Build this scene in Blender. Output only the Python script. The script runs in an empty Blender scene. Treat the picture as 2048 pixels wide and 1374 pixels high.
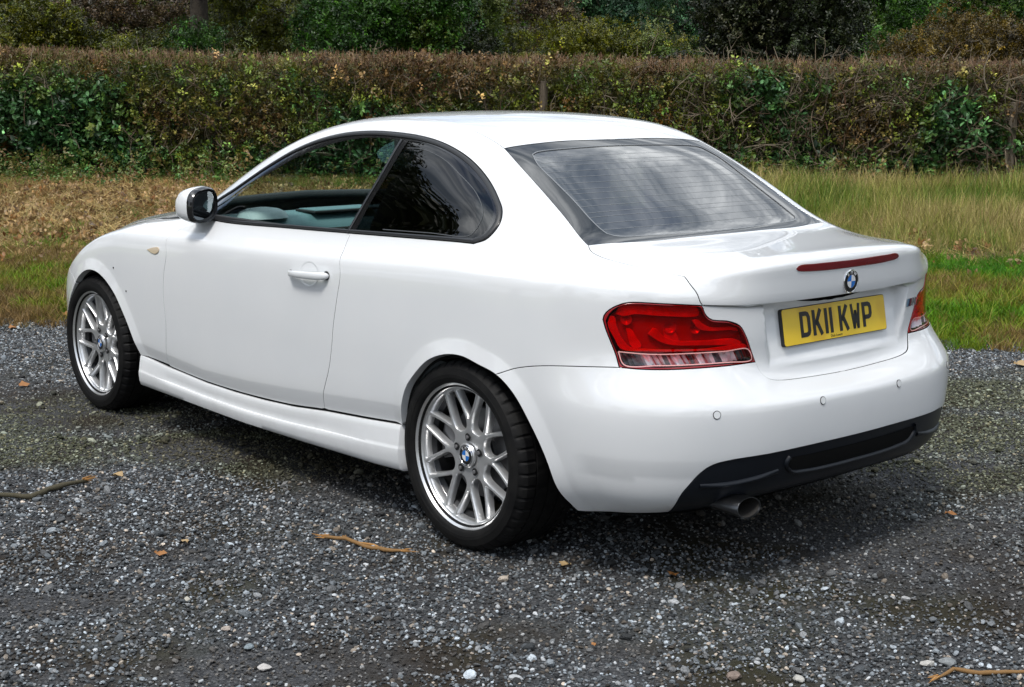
import bpy, bmesh, math, random, bisect, numpy as np
from mathutils import Vector, Matrix, geometry
from mathutils.bvhtree import BVHTree
scene = bpy.context.scene
C = scene.collection
random.seed(7); rng = np.random.default_rng(7)
R_ = math.radians

# ---------------------------------------------------------------- camera
cam = bpy.data.cameras.new('camera'); cam_o = bpy.data.objects.new('camera', cam); C.objects.link(cam_o)
cam.sensor_width = 36; cam.lens = 51.18; cam.clip_start = .05; cam.clip_end = 1500
_y, _p, _r = -.7152, -.1791, .0046
_f = Vector((math.cos(_p)*math.cos(_y), math.cos(_p)*math.sin(_y), math.sin(_p)))
_rt = _f.cross(Vector((0, 0, 1))).normalized(); _up = _rt.cross(_f)
_r2 = _rt*math.cos(_r)+_up*math.sin(_r); _u2 = _up*math.cos(_r)-_rt*math.sin(_r)
_m = Matrix((_r2, _u2, -_f)).transposed().to_4x4(); _m.translation = Vector((-3.5483, 3.7198, 1.5095))
cam_o.matrix_world = _m
scene.camera = cam_o

# ---------------------------------------------------------------- sky, sun, exposure
SUN_EL, SUN_AZ = R_(60), R_(112)      # direction towards the sun, azimuth measured from +X towards +Y
w = bpy.data.worlds.new('World'); scene.world = w; w.use_nodes = True
nt = w.node_tree; nt.nodes.clear()
out = nt.nodes.new('ShaderNodeOutputWorld'); bg = nt.nodes.new('ShaderNodeBackground')
sky = nt.nodes.new('ShaderNodeTexSky'); sky.sky_type = 'NISHITA'; sky.sun_disc = False
sky.sun_elevation = SUN_EL; sky.sun_rotation = math.pi/2-SUN_AZ; sky.air_density = 1.0; sky.dust_density = 1.5; sky.ozone_density = 1
# broken cloud: noise on the sky dome, projected as a cloud deck
tc = nt.nodes.new('ShaderNodeTexCoord'); sep = nt.nodes.new('ShaderNodeSeparateXYZ'); nt.links.new(tc.outputs['Generated'], sep.inputs[0])
def wm(op, a, b=None, c=None):
    n = nt.nodes.new('ShaderNodeMath'); n.operation = op
    for i, v in enumerate((a, b, c)):
        if v is None: continue
        if isinstance(v, (int, float)): n.inputs[i].default_value = v
        else: nt.links.new(v, n.inputs[i])
    return n.outputs[0]
zz = wm('MAXIMUM', sep.outputs['Z'], 0.0); den = wm('ADD', zz, .16)
cx = wm('DIVIDE', sep.outputs['X'], den); cy = wm('DIVIDE', sep.outputs['Y'], den)
cmb = nt.nodes.new('ShaderNodeCombineXYZ'); nt.links.new(cx, cmb.inputs[0]); nt.links.new(cy, cmb.inputs[1])
mp = nt.nodes.new('ShaderNodeMapping'); mp.inputs['Rotation'].default_value = (0, 0, R_(35)); mp.inputs['Scale'].default_value = (.75, 1.5, 1)
nt.links.new(cmb.outputs[0], mp.inputs[0])
def noise(sc, det, rough, dist=0.0, off=0.0):
    n = nt.nodes.new('ShaderNodeTexNoise'); n.inputs['Scale'].default_value = sc; n.inputs['Detail'].default_value = det
    n.inputs['Roughness'].default_value = rough; n.inputs['Distortion'].default_value = dist
    m2 = nt.nodes.new('ShaderNodeMapping'); m2.inputs['Location'].default_value = (off, off*.7, 0)
    nt.links.new(mp.outputs[0], m2.inputs[0]); nt.links.new(m2.outputs[0], n.inputs['Vector']); return n.outputs['Fac']
def ramp(fac, stops):
    r = nt.nodes.new('ShaderNodeValToRGB'); nt.links.new(fac, r.inputs[0])
    while len(r.color_ramp.elements) < len(stops): r.color_ramp.elements.new(.5)
    for e, (p, c) in zip(r.color_ramp.elements, stops): e.position = p; e.color = (*c, 1) if len(c) == 3 else c
    return r.outputs[0]
cover = ramp(noise(1.3, 9, .58, .5, 3.0), [(.37, (0, 0, 0)), (.50, (1, 1, 1))])
tone = ramp(noise(2.8, 12, .62, .75, 9.0), [(.36, (2.4, 2.9, 3.6)), (.50, (6.4, 6.9, 7.5)), (.64, (14.5, 15.0, 15.4))])
gain = wm('MULTIPLY_ADD', zz, .85, .50); vs = nt.nodes.new('ShaderNodeVectorMath'); vs.operation = 'SCALE'; nt.links.new(tone, vs.inputs[0]); nt.links.new(gain, vs.inputs['Scale']); tone = vs.outputs[0]   # an overcast sky is brighter overhead
mx = nt.nodes.new('ShaderNodeMix'); mx.data_type = 'RGBA'
nt.links.new(cover, mx.inputs['Factor']); nt.links.new(sky.outputs[0], mx.inputs['A']); nt.links.new(tone, mx.inputs['B'])
nt.links.new(mx.outputs['Result'], bg.inputs[0]); bg.inputs[1].default_value = .10; nt.links.new(bg.outputs[0], out.inputs[0])
sl = bpy.data.lights.new('sun', 'SUN'); sl.energy = 1.5; sl.angle = R_(14); sl.color = (1, .96, .90)
so = bpy.data.objects.new('sun', sl); C.objects.link(so)
_d = Vector((math.cos(SUN_EL)*math.cos(SUN_AZ), math.cos(SUN_EL)*math.sin(SUN_AZ), math.sin(SUN_EL)))
so.rotation_euler = _d.to_track_quat('Z', 'Y').to_euler(); so.location = _d*30
scene.view_settings.view_transform = 'Standard'; scene.view_settings.look = 'None'
scene.view_settings.gamma = 1; scene.view_settings.use_curve_mapping = False; scene.view_settings.exposure = 0.67
scene.cycles.max_bounces = 8; scene.cycles.transparent_max_bounces = 12
scene.cycles.use_denoising = True
scene.cycles.sample_clamp_indirect = 6

# ---------------------------------------------------------------- materials
def mat(name, col=(.5, .5, .5), rough=.5, metal=0.0, coat=0.0, coat_rough=.03, spec=.5, **kw):
    m = bpy.data.materials.new(name); m.use_nodes = True; b = m.node_tree.nodes['Principled BSDF']
    b.inputs['Base Color'].default_value = (*col, 1); b.inputs['Roughness'].default_value = rough
    b.inputs['Metallic'].default_value = metal; b.inputs['Coat Weight'].default_value = coat
    b.inputs['Coat Roughness'].default_value = coat_rough; b.inputs['Specular IOR Level'].default_value = spec
    for k, v in kw.items(): b.inputs[k.replace('_', ' ')].default_value = v
    return m
class NT:
    """small helper for node materials"""
    def __init__(s, m): s.t = m.node_tree; s.b = s.t.nodes.get('Principled BSDF')
    def n(s, typ, **kw):
        x = s.t.nodes.new(typ)
        for k, v in kw.items():
            if k.startswith('i_'):
                key = k[2:].replace('_', ' ')
                tgt = x.inputs[int(key)] if key.isdigit() else x.inputs[key]
                if hasattr(v, 'links'): s.t.links.new(v, tgt)
                else: tgt.default_value = v
            else: setattr(x, k, v)
        return x
    def link(s, a, b): s.t.links.new(a, b)
    def ramp(s, fac, stops, interp='LINEAR'):
        r = s.n('ShaderNodeValToRGB'); s.link(fac, r.inputs[0]); r.color_ramp.interpolation = interp
        while len(r.color_ramp.elements) < len(stops): r.color_ramp.elements.new(.5)
        for e, (p, c) in zip(r.color_ramp.elements, stops): e.position = p; e.color = (*c, 1)
        return r.outputs[0]
    def mix(s, f, a, b, blend='MIX'):
        m = s.n('ShaderNodeMix', data_type='RGBA', blend_type=blend)
        for v, k in ((f, 'Factor'), (a, 'A'), (b, 'B')):
            if hasattr(v, 'links'): s.link(v, m.inputs[k])
            else: m.inputs[k].default_value = v if not isinstance(v, tuple) else (*v, 1)
        return m.outputs['Result']
    def noise(s, vec, sc, det=3, rough=.5, out='Fac'):
        n = s.n('ShaderNodeTexNoise'); n.inputs['Scale'].default_value = sc; n.inputs['Detail'].default_value = det; n.inputs['Roughness'].default_value = rough
        if vec is not None: s.link(vec, n.inputs['Vector'])
        return n.outputs[out]
    def bump(s, h, strength=.3, dist=.01):
        b = s.n('ShaderNodeBump'); b.inputs['Strength'].default_value = strength; b.inputs['Distance'].default_value = dist
        s.link(h, b.inputs['Height']); s.link(b.outputs[0], s.b.inputs['Normal']); return b
def glass(name, tint, refl=1.0, rough=0.0, ior=1.45):
    m = bpy.data.materials.new(name); m.use_nodes = True; t = m.node_tree; t.nodes.clear()
    o = t.nodes.new('ShaderNodeOutputMaterial'); mx_ = t.nodes.new('ShaderNodeMixShader'); tr = t.nodes.new('ShaderNodeBsdfTransparent'); gl = t.nodes.new('ShaderNodeBsdfGlossy')
    fr = t.nodes.new('ShaderNodeFresnel'); fr.inputs[0].default_value = ior
    geo = t.nodes.new('ShaderNodeNewGeometry'); mi = t.nodes.new('ShaderNodeMix'); mi.inputs['A'].default_value = ior; mi.inputs['B'].default_value = 1/ior    # thin pane: the same Fresnel from both sides
    t.links.new(geo.outputs['Backfacing'], mi.inputs['Factor']); t.links.new(mi.outputs['Result'], fr.inputs[0])
    tr.inputs[0].default_value = (*tint, 1); gl.inputs['Roughness'].default_value = rough; gl.inputs[0].default_value = (refl, refl, refl, 1)
    t.links.new(fr.outputs[0], mx_.inputs[0]); t.links.new(tr.outputs[0], mx_.inputs[1]); t.links.new(gl.outputs[0], mx_.inputs[2]); t.links.new(mx_.outputs[0], o.inputs[0])
    return m
M = {}
M['paint'] = mat('white_paint', (.80, .81, .82), .5, 0, 1.0, .02, .12); M['paint'].node_tree.nodes['Principled BSDF'].inputs['Coat IOR'].default_value = 1.68
_n = NT(M['paint']); _tc = _n.n('ShaderNodeTexCoord')
_no = _n.noise(_tc.outputs['Object'], 3.0, 4, .6); _cl = _n.ramp(_no, [(.3, (.755, .770, .785)), (.7, (.785, .795, .805))])
_sx = _n.n('ShaderNodeSeparateXYZ', i_0=_tc.outputs['Object']); _mz = _n.n('ShaderNodeMapRange'); _n.link(_sx.outputs['Z'], _mz.inputs[0]); _mz.inputs[1].default_value = .36; _mz.inputs[2].default_value = .17
_dn = _n.ramp(_n.noise(_tc.outputs['Object'], 11, 6, .7), [(.42, (0, 0, 0)), (.70, (1, 1, 1))]); _df = _n.n('ShaderNodeMath', operation='MULTIPLY', i_0=_mz.outputs[0], i_1=_dn); _dg = _n.n('ShaderNodeMath', operation='MULTIPLY', i_0=_df.outputs[0], i_1=.16)   # road dirt along the sills
_n.link(_n.mix(_dg.outputs[0], _cl, (.30, .27, .23)), _n.b.inputs['Base Color'])
_n2 = _n.noise(_tc.outputs['Object'], 240.0, 1, .5); _n.bump(_n2, .008, .001)
M['black_gloss'] = mat('black_gloss_trim', (.012, .012, .013), .12, 0, .6)
M['band'] = mat('printed_glass_border', (.006, .008, .010), .03, 0, 0, spec=.85)
M['black_satin'] = mat('black_satin_trim', (.018, .019, .021), .42)
M['dark_plastic'] = mat('dark_grey_bumper_plastic', (.006, .008, .012), .34, 0, 0, .25, spec=.30)
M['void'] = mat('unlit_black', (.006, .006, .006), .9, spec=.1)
M['rubber'] = mat('tyre_rubber', (.016, .016, .017), .7, spec=.18)
_n = NT(M['rubber']); _tc = _n.n('ShaderNodeTexCoord')
_no = _n.noise(_tc.outputs['Object'], 14.0, 6, .65); _n.link(_n.ramp(_no, [(.35, (.005, .005, .0055)), (.75, (.014, .0135, .013))]), _n.b.inputs['Base Color'])
_n.link(_n.ramp(_no, [(.3, (.5, .5, .5)), (.7, (.78, .78, .78))]), _n.b.inputs['Roughness']); _n.bump(_n.noise(_tc.outputs['Object'], 150, 3), .25, .002)
M['alloy'] = mat('silver_alloy', (.66, .67, .68), .30, .80, .4, .06)
_n = NT(M['alloy']); _tc = _n.n('ShaderNodeTexCoord')
_no = _n.noise(_tc.outputs['Object'], 9.0, 5, .6); _n.link(_n.ramp(_no, [(.3, (.70, .705, .71)), (.75, (.84, .845, .85))]), _n.b.inputs['Base Color'])
M['alloy_dark'] = mat('alloy_barrel', (.035, .036, .038), .5, .6)
M['steel'] = mat('brake_steel', (.15, .15, .155), .5, .8)
M['cast'] = mat('caliper_cast', (.16, .16, .165), .6, .3)
M['lens_rib'] = mat('lamp_moulding_edge', (.80, .38, .36), .25, 0, .6)
M['chrome'] = mat('chrome', (.82, .82, .83), .08, 1)
M['exhaust'] = mat('exhaust_steel', (.13, .135, .145), .30, 1)
M['soot'] = mat('soot', (.02, .018, .016), .8)
M['tint_glass'] = glass('door_glass', (.84, .93, .90), 1.0, 0, 1.50)
M['privacy_glass'] = glass('privacy_glass', (.035, .037, .040), 1.0, 0, 1.60)
M['rear_glass'] = glass('rear_screen_glass', (.10, .105, .11), 1.0, 0, 3.0)
M['lens_red'] = glass('red_lens', (1.0, .022, .018), .9, .015, 1.42)
M['lens_clear'] = glass('clear_lens', (.92, .92, .94), 1.0, .01, 1.5)
M['red_deep'] = mat('deep_red_reflector', (.30, .006, .006), .35, 0, .5)
M['red_bright'] = mat('bright_red_reflector', (.80, .05, .035), .45, 0, .1)
_n = NT(M['red_bright']); _tc = _n.n('ShaderNodeTexCoord'); _w = _n.n('ShaderNodeTexWave', i_Vector=_tc.outputs['Object'], i_Scale=95.0, i_Distortion=.6); _w.bands_direction = 'DIAGONAL'
_nz = _n.noise(_tc.outputs['Object'], 26, 3, .6); _cc = _n.mix(_w.outputs['Fac'], (.42, .008, .007), (.85, .025, .02)); _n.link(_n.mix(_n.ramp(_nz, [(.35, (0, 0, 0)), (.65, (1, 1, 1))]), (.42, .012, .010), _cc), _n.b.inputs['Base Color']); _n.bump(_w.outputs['Fac'], .5, .002)
M['red_frame'] = mat('red_moulding', (.30, .006, .010), .2, 0, 1)
M['refl_silver'] = mat('lamp_reflector', (.82, .82, .84), .30, .35)
M['lamp_dark'] = mat('lamp_smoked', (.10, .10, .11), .3, .2)
M['third_light'] = mat('third_brake_lens', (.16, .004, .008), .12, 0, 1)
M['plate_yellow'] = mat('yellow_reflective_plate', (.80, .50, .004), .35, 0, .35, .10)
_n = NT(M['plate_yellow']); _tc = _n.n('ShaderNodeTexCoord')
_no = _n.noise(_tc.outputs['Object'], 5.0, 2, .5); _n.link(_n.ramp(_no, [(.44, (.74, .46, .003)), (.50, (.84, .56, .006)), (.7, (.86, .60, .012))]), _n.b.inputs['Base Color'])
M['ink'] = mat('black_lettering', (.008, .008, .008), .35)
M['blue'] = mat('roundel_blue', (.015, .16, .55), .15, 0, 1)
M['white_enamel'] = mat('roundel_white', (.78, .79, .80), .15, 0, 1)
M['heater'] = mat('heating_line', (.20, .21, .22), .5)
M['quarter_line'] = mat('printed_glass_line', (.07, .075, .08), .5)
M['heater_wire'] = mat('heating_wire', (.22, .23, .24), .5)
M['mirror_glass'] = mat('mirror_glass', (.11, .13, .15), .03, 1)
M['amber'] = mat('side_indicator_lens', (.62, .50, .36), .15, 0, 1)
M['trim_teal'] = mat('pale_dashboard_vinyl', (.12, .225, .245), .5)
M['trim_pale'] = mat('pale_grey_vinyl', (.42, .52, .54), .5)
M['interior_dark'] = mat('dark_interior', (.022, .023, .025), .7)
M['headliner'] = mat('headliner', (.08, .08, .08), .9)

# ---------------------------------------------------------------- object helpers
def link_mesh(name, verts, faces, m, parent=None, smooth=False, normals=None, mats=None, midx=None):
    seen_, fc_, keep_ = set(), [], []
    for i_, f in enumerate(faces):          # no degenerate or doubled faces
        k_ = frozenset(f)
        if len(k_) == len(f) and k_ not in seen_: seen_.add(k_); fc_.append(f); keep_.append(i_)
    if midx is not None: midx = [midx[i_] for i_ in keep_]
    me = bpy.data.meshes.new(name); me.from_pydata([tuple(map(float, v)) for v in verts], [], fc_)
    for k in (mats or [m]): me.materials.append(k)
    if midx is not None: me.polygons.foreach_set('material_index', midx)
    if smooth or normals is not None: me.polygons.foreach_set('use_smooth', [True]*len(me.polygons))
    me.update()
    if normals is not None: me.normals_split_custom_set_from_vertices([tuple(map(float, n)) for n in normals])
    o = bpy.data.objects.new(name, me); C.objects.link(o)
    if parent is not None: o.parent = parent
    return o
def empty(name, label=None, cat=None, loc=(0, 0, 0), group=None, kind=None):
    o = bpy.data.objects.new(name, None); C.objects.link(o); o.location = loc; o.empty_display_size = .1
    return tag(o, label, cat, group, kind)
def tag(o, label=None, cat=None, group=None, kind=None):
    if label: o['label'] = label
    if cat: o['category'] = cat
    if group: o['group'] = group
    if kind: o['kind'] = kind
    return o
class MB:
    """collects shapes into one mesh"""
    def __init__(s): s.v = []; s.f = []; s.m = []
    def add(s, v, f, mi=0):
        b = len(s.v); s.v += [tuple(p) for p in v]; s.f += [[q+b for q in p] for p in f]; s.m += [mi]*len(f)
    def tube(s, pts, rad, n=8, mi=0, cap=True):
        pts = [Vector(p) for p in pts]; rad = rad if isinstance(rad, (list, tuple)) else [rad]*len(pts); v = []; up = None
        for i, p in enumerate(pts):
            t = (pts[min(i+1, len(pts)-1)]-pts[max(i-1, 0)]).normalized()
            if up is None: up = t.orthogonal().normalized()
            up = (up-t*up.dot(t)).normalized(); sd = t.cross(up)
            for k in range(n):
                a = 2*math.pi*k/n; v.append(p+(up*math.cos(a)+sd*math.sin(a))*rad[i])
        f = [[i*n+k, i*n+(k+1) % n, (i+1)*n+(k+1) % n, (i+1)*n+k] for i in range(len(pts)-1) for k in range(n)]
        if cap: f += [list(range(n))[::-1], [(len(pts)-1)*n+k for k in range(n)]]
        s.add(v, f, mi)
    def box(s, c, h, mi=0, rot=None):
        v = [Vector((sx*h[0], sy*h[1], sz*h[2])) for sx in (-1, 1) for sy in (-1, 1) for sz in (-1, 1)]
        if rot is not None: v = [rot @ p for p in v]
        v = [p+Vector(c) for p in v]
        s.add(v, [[0, 1, 3, 2], [4, 6, 7, 5], [0, 4, 5, 1], [2, 3, 7, 6], [0, 2, 6, 4], [1, 5, 7, 3]], mi)
    def build(s, name, mats, parent=None, smooth=False):
        mats = mats if isinstance(mats, list) else [mats]
        return link_mesh(name, s.v, s.f, None, parent, smooth, None, mats, s.m)
def bevel(o, w=.004, seg=2, ang=35):
    m = o.modifiers.new('bevel', 'BEVEL'); m.width = w; m.segments = seg; m.limit_method = 'ANGLE'; m.angle_limit = R_(ang); m.harden_normals = False
    return o
def smooth_by_angle(o, ang=35):
    me = o.data; me.polygons.foreach_set('use_smooth', [True]*len(me.polygons)); me.update()
    try: me.set_sharp_from_angle(angle=R_(ang))
    except Exception: pass
    return o
# ---------------------------------------------------------------- car body surface
# One smooth control cage (subdivided) carries the whole skin of the car; every panel is cut from it.
def pchip(x, pts):
    pts = sorted(pts); xs = [p[0] for p in pts]; ys = [p[1] for p in pts]; n = len(xs)
    if x <= xs[0]: return ys[0]
    if x >= xs[-1]: return ys[-1]
    h = [xs[i+1]-xs[i] for i in range(n-1)]; d = [(ys[i+1]-ys[i])/h[i] for i in range(n-1)]
    m = [d[0]] + [0 if d[i-1]*d[i] <= 0 else 3*(h[i-1]+h[i])/((2*h[i]+h[i-1])/d[i-1]+(h[i]+2*h[i-1])/d[i]) for i in range(1, n-1)] + [d[-1]]
    i = bisect.bisect_right(xs, x)-1; t = (x-xs[i])/h[i]
    return ((2*t**3-3*t*t+1)*ys[i]+(t**3-2*t*t+t)*h[i]*m[i]+(-2*t**3+3*t*t)*ys[i+1]+(t**3-t*t)*h[i]*m[i+1])

XS = [3.43, 3.40, 3.33, 3.24, 3.12, 3.0, 2.86, 2.72, 2.58, 2.42, 2.28, 2.15, 2.02, 1.88, 1.74, 1.6, 1.45, 1.3, 1.15, 1.0, .85, .7,
      .56, .43, .32, .22, .12, .02, -.08, -.18, -.27, -.335, -.39]
TAPER = [(2.8, 1), (2.9, .995), (3.0, .965), (3.1, .91), (3.2, .83), (3.3, .70), (3.38, .45), (3.41, .15), (3.43, .02)]
WIDE = [(-.45, .848), (-.35, .857), (-.2, .867), (0, .874), (.5, .873), (1, .869), (1.5, .867), (2, .869), (2.5, .873), (3, .868)]
CREASE = [(3.3, .52), (3.2, .55), (3.05, .62), (2.95, .625), (2.85, .695), (2.75, .752), (2.6, .800), (2.42, .828), (1.95, .850), (1.55, .862), (1.2, .870), (.67, .887), (.18, .910), (-.28, .923), (-.5, .929)]
# rows 0..8: (offset from WIDE, z keys)
SIDE = [(-.080, [(-.45, .235), (-.3, .23), (.3, .180), (2.2, .175), (3, .20)]),
        (-.024, [(-.45, .30), (.3, .225), (2.2, .225), (3, .25)]),
        (-.012, [(-.45, .40), (-.1, .385), (.35, .350), (.8, .318), (1.5, .290), (2.2, .32), (3, .33)]),
        (-.001, [(-.45, .50), (-.1, .46), (.4, .425), (.8, .392), (1.5, .352), (2.2, .39), (3, .40)]),
        (.001, [(-.45, .57), (.4, .54), (2.2, .52), (3, .50)]),
        (.001, [(-.45, .60), (0, .61), (2.2, .62), (3, .58)]),
        (-.001, [(-.45, .69), (2.2, .69), (3, .64)]),
        (-.005, [(-.45, .77), (2.2, .75), (3, .69)])]
TOP_Y = {11: [(-.39, .728), (-.25, .744), (-.1, .757), (.1, .765), (.6, .768), (1.6, .768), (2.0, .762), (2.2, .75), (2.5, .74), (3, .70), (3.43, .65)],
         12: [(-.39, .622), (-.335, .640), (-.27, .660), (-.18, .683), (-.08, .700), (.02, .708), (.12, .706), (.3, .697), (.6, .692), (1.2, .692), (1.6, .700), (1.8, .706), (2.0, .708), (2.2, .665), (3, .62), (3.43, .58)],
         13: [(-.39, .520), (-.335, .540), (-.27, .568), (-.18, .590), (-.08, .606), (.02, .612), (.12, .607), (.22, .598), (.32, .588), (.43, .583), (.7, .578), (1, .578), (1.2, .583), (1.4, .593), (1.6, .610), (1.8, .632), (2.0, .656), (2.15, .60), (2.3, .55), (3, .50), (3.43, .46)],
         14: [(-.39, .40), (-.27, .42), (-.08, .455), (.12, .490), (.25, .500), (.6, .505), (1, .503), (1.3, .505), (1.6, .52), (1.8, .535), (2.02, .545), (2.15, .47), (2.3, .42), (3.43, .38)],
         15: [(-.39, .22), (.12, .24), (.25, .26), (1.6, .27), (2.02, .28), (2.2, .22), (3.43, .2)],
         16: [(-1, 0), (4, 0)]}
TOP_Z = {11: [(-.39, .965), (-.25, .980), (-.1, .992), (.1, .992), (.3, .985), (.6, .972), (1.0, .954), (1.5, .944), (1.9, .930), (2.1, .915), (2.3, .895), (2.5, .868), (2.8, .762), (2.9, .703), (3.0, .648), (3.2, .60), (3.43, .5)],
         12: [(-.39, .977), (-.335, .990), (-.27, 1.008), (-.18, 1.032), (-.08, 1.062), (.02, 1.092), (.12, 1.118), (.25, 1.132), (.5, 1.140), (1.1, 1.140), (1.3, 1.130), (1.5, 1.090), (1.7, 1.022), (1.85, .970), (2.0, .938), (2.15, .925), (2.3, .912), (2.5, .884), (2.8, .828), (3.0, .775), (3.2, .69), (3.43, .5)],
         13: [(-.39, .996), (-.335, 1.006), (-.27, 1.022), (-.18, 1.068), (-.08, 1.122), (.02, 1.170), (.12, 1.210), (.22, 1.252), (.32, 1.295), (.43, 1.322), (.56, 1.336), (.7, 1.340), (.85, 1.342), (1.0, 1.332), (1.15, 1.312), (1.3, 1.278), (1.45, 1.230), (1.6, 1.168), (1.74, 1.102), (1.88, 1.030), (2.02, .966), (2.15, .943), (2.3, .930), (2.5, .902), (2.8, .862), (3.0, .82), (3.2, .75), (3.43, .5)],
         14: [(-.39, 1.001), (-.335, 1.008), (-.27, 1.035), (-.18, 1.088), (-.08, 1.146), (.02, 1.203), (.12, 1.256), (.18, 1.281), (.25, 1.304), (.35, 1.332), (.45, 1.352), (.6, 1.367), (.8, 1.374), (1.0, 1.367), (1.15, 1.352), (1.3, 1.325), (1.45, 1.285), (1.6, 1.230), (1.74, 1.165), (1.88, 1.09), (2.02, 1.01), (2.12, .965), (2.3, .943), (2.5, .918), (2.8, .880), (3.0, .84), (3.2, .77), (3.43, .5)],
         16: [(-.39, 1.003), (-.335, 1.010), (-.27, 1.052), (-.18, 1.106), (-.08, 1.163), (.02, 1.222), (.12, 1.278), (.18, 1.305), (.25, 1.328), (.35, 1.356), (.45, 1.374), (.6, 1.389), (.8, 1.395), (1.0, 1.390), (1.15, 1.376), (1.3, 1.350), (1.45, 1.315), (1.6, 1.270), (1.74, 1.218), (1.88, 1.155), (2.02, 1.08), (2.15, .99), (2.3, .955), (2.5, .932), (2.8, .892), (3.0, .85), (3.2, .78), (3.43, .5)]}
BODY_PLAN = [(-.475, .832), (-.580, .787), (-.662, .715), (-.732, .625), (-.790, .512), (-.826, .40), (-.841, .27), (-.848, .13), (-.850, 0)]
BUMP_PLAN = [(-.49, .852), (-.620, .822), (-.730, .760), (-.812, .668), (-.866, .555), (-.903, .44), (-.920, .29), (-.928, .14), (-.931, 0)]
def inset(plan, d):
    out = []
    for i, (x, y) in enumerate(plan):
        a = plan[max(0, i-1)]; b = plan[min(len(plan)-1, i+1)]
        tx, ty = b[0]-a[0], b[1]-a[1]; l = math.hypot(tx, ty); nx, ny = -ty/l, tx/l       # points inwards/outwards
        if i == len(plan)-1: nx, ny = 1, 0
        if nx*(x+.3)+ny*y > 0: nx, ny = -nx, -ny
        out.append((x+nx*d, max(0, y+ny*d)))
    out[-1] = (plan[-1][0]+d, 0)
    return out
def mixp(a, b, w): return [(p[0]*(1-k)+q[0]*k, p[1]*(1-k)+q[1]*k) for p, q, k in zip(a, b, w)]
REAR = []   # rows 0..11 at columns C0..C8, as (x, y, z)
def rrow(plan, z): REAR.append([(p[0], p[1], q) for p, q in zip(plan, z)])
rrow(inset(BUMP_PLAN, .10), [.222, .230, .238, .244, .252, .262, .268, .269, .269])
rrow(inset(BUMP_PLAN, .034), [.295, .29, .285, .285, .287, .290, .291, .292, .292])
rrow(inset(BUMP_PLAN, .010), [.400, .395, .39, .385, .38, .378, .378, .378, .378])
rrow(inset(BUMP_PLAN, .000), [.500, .497, .49, .485, .48, .475, .475, .475, .475])
rrow(inset(BUMP_PLAN, -.001), [.568, .563, .560, .560, .560, .560, .560, .560, .560])
rrow(inset(BUMP_PLAN, .006), [.602, .598, .594, .591, .589, .588, .588, .588, .588])
rrow(mixp(BODY_PLAN, inset(BODY_PLAN, .03), [0, 0, 0, 0, 0, .5, 1, 1, 1]), [.692, .696, .698, .699, .698, .672, .626, .618, .616])
rrow(BODY_PLAN, [.77, .77, .77, .77, .765, .755, .745, .74, .74])
rrow(mixp(BODY_PLAN, inset(BODY_PLAN, .004), [0, 0, 0, .5, 1, 1, 1, 1, 1]), [.905, .895, .880, .866, .856, .852, .850, .850, .850])
rrow([(-.473, .820), (-.570, .775), (-.655, .718), (-.730, .640), (-.793, .518), (-.835, .405), (-.852, .272), (-.860, .13), (-.862, 0)], [.942, .935, .920, .896, .874, .869, .867, .867, .867])
rrow([(-.467, .785), (-.560, .740), (-.643, .690), (-.712, .617), (-.782, .503), (-.833, .402), (-.852, .27), (-.861, .13), (-.863, 0)], [.952, .944, .937, .925, .938, .945, .950, .952, .953])
rrow([(-.460, .715), (-.550, .678), (-.625, .636), (-.696, .590), (-.785, .497), (-.842, .40), (-.863, .27), (-.872, .13), (-.874, 0)], [.961, .956, .953, .950, .970, .988, .997, 1.001, 1.002])
DECK = {12: [(-.47, .595, .970), (-.575, .565, .963), (-.68, .525, .960)], 13: [(-.485, .478, .990), (-.60, .455, .986), (-.72, .43, .984)],
        14: [(-.49, .33, .997), (-.615, .31, .993), (-.74, .29, .991)], 15: [(-.49, .165, 1.0), (-.62, .155, .996), (-.75, .145, .995)],
        16: [(-.49, 0, 1.001), (-.62, 0, .997), (-.75, 0, .996)]}
NC = len(XS)+9
def cage_point(i, j):
    if i < len(XS):
        x = XS[i]; t = pchip(x, TAPER); w = pchip(x, WIDE); c = pchip(x, CREASE)
        fade = min(1, max(0, (2.9-x)/.8))
        if j <= 7: y, z = w+SIDE[j][0], pchip(x, SIDE[j][1])
        elif j == 8: y, z = w-.012, c-.022
        elif j == 9: y, z = w-.026, c+.010
        elif j == 10: y, z = w-.058-.005*fade, min(c+.036, pchip(x, TOP_Z[11])-.02)
        elif j == 15: y = pchip(x, TOP_Y[15]); a, b = pchip(x, TOP_Z[14]), pchip(x, TOP_Z[16]); z = b-.25*(b-a)
        else: y, z = pchip(x, TOP_Y[j]), pchip(x, TOP_Z[j])
        if x > 2.6 and 0 < j <= 10:          # nose: squeeze the rows evenly between sill and bonnet edge
            za, zb = pchip(2.6, SIDE[0][1]), pchip(2.6, TOP_Z[11])
            zj = pchip(2.6, SIDE[j][1]) if j <= 7 else (pchip(2.6, CREASE)+(-.022 if j == 8 else .010) if j < 10 else min(pchip(2.6, CREASE)+.036, zb-.02))
            f = (zj-za)/(zb-za); k = min(1, (x-2.6)/.3); k = k*k*(3-2*k); z = z*(1-k)+k*(pchip(x, SIDE[0][1])+(pchip(x, TOP_Z[11])-pchip(x, SIDE[0][1]))*f)
        return (x, y*t, z)
    c = i-len(XS)
    if j <= 11: return REAR[j][c]
    return DECK[j][c] if c < 3 else REAR[11][c+j-11]
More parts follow.
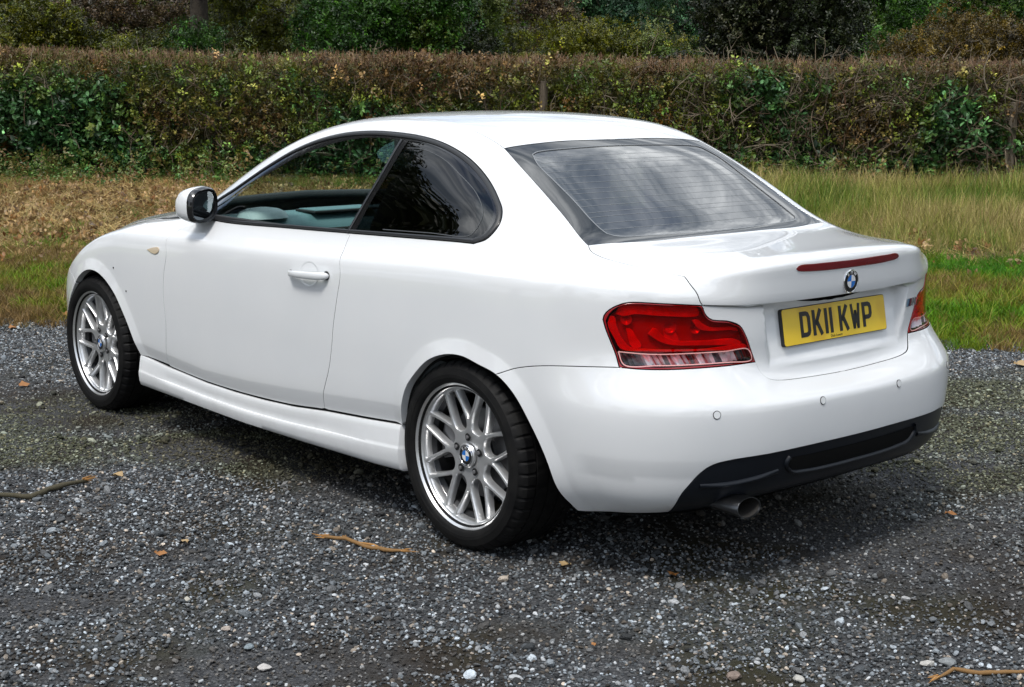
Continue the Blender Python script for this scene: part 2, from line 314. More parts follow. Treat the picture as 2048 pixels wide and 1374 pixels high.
def build_skin():
    V, index, F, FUV = [], {}, [], []
    def vid(i, j):
        c = i-len(XS)
        if c == 3 and j > 11: i, j = i+j-11, 11
        if (i, j) not in index: index[(i, j)] = len(V); V.append(cage_point(i, j))
        return index[(i, j)]
    ids = [(i, j) for i in range(NC-1) for j in range(16) if (i < len(XS)+3 or j < 11)]
    for i, j in ids:
        F.append([vid(i, j), vid(i+1, j), vid(i+1, j+1), vid(i, j+1)]); FUV.append([(i, j), (i+1, j), (i+1, j+1), (i, j+1)])
    n = len(V); mirror = {}
    for k in range(n):
        x, y, z = V[k]
        if abs(y) < 1e-6: mirror[k] = k
        else: mirror[k] = len(V); V.append((x, -y, z))
    nf = len(F)
    for k in range(nf): F.append([mirror[v] for v in reversed(F[k])]); FUV.append([(u+1000, v) for u, v in reversed(FUV[k])])
    me = bpy.data.meshes.new('cage'); me.from_pydata(V, [], F)
    uv = me.uv_layers.new(name='p'); k = 0
    for f in FUV:
        for c in f: uv.data[k].uv = c; k += 1
    ob = bpy.data.objects.new('cage', me); C.objects.link(ob)
    m = ob.modifiers.new('s', 'SUBSURF'); m.levels = 4; m.subdivision_type = 'CATMULL_CLARK'; m.uv_smooth = 'NONE'; m.boundary_smooth = 'PRESERVE_CORNERS'
    dg = bpy.context.evaluated_depsgraph_get(); ev = ob.evaluated_get(dg); em = ev.to_mesh()
    nv = len(em.vertices); co = np.empty(nv*3); em.vertices.foreach_get('co', co); co = co.reshape(-1, 3)
    no = np.empty(nv*3); em.vertices.foreach_get('normal', no); no = no.reshape(-1, 3)
    nl = len(em.loops); li = np.empty(nl, int); em.loops.foreach_get('vertex_index', li)
    uvs = np.empty(nl*2); em.uv_layers[0].data.foreach_get('uv', uvs); uvs = uvs.reshape(-1, 2)
    ev.to_mesh_clear(); bpy.data.objects.remove(ob); bpy.data.meshes.remove(me)
    li = li.reshape(-1, 4); uvs = uvs.reshape(-1, 4, 2)
    keep = uvs[:, :, 0].max(1) < 900
    return co, no, li[keep], uvs[keep]
S_CO, S_NO, S_F, S_UV = build_skin()
if S_NO[:, 1][S_CO[:, 1] > .8].mean() < 0: S_NO = -S_NO
# chart: (u, v) in cage units -> metric-like (P, Q) so that a step is about a metre in both
_cu = [0.0]
for _i in range(1, NC): _a, _b = cage_point(_i-1, 6), cage_point(_i, 6); _cu.append(_cu[-1]+max(.02, math.dist(_a, _b)))
_cv = [0.0]
for _j in range(1, 17): _a, _b = cage_point(20, _j-1), cage_point(20, _j); _cv.append(_cv[-1]+max(.02, math.dist(_a, _b)))
_fl = np.stack([np.interp(S_UV[:, :, 0], range(NC), _cu), np.interp(S_UV[:, :, 1], range(17), _cv)], -1)   # per face corner
FLAT = _fl.reshape(-1, 2)
T3 = BVHTree.FromPolygons([Vector(c) for c in S_CO], [tuple(int(q) for q in f) for f in S_F])
T2 = BVHTree.FromPolygons([Vector((p[0], p[1], 0)) for p in FLAT], [(4*k, 4*k+1, 4*k+2, 4*k+3) for k in range(len(S_F))])
def bilin(quad, p):
    # weights of p in a (nearly planar) quad by inverse bilinear, good enough at this density
    a, b, c, d = quad; s, t = .5, .5
    for _ in range(4):
        f = a*(1-s)*(1-t)+b*s*(1-t)+c*s*t+d*(1-s)*t-p
        fs = (b-a)*(1-t)+(c-d)*t; ft = (d-a)*(1-s)+(c-b)*s
        A11, A12, A22 = fs@fs, fs@ft, ft@ft; b1, b2 = -fs@f, -ft@f; det = A11*A22-A12*A12
        if abs(det) < 1e-18: break
        s += (A22*b1-A12*b2)/det; t += (A11*b2-A12*b1)/det
    s = min(1, max(0, s)); t = min(1, max(0, t))
    return np.array([(1-s)*(1-t), s*(1-t), s*t, (1-s)*t])
def to_pq(p, ray=None):
    """3-D point -> chart coordinates of the nearest skin point"""
    if ray is None: loc, n, k, d = T3.find_nearest(Vector(p))
    else: loc, n, k, d = T3.ray_cast(Vector(p), Vector(ray))
    if loc is None: return None
    w = bilin(S_CO[S_F[k]], np.array(loc)); return w@_fl[k]
def from_pq(p, q):
    h, n, k, d = T2.ray_cast(Vector((p, q, 1)), Vector((0, 0, -1)))
    if h is None:
        h, n, k, d = T2.find_nearest(Vector((p, q, 0)))
    w = bilin(_fl[k], np.array([p, q])); no = w@S_NO[S_F[k]]
    return w@S_CO[S_F[k]], no/np.linalg.norm(no)
# ---------------------------------------------------------------- panels cut from the skin
def resample(curve, step=.012):
    """smooth a polyline of 3-D points (Catmull-Rom) and resample it evenly"""
    P = [np.array(p, float) for p in curve]
    if len(P) == 2: dense = [P[0]*(1-t)+P[1]*t for t in np.linspace(0, 1, 40)]
    else:
        Q = [2*P[0]-P[1]]+P+[2*P[-1]-P[-2]]; dense = []
        for i in range(1, len(Q)-2):
            a, b, c, d = Q[i-1:i+3]
            ta = max(1e-4, np.linalg.norm(b-a))**.5; tb = max(1e-4, np.linalg.norm(c-b))**.5; tc_ = max(1e-4, np.linalg.norm(d-c))**.5
            m1 = (c-b)+tb*((b-a)/ta-(c-a)/(ta+tb)); m2 = (c-b)+tb*((d-c)/tc_-(d-b)/(tb+tc_))
            for t in np.linspace(0, 1, 24, endpoint=False):
                dense.append((2*t**3-3*t*t+1)*b+(t**3-2*t*t+t)*m1+(-2*t**3+3*t*t)*c+(t**3-t*t)*m2)
        dense.append(P[-1])
    D = np.array(dense); s = np.r_[0, np.cumsum(np.linalg.norm(np.diff(D, axis=0), axis=1))]
    n = max(2, int(round(s[-1]/step))+1); u = np.linspace(0, s[-1], n)
    return np.stack([np.interp(u, s, D[:, k]) for k in range(3)], 1)
def inside(poly, P):
    poly = np.asarray(poly); P = np.asarray(P); r = np.zeros(len(P), bool); j = len(poly)-1
    for i in range(len(poly)):
        xi, yi = poly[i]; xj, yj = poly[j]
        c = ((yi > P[:, 1]) != (yj > P[:, 1]))
        if c.any():
            r[c] ^= P[c, 0] < (xj-xi)*(P[c, 1]-yi)/(yj-yi)+xi
        j = i
    return r
def seg_dist(poly, P, closed=True):
    """distance of points to a polyline (any dimension)"""
    poly = np.asarray(poly); P = np.asarray(P); best = np.full(len(P), 1e9); n = len(poly)
    for i in range(n if closed else n-1):
        a = poly[i]; b = poly[(i+1) % n]; ab = b-a; L = ab@ab
        if L < 1e-14: continue
        t = np.clip(((P-a)@ab)/L, 0, 1); best = np.minimum(best, np.linalg.norm(P-a-t[:, None]*ab, axis=1))
    return best
LN = dict(
    door_f=[(1.888,.772,.92),(1.947,.828,.87),(1.958,.846,.849),(1.94,.86,.79),(1.954,.866,.711),(1.961,.869,.633),(1.955,.87,.555),(1.948,.869,.487),(1.957,.867,.406),(1.963,.864,.365),(1.969,.858,.316)],
    door_r=[(.735,.772,.969),(.726,.796,.936),(.693,.836,.901),(.663,.861,.839),(.677,.868,.747),(.695,.871,.655),(.707,.872,.572),(.729,.872,.489),(.774,.867,.39),(.79,.861,.333)],
    sill=[(2.215,.861,.331),(1.978,.857,.311),(1.67,.855,.294),(1.437,.855,.292),(1.215,.856,.297),(1.005,.857,.308),(.791,.86,.329),(.524,.863,.348),(.309,.864,.366)],
    dlo_top=[(1.819,.669,1.023),(1.71,.658,1.071),(1.601,.642,1.125),(1.475,.622,1.185),(1.353,.603,1.236),(1.207,.587,1.28),(1.037,.577,1.311),(.864,.574,1.324),(.695,.575,1.323),(.548,.579,1.314),(.405,.587,1.292),(.257,.601,1.247),(.138,.626,1.191),(.048,.659,1.137),(-.001,.684,1.097),(-.02,.716,1.057),(-.002,.751,1.014),(.046,.767,.995)],
    dlo_bot=[(.046,.767,.995),(.373,.774,.981),(.735,.772,.969),(1.123,.772,.956),(1.601,.772,.939)],
    door_glass=[(.663,.592,1.303),(.838,.593,1.302),(1.004,.6,1.285),(1.164,.616,1.25),(1.304,.635,1.206),(1.421,.656,1.155),(1.508,.683,1.097),(1.534,.708,1.053),(1.521,.724,1.027),(1.548,.765,.953)],
    door_glass_bot=[(1.544,.768,.948),(1.125,.771,.958),(.754,.77,.972)],
    door_glass_r=[(.754,.77,.972),(.72,.718,1.079),(.68,.663,1.188),(.663,.592,1.303)],
    q_glass=[(.617,.594,1.298),(.528,.595,1.294),(.378,.608,1.265),(.241,.63,1.214),(.12,.656,1.16),(.044,.685,1.111),(.024,.7,1.088),(.016,.736,1.039),(.038,.757,1.01)],
    q_glass_bot=[(.038,.757,1.01),(.356,.766,.995),(.706,.766,.981)],
    q_glass_f=[(.706,.766,.981),(.682,.723,1.07),(.642,.668,1.178),(.617,.594,1.298)],
    roofgap=[(.642,.475,1.366),(.475,.47,1.353),(.367,.482,1.332),(.268,.488,1.303),(.212,.492,1.283)],
    rw_side=[(.212,.492,1.283),(.121,.514,1.24),(.026,.53,1.19),(-.075,.544,1.132),(-.175,.559,1.073),(-.307,.593,1.006)],
    rw_top=[(.212,.492,1.283),(.203,.374,1.295),(.199,.241,1.302),(.193,.078,1.304)],
    rw_bot=[(-.307,.593,1.006),(-.352,.365,1.007),(-.352,.127,1.009)],
    bootgap=[(-.307,.593,1.006),(-.345,.614,.991),(-.488,.613,.968),(-.563,.607,.962),(-.627,.599,.957),(-.667,.597,.953),(-.698,.592,.947)],
    bootgap2=[(-.698,.592,.947),(-.729,.587,.928),(-.749,.58,.904),(-.758,.575,.879),(-.761,.568,.869)],
    crease_boot=[(-.761,.568,.869),(-.808,.458,.863),(-.834,.341,.854)],
    light_in=[(-.761,.568,.869),(-.764,.558,.843),(-.772,.541,.826),(-.795,.486,.817),(-.807,.451,.802),(-.812,.431,.774),(-.815,.407,.726),(-.82,.39,.689)],
    light_top=[(-.761,.568,.868),(-.699,.666,.876),(-.636,.734,.879),(-.615,.753,.874),(-.589,.773,.858),(-.575,.783,.841),(-.571,.785,.826)],
    light_left=[(-.571,.785,.826),(-.579,.781,.797),(-.591,.772,.762),(-.605,.765,.726),(-.62,.764,.689)],
    light_bot=[(-.62,.764,.689),(-.665,.728,.686),(-.713,.675,.685),(-.754,.614,.686),(-.801,.505,.688),(-.82,.391,.689)],
    boot_bot=[(-.82,.39,.689),(-.828,.38,.662),(-.84,.362,.642),(-.846,.331,.632),(-.849,.175,.621),(-.854,.022,.617)],
    bumpgap=[(-.203,.867,.616),(-.234,.865,.631),(-.275,.862,.646),(-.378,.853,.668),(-.544,.808,.685),(-.62,.764,.689)],
    arch_r=[(.299,.865,.374),(.262,.873,.491),(.205,.875,.557),(.133,.875,.613),(.046,.874,.644),(-.037,.873,.651),(-.118,.871,.636),(-.203,.867,.615),(-.277,.863,.568),(-.345,.855,.485),(-.405,.839,.379),(-.429,.813,.291)],
    arch_f=[(2.904,.855,.426),(2.825,.868,.551),(2.755,.87,.614),(2.665,.871,.652),(2.58,.872,.656),(2.497,.873,.635),(2.398,.873,.579),(2.319,.872,.5),(2.263,.87,.429),(2.211,.862,.338)],
    insert_top=[(-.735,.653,.266),(-.778,.655,.316),(-.803,.638,.358),(-.82,.62,.388),(-.838,.593,.41),(-.863,.537,.422),(-.902,.387,.427),(-.922,.15,.43)],
    light_strip=[(-.611,.759,.734),(-.68,.693,.728),(-.743,.604,.729),(-.792,.497,.73),(-.813,.421,.73),(-.816,.407,.699),(-.797,.502,.698),(-.75,.61,.697),(-.698,.685,.696),(-.63,.753,.697)],
    bumplow=[(-.566,.824,.42),(-.67,.783,.424),(-.752,.722,.427),(-.822,.629,.427),(-.849,.573,.424)],
    bumpcrease=[(-.453,.851,.573),(-.569,.83,.579),(-.716,.752,.589),(-.768,.703,.587),(-.844,.574,.589),(-.895,.272,.592),(-.893,.049,.594)],
    lowcrease=[(2.192,.867,.38),(1.973,.864,.366),(1.653,.863,.346),(1.308,.864,.356),(1.041,.865,.373),(.79,.867,.393),(.425,.87,.423)],
    handle=[(.984,.86,.813),(.92,.861,.81),(.841,.861,.812),(.786,.861,.821),(.733,.861,.825)],
    handle_rec=[(.924,.858,.837),(.911,.854,.857),(.869,.852,.867),(.827,.855,.862),(.805,.858,.843),(.795,.862,.807),(.816,.864,.784),(.854,.864,.773),(.9,.864,.778),(.923,.862,.8)],
    repeater=[(2.105,.86,.795),(2.048,.858,.809),(2.002,.857,.811),(2.001,.86,.796),(2.026,.861,.783),(2.061,.861,.784)],
    bolt=[(2.41,.871,.688),(2.293,.873,.597)],
    bar3=[(-.854,.257,.955),(-.856,.244,.965),(-.865,.02,.962)],
    emblem=[(-.861,.005,.902)],
    plate=[(-.835,.308,.838),(-.832,.272,.726),(-.843,.054,.733)],
    badge=[],
    sensor=[(-.847,.59,.562),(-.923,.196,.565)],
    slot=[(-.905,.321,.39),(-.907,.314,.399),(-.912,.242,.395)],
    slotbot=[(-.905,.321,.39),(-.902,.311,.367),(-.9,.286,.35),(-.901,.223,.338)],
    fin=[(-.813,.615,.344),(-.851,.529,.345),(-.879,.444,.353)],
    heat=[(.138,.442,1.261),(.146,.4,1.27),(.14,.131,1.281),(-.219,.502,1.056)],
    frit_side=[(.14,.428,1.264),(.084,.453,1.234),(-.011,.461,1.181),(-.1,.465,1.13),(-.195,.476,1.073),(-.244,.477,1.045),(-.268,.474,1.033)],
    frit_bot=[(-.268,.474,1.033),(-.29,.449,1.025),(-.31,.326,1.022),(-.32,.19,1.02),(-.323,.096,1.02)],
    frit_top=[(.14,.428,1.264),(.148,.403,1.27),(.146,.344,1.275),(.141,.128,1.282)],
    bar_a=[(-.671,.7,.786),(-.692,.675,.764),(-.714,.646,.753),(-.76,.569,.749),(-.81,.436,.748),(-.804,.458,.762),(-.759,.569,.763),(-.719,.637,.767),(-.702,.661,.779),(-.684,.684,.804)],
    bar_b=[(-.747,.59,.824),(-.756,.573,.798),(-.772,.542,.79),(-.799,.475,.789),(-.807,.45,.784),(-.805,.455,.797),(-.775,.535,.802),(-.761,.563,.816),(-.756,.574,.827)],
    bar_c=[(-.587,.775,.838),(-.582,.779,.812),(-.6,.766,.769),(-.615,.755,.741),(-.679,.693,.735),(-.761,.57,.734),(-.814,.417,.733),(-.813,.422,.743),(-.76,.57,.74),(-.679,.692,.743),(-.634,.738,.749),(-.617,.753,.774),(-.605,.762,.806),(-.599,.767,.835)],
    bar_d=[(-.702,.661,.801),(-.705,.658,.766),(-.729,.622,.763),(-.725,.628,.782),(-.719,.638,.798)],
    bar_e=[(-.625,.746,.8),(-.639,.734,.746),(-.662,.711,.748),(-.651,.721,.771),(-.636,.736,.8)],
    bar_f=[(-.599,.766,.842),(-.609,.757,.866),(-.642,.729,.872),(-.699,.666,.868),(-.754,.579,.862),(-.757,.57,.838),(-.699,.665,.837),(-.642,.729,.842),(-.622,.749,.836)],
    lamp_in=[(-.578,.781,.823),(-.587,.775,.845),(-.609,.757,.868),(-.641,.729,.874),(-.699,.666,.871),(-.758,.572,.863),(-.764,.557,.834),(-.773,.539,.82),(-.79,.498,.815),(-.803,.463,.807),(-.809,.442,.784),(-.814,.417,.729),(-.818,.4,.693),(-.799,.503,.693),(-.752,.612,.692),(-.711,.673,.69),(-.663,.726,.692),(-.625,.758,.694),(-.608,.762,.73),(-.591,.772,.772)],
)

P_C3 = float(_cu[len(XS)+3]); Q_11 = float(_cv[11]); P_END = float(_cu[-1]); Q_END = float(_cv[-1])
POLE = from_pq(P_C3, Q_11)[0]
LN['bootgap'][-1] = tuple(POLE); LN['bootgap2'][0] = tuple(POLE)
A = LN
ARCH_R = resample([(.262, .85, .200), (.293, .86, .29)]+A['arch_r']+[(-.452, .80, .225)], .012)
ARCH_F = resample([(2.985, .85, .20), (2.972, .85, .32), (2.935, .85, .426)]+A['arch_f'][1:]+[(2.165, .85, .20)], .012)
CR = sorted([(2.42, .828), (1.957, .849), (1.564, .862), (1.218, .868), (.673, .886), (.181, .910), (-.277, .922), (-.543, .921), (-.636, .916), (-.708, .908), (-.764, .900), (3.4, .6), (2.85, .695), (2.6, .800)])
CRX, CRZ = np.array([c[0] for c in CR]), np.array([c[1] for c in CR])
LC = sorted([(p[0], p[2]) for p in A['lowcrease']]+[(.2, .44)]); LCX, LCZ = np.array([c[0] for c in LC]), np.array([c[1] for c in LC])
def sp(d, r=.004): return .5*(d+np.sqrt(d*d+r*r))
def arch_amt(P, poly):
    m = np.abs(P[:, 0]-poly[:, 0].mean()) < .62; d = np.full(len(P), 9.0)
    if m.any(): d[m] = seg_dist(poly[::2][:, [0, 2]], P[m][:, [0, 2]], closed=False)
    return d
def recess(P):
    """depth of the number-plate recess in the boot lid"""
    y, z = np.abs(P[:, 1]), P[:, 2]
    hw = .335+.035*(z-.66)/.2
    d = np.minimum(np.minimum((hw-y), (z-.662)*.8), (.8640-z)*2.0)
    t = np.clip(d/.024, 0, 1); floor = -.8125+.187*(z-.7745)+.011
    return np.maximum(0, floor-P[:, 0])*t*t*(3-2*t)*np.where(P[:, 0] < -.6, 1, 0)*(z < .8640)
def relief(P, kind):
    x, y, z = P[:, 0], P[:, 1], P[:, 2]; d = np.zeros(len(P))
    if 'c' in kind:
        zc = np.interp(x, CRX, CRZ); wgt = np.clip((x+.80)/.05, 0, 1)*np.clip((2.75-x)/.5, 0, 1)*np.clip((y-.605)/.10, 0, 1)
        t = sp(z-zc, .008); d -= .16*np.minimum(t, .035)*wgt
    if 'l' in kind:
        zc = np.interp(x, LCX, LCZ); wgt = np.clip((x-.22)/.1, 0, 1)
        d -= .16*sp(zc-z, .004)*wgt
    if 'a' in kind:
        for poly, sc in ((ARCH_R, 1), (ARCH_F, .9)):
            dd = arch_amt(P, poly); d += .19*sc*sp(.052-dd, .006)*(dd < .3)
    if 'b' in kind:
        t = np.minimum(sp(.424-z, .008), .06); d -= .11*t*np.clip((-.50-x)/.06, 0, 1)
    if 'r' in kind: d -= recess(P)
    return d
def feature_lines():
    L = []
    for off in (-.006, 0, .006): L.append(('c', [(x, .9, np.interp(x, CRX, CRZ)+off) for x in np.arange(2.8, -.76, -.015)]))
    for off in (-.004, 0, .004): L.append(('l', [(x, .9, np.interp(x, LCX, LCZ)+off) for x in np.arange(2.25, .28, -.015)]))
    for poly in (ARCH_R, ARCH_F):
        P = poly[:, [0, 2]]; T = np.gradient(P, axis=0); T /= np.linalg.norm(T, axis=1)[:, None]; N = np.stack([-T[:, 1], T[:, 0]], 1)
        c = P.mean(0); N[((P-c)*N).sum(1) < 0] *= -1
        for off in (.046, .052, .058): L.append(('a', [(p[0]+n[0]*off, .9, p[1]+n[1]*off) for p, n in zip(P, N)]))
    return L
FEATS = feature_lines()
def cast_side(p):
    h = T3.ray_cast(Vector((p[0], 1.6, p[2])), Vector((0, -1, 0)))
    return None if h[0] is None else to_pq(h[0])
FEATS = [(k, [q for q in (cast_side(p) for p in L) if q is not None]) for k, L in FEATS]
for off in (-.005, 0, .005):     # kink of the bumper, carried round the corner in chart space
    FEATS.append(('b', [to_pq(from_pq(p, np.interp(p, [0, 1], [0, 0]))[0]) for p in ()]))
    L = [to_pq((x, y, .424+off)) for x, y in [(a, b) for a, b in zip(np.interp(np.linspace(0, 8, 90), range(9), [c[0] for c in BUMP_PLAN]), np.interp(np.linspace(0, 8, 90), range(9), [c[1] for c in BUMP_PLAN]))]]
    FEATS.append(('b', L))
for e in (0, .006, .012, .018, .024):              # edges of the plate recess
    zb = .662+e*1.25; q = [to_pq((-.85, (.335+.035*(z-.66)/.2)-e, z)) for z in np.linspace(zb, .8630, 18)]
    q2 = [to_pq((-.85, y, zb)) for y in np.linspace(0, .335+.035*(zb-.66)/.2-e, 26)]
    FEATS += [('r', q), ('r', q2), ('r', [to_pq((-.85, y, .8620-e/2)) for y in np.linspace(0, .35, 30)])]
FEATS = [(k, L) for k, L in FEATS if len(L) > 2]

DARK = set()  # gap flange faces coloured black, standing for the shade between panels
def cut(curves, kind='', spacing=.018, gap=.0013, depth=.014, rnd=.0010, off=0.0, holes=(), feats=True, bump=0.0, lip=None):
    """curves: list of (3-D points, flag); flag 's' marks a seam or centreline edge that gets no gap and no flange.
    returns verts, faces, normals in the left half"""
    pts, seam, lipe = [], [], []
    for cv in curves:
        c, fl = cv if isinstance(cv, tuple) and isinstance(cv[1], str) else (cv, ''); lipf = fl == 'L'
        if fl == 'pq': q = [np.array(v, float) for v in c]; sm = True
        else:
            q = [to_pq(v) for v in resample(c, .012)]; sm = fl == 's'
        for k in range(len(q)-1): pts.append(q[k]); seam.append(sm); lipe.append(lipf)
    n = len(pts); pts = np.array(pts)
    area = .5*np.sum(pts[:, 0]*np.roll(pts[:, 1], -1)-np.roll(pts[:, 0], -1)*pts[:, 1])
    if area < 0: pts = pts[::-1].copy(); seam = seam[::-1]; seam = seam[1:]+seam[:1]; lipe = lipe[::-1]; lipe = lipe[1:]+lipe[:1]
    vseam = [seam[i] or seam[i-1] for i in range(n)]; vfull = [seam[i] and seam[i-1] for i in range(n)]
    B = [from_pq(*p) for p in pts]; P3 = np.array([b[0] for b in B]); N3 = np.array([b[1] for b in B])
    T = np.roll(P3, -1, 0)-np.roll(P3, 1, 0); T /= np.maximum(1e-9, np.linalg.norm(T, axis=1))[:, None]
    O = np.cross(T, N3); O /= np.maximum(1e-9, np.linalg.norm(O, axis=1))[:, None]
    # orientation check
    T2_ = np.roll(pts, -1, 0)-np.roll(pts, 1, 0); o2 = np.stack([T2_[:, 1], -T2_[:, 0]], 1); o2 /= np.maximum(1e-9, np.linalg.norm(o2, axis=1))[:, None]
    k0 = int(np.argmax([0 if f else 1 for f in vseam])); tst = from_pq(*(pts[k0]+o2[k0]*.004))[0]-P3[k0]
    if tst@O[k0] < 0: O = -O
    ins = pts.copy()
    for i in range(n):
        if vfull[i]: continue
        g = gap+rnd
        if vseam[i]:      # end of a flanged run on the seam: slide along the seam only
            j = i-1 if not seam[i-1] else (i+1) % n
            t = P3[i]-P3[j] if j == i-1 else P3[j]-P3[i]; o = np.cross(t, N3[i]); o /= max(1e-9, np.linalg.norm(o)); o *= 1 if o@O[j] > 0 else -1
            sdir = P3[(i+1) % n]-P3[i] if seam[i] else P3[i-1]-P3[i]; sdir /= max(1e-9, np.linalg.norm(sdir))
            c_ = max(.3, abs(sdir@o)); ins[i] = to_pq(P3[i]+sdir*g/c_); continue
        ins[i] = to_pq(P3[i]-O[i]*g)
    # interior points
    lo, hi = ins.min(0), ins.max(0); gx = np.arange(lo[0], hi[0], spacing); gy = np.arange(lo[1], hi[1], spacing*.87)
    G = np.array([(x+(spacing/2 if j % 2 else 0), y) for j, y in enumerate(gy) for x in gx])
    G = G[inside(ins, G)]
    if len(G): G = G[seg_dist(ins, G) > spacing*.45]
    cons_v = [Vector(p) for p in ins]; cons_e = [(i, (i+1) % n) for i in range(n)]
    hole_pq = []
    for h in holes:
        q = [to_pq(v) for c in h for v in resample(c, .012)[:-1]]; hole_pq.append(np.array(q)); b = len(cons_v)
        cons_v += [Vector(p) for p in q]; cons_e += [(b+i, b+(i+1) % len(q)) for i in range(len(q))]
        if len(G): G = G[~inside(q, G)]; G = G[seg_dist(q, G) > spacing*.45]
    if feats:
        for k, L in FEATS:
            if k not in kind: continue
            L = np.array(L); ok = inside(ins, L) & (seg_dist(ins, L) > .004)
            if not ok.any(): continue
            if len(G): G = G[seg_dist(L, G, closed=False) > spacing*.35]
            b = len(cons_v); idx = {}
            for i in np.nonzero(ok)[0]: idx[i] = len(cons_v); cons_v.append(Vector(L[i]))
            cons_e += [(idx[i], idx[i+1]) for i in idx if i+1 in idx]
    cons_v += [Vector(p) for p in G]
    vo, eo, fo, *_ = geometry.delaunay_2d_cdt(cons_v, cons_e, [], 0, 1e-6)
    vo = np.array([tuple(v) for v in vo]); F = np.array([f for f in fo if len(f) == 3]); cen = vo[F].mean(1)
    keep = inside(ins, cen)
    for q in hole_pq: keep &= ~inside(q, cen)
    F = F[keep]; used = np.unique(F); remap = -np.ones(len(vo), int); remap[used] = np.arange(len(used)); F = remap[F]; vo = vo[used]
    B = [from_pq(*p) for p in vo]; V = np.array([b[0] for b in B]); N = np.array([b[1] for b in B])
    # relief along the normal, normals tilted to match
    def field(P): return relief(P, kind)
    if kind.strip('f'):
        e = 1e-4; d0 = field(V); g = np.stack([(field(V+np.eye(3)[k]*e)-field(V-np.eye(3)[k]*e))/(2*e) for k in range(3)], 1)
        gt = g-(g*N).sum(1)[:, None]*N; gl = np.linalg.norm(gt, axis=1); gt *= np.minimum(1, 1.2/np.maximum(gl, 1e-6))[:, None]
        V = V+N*d0[:, None]; N2 = N-gt; N2 /= np.linalg.norm(N2, axis=1)[:, None]
        if 'r' in kind:   # keep the recess walls crisp
            pass
        N = N2
    V = V+N*off
    # triangle orientation
    fn = np.cross(V[F[:, 1]]-V[F[:, 0]], V[F[:, 2]]-V[F[:, 0]]); flip = (fn*N[F].sum(1)).sum(1) < 0; F[flip] = F[flip][:, ::-1]
    V = list(V); N = list(N); F = [list(map(int, f)) for f in F]
    # rolled edge and flange
    loopv = []
    for i in range(n):
        j = int(np.argmin(((vo-ins[i])**2).sum(1))); loopv.append(j)
    if depth > 0:
        r1, r2, r3 = [], [], []
        for i in range(n):
            v = np.array(V[loopv[i]]); nn = np.array(N[loopv[i]]); o = O[i]
            if vseam[i]: o = O[i-1] if not seam[i-1] else O[(i+1) % n]
            h = (nn+o)/np.linalg.norm(nn+o)
            p1 = v+o*rnd-nn*rnd*.6; p3 = p1-nn*(lip if (lip and (lipe[i] or lipe[i-1])) else depth)
            for lst, p, q in ((r1, p1, h), (r2, p1-nn*.0008, o), (r3, p3, o)): lst.append(len(V)); V.append(p); N.append(q)
        for i in range(n):
            if seam[i]: continue
            j = (i+1) % n
            for a, b in ((loopv, r1), (r1, r2), (r2, r3)):
                f = [a[i], a[j], b[j], b[i]]
                va = [np.array(V[k]) for k in f]; fnn = np.cross(va[1]-va[0], va[3]-va[0])
                if fnn@(np.array(N[f[2]])+np.array(N[f[0]])) < 0: f = f[::-1]
                F.append(f)
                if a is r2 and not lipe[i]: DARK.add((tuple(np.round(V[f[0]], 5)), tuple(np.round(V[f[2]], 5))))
    return V, F, N
def mirrored(vfn):
    V, F, N = vfn
    return [np.array(v)*[1, -1, 1] for v in V], [f[::-1] for f in F], [np.array(q)*[1, -1, 1] for q in N]
def joined(parts):
    """join cuts; vertices that coincide along seams are merged"""
    V, N, F, key = [], [], [], {}
    for v_, f_, n_ in parts:
        idx = []
        for v, q in zip(v_, n_):
            k = (round(float(v[0])*20000), round(float(v[1])*20000), round(float(v[2])*20000), round(float(q[0])*2), round(float(q[1])*2), round(float(q[2])*2))
            if abs(v[1]) < 2e-4: q = np.array([q[0], 0, q[2]]); v = np.array([v[0], 0, v[2]]); k = (k[0], 0, k[2], k[3], 0, k[5])
            if k not in key: key[k] = len(V); V.append(v); N.append(q)
            idx.append(key[k])
        for f in f_:
            g = [idx[i] for i in f]
            if len(set(g)) == len(g): F.append(g)
    return V, F, N
def put(name, vfn, m, parent):
    V, F = vfn[0], vfn[1]; mi = []
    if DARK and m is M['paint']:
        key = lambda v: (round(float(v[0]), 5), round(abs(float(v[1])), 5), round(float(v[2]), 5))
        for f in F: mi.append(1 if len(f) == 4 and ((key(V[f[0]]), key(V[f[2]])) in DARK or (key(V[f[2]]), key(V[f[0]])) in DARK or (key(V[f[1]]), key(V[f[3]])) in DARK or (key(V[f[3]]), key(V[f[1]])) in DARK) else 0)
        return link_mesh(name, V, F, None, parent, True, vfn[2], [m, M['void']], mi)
    return link_mesh(name, V, F, m, parent, True, vfn[2])
def both(name, vfn, m, parent, labels=(None, None)):
    a = put(name, vfn, m, parent); b = put(name, mirrored(vfn), m, parent)
    for o, l in zip((a, b), labels):
        if l: o['label'] = l
    return a, b
def rev(c): return list(c)[::-1]

car = empty('parked_car', 'white two-door coupe parked on the gravel, seen from behind its left rear corner', 'car')
body_parts = []
SKIRT_F = (2.215, .861, .331)
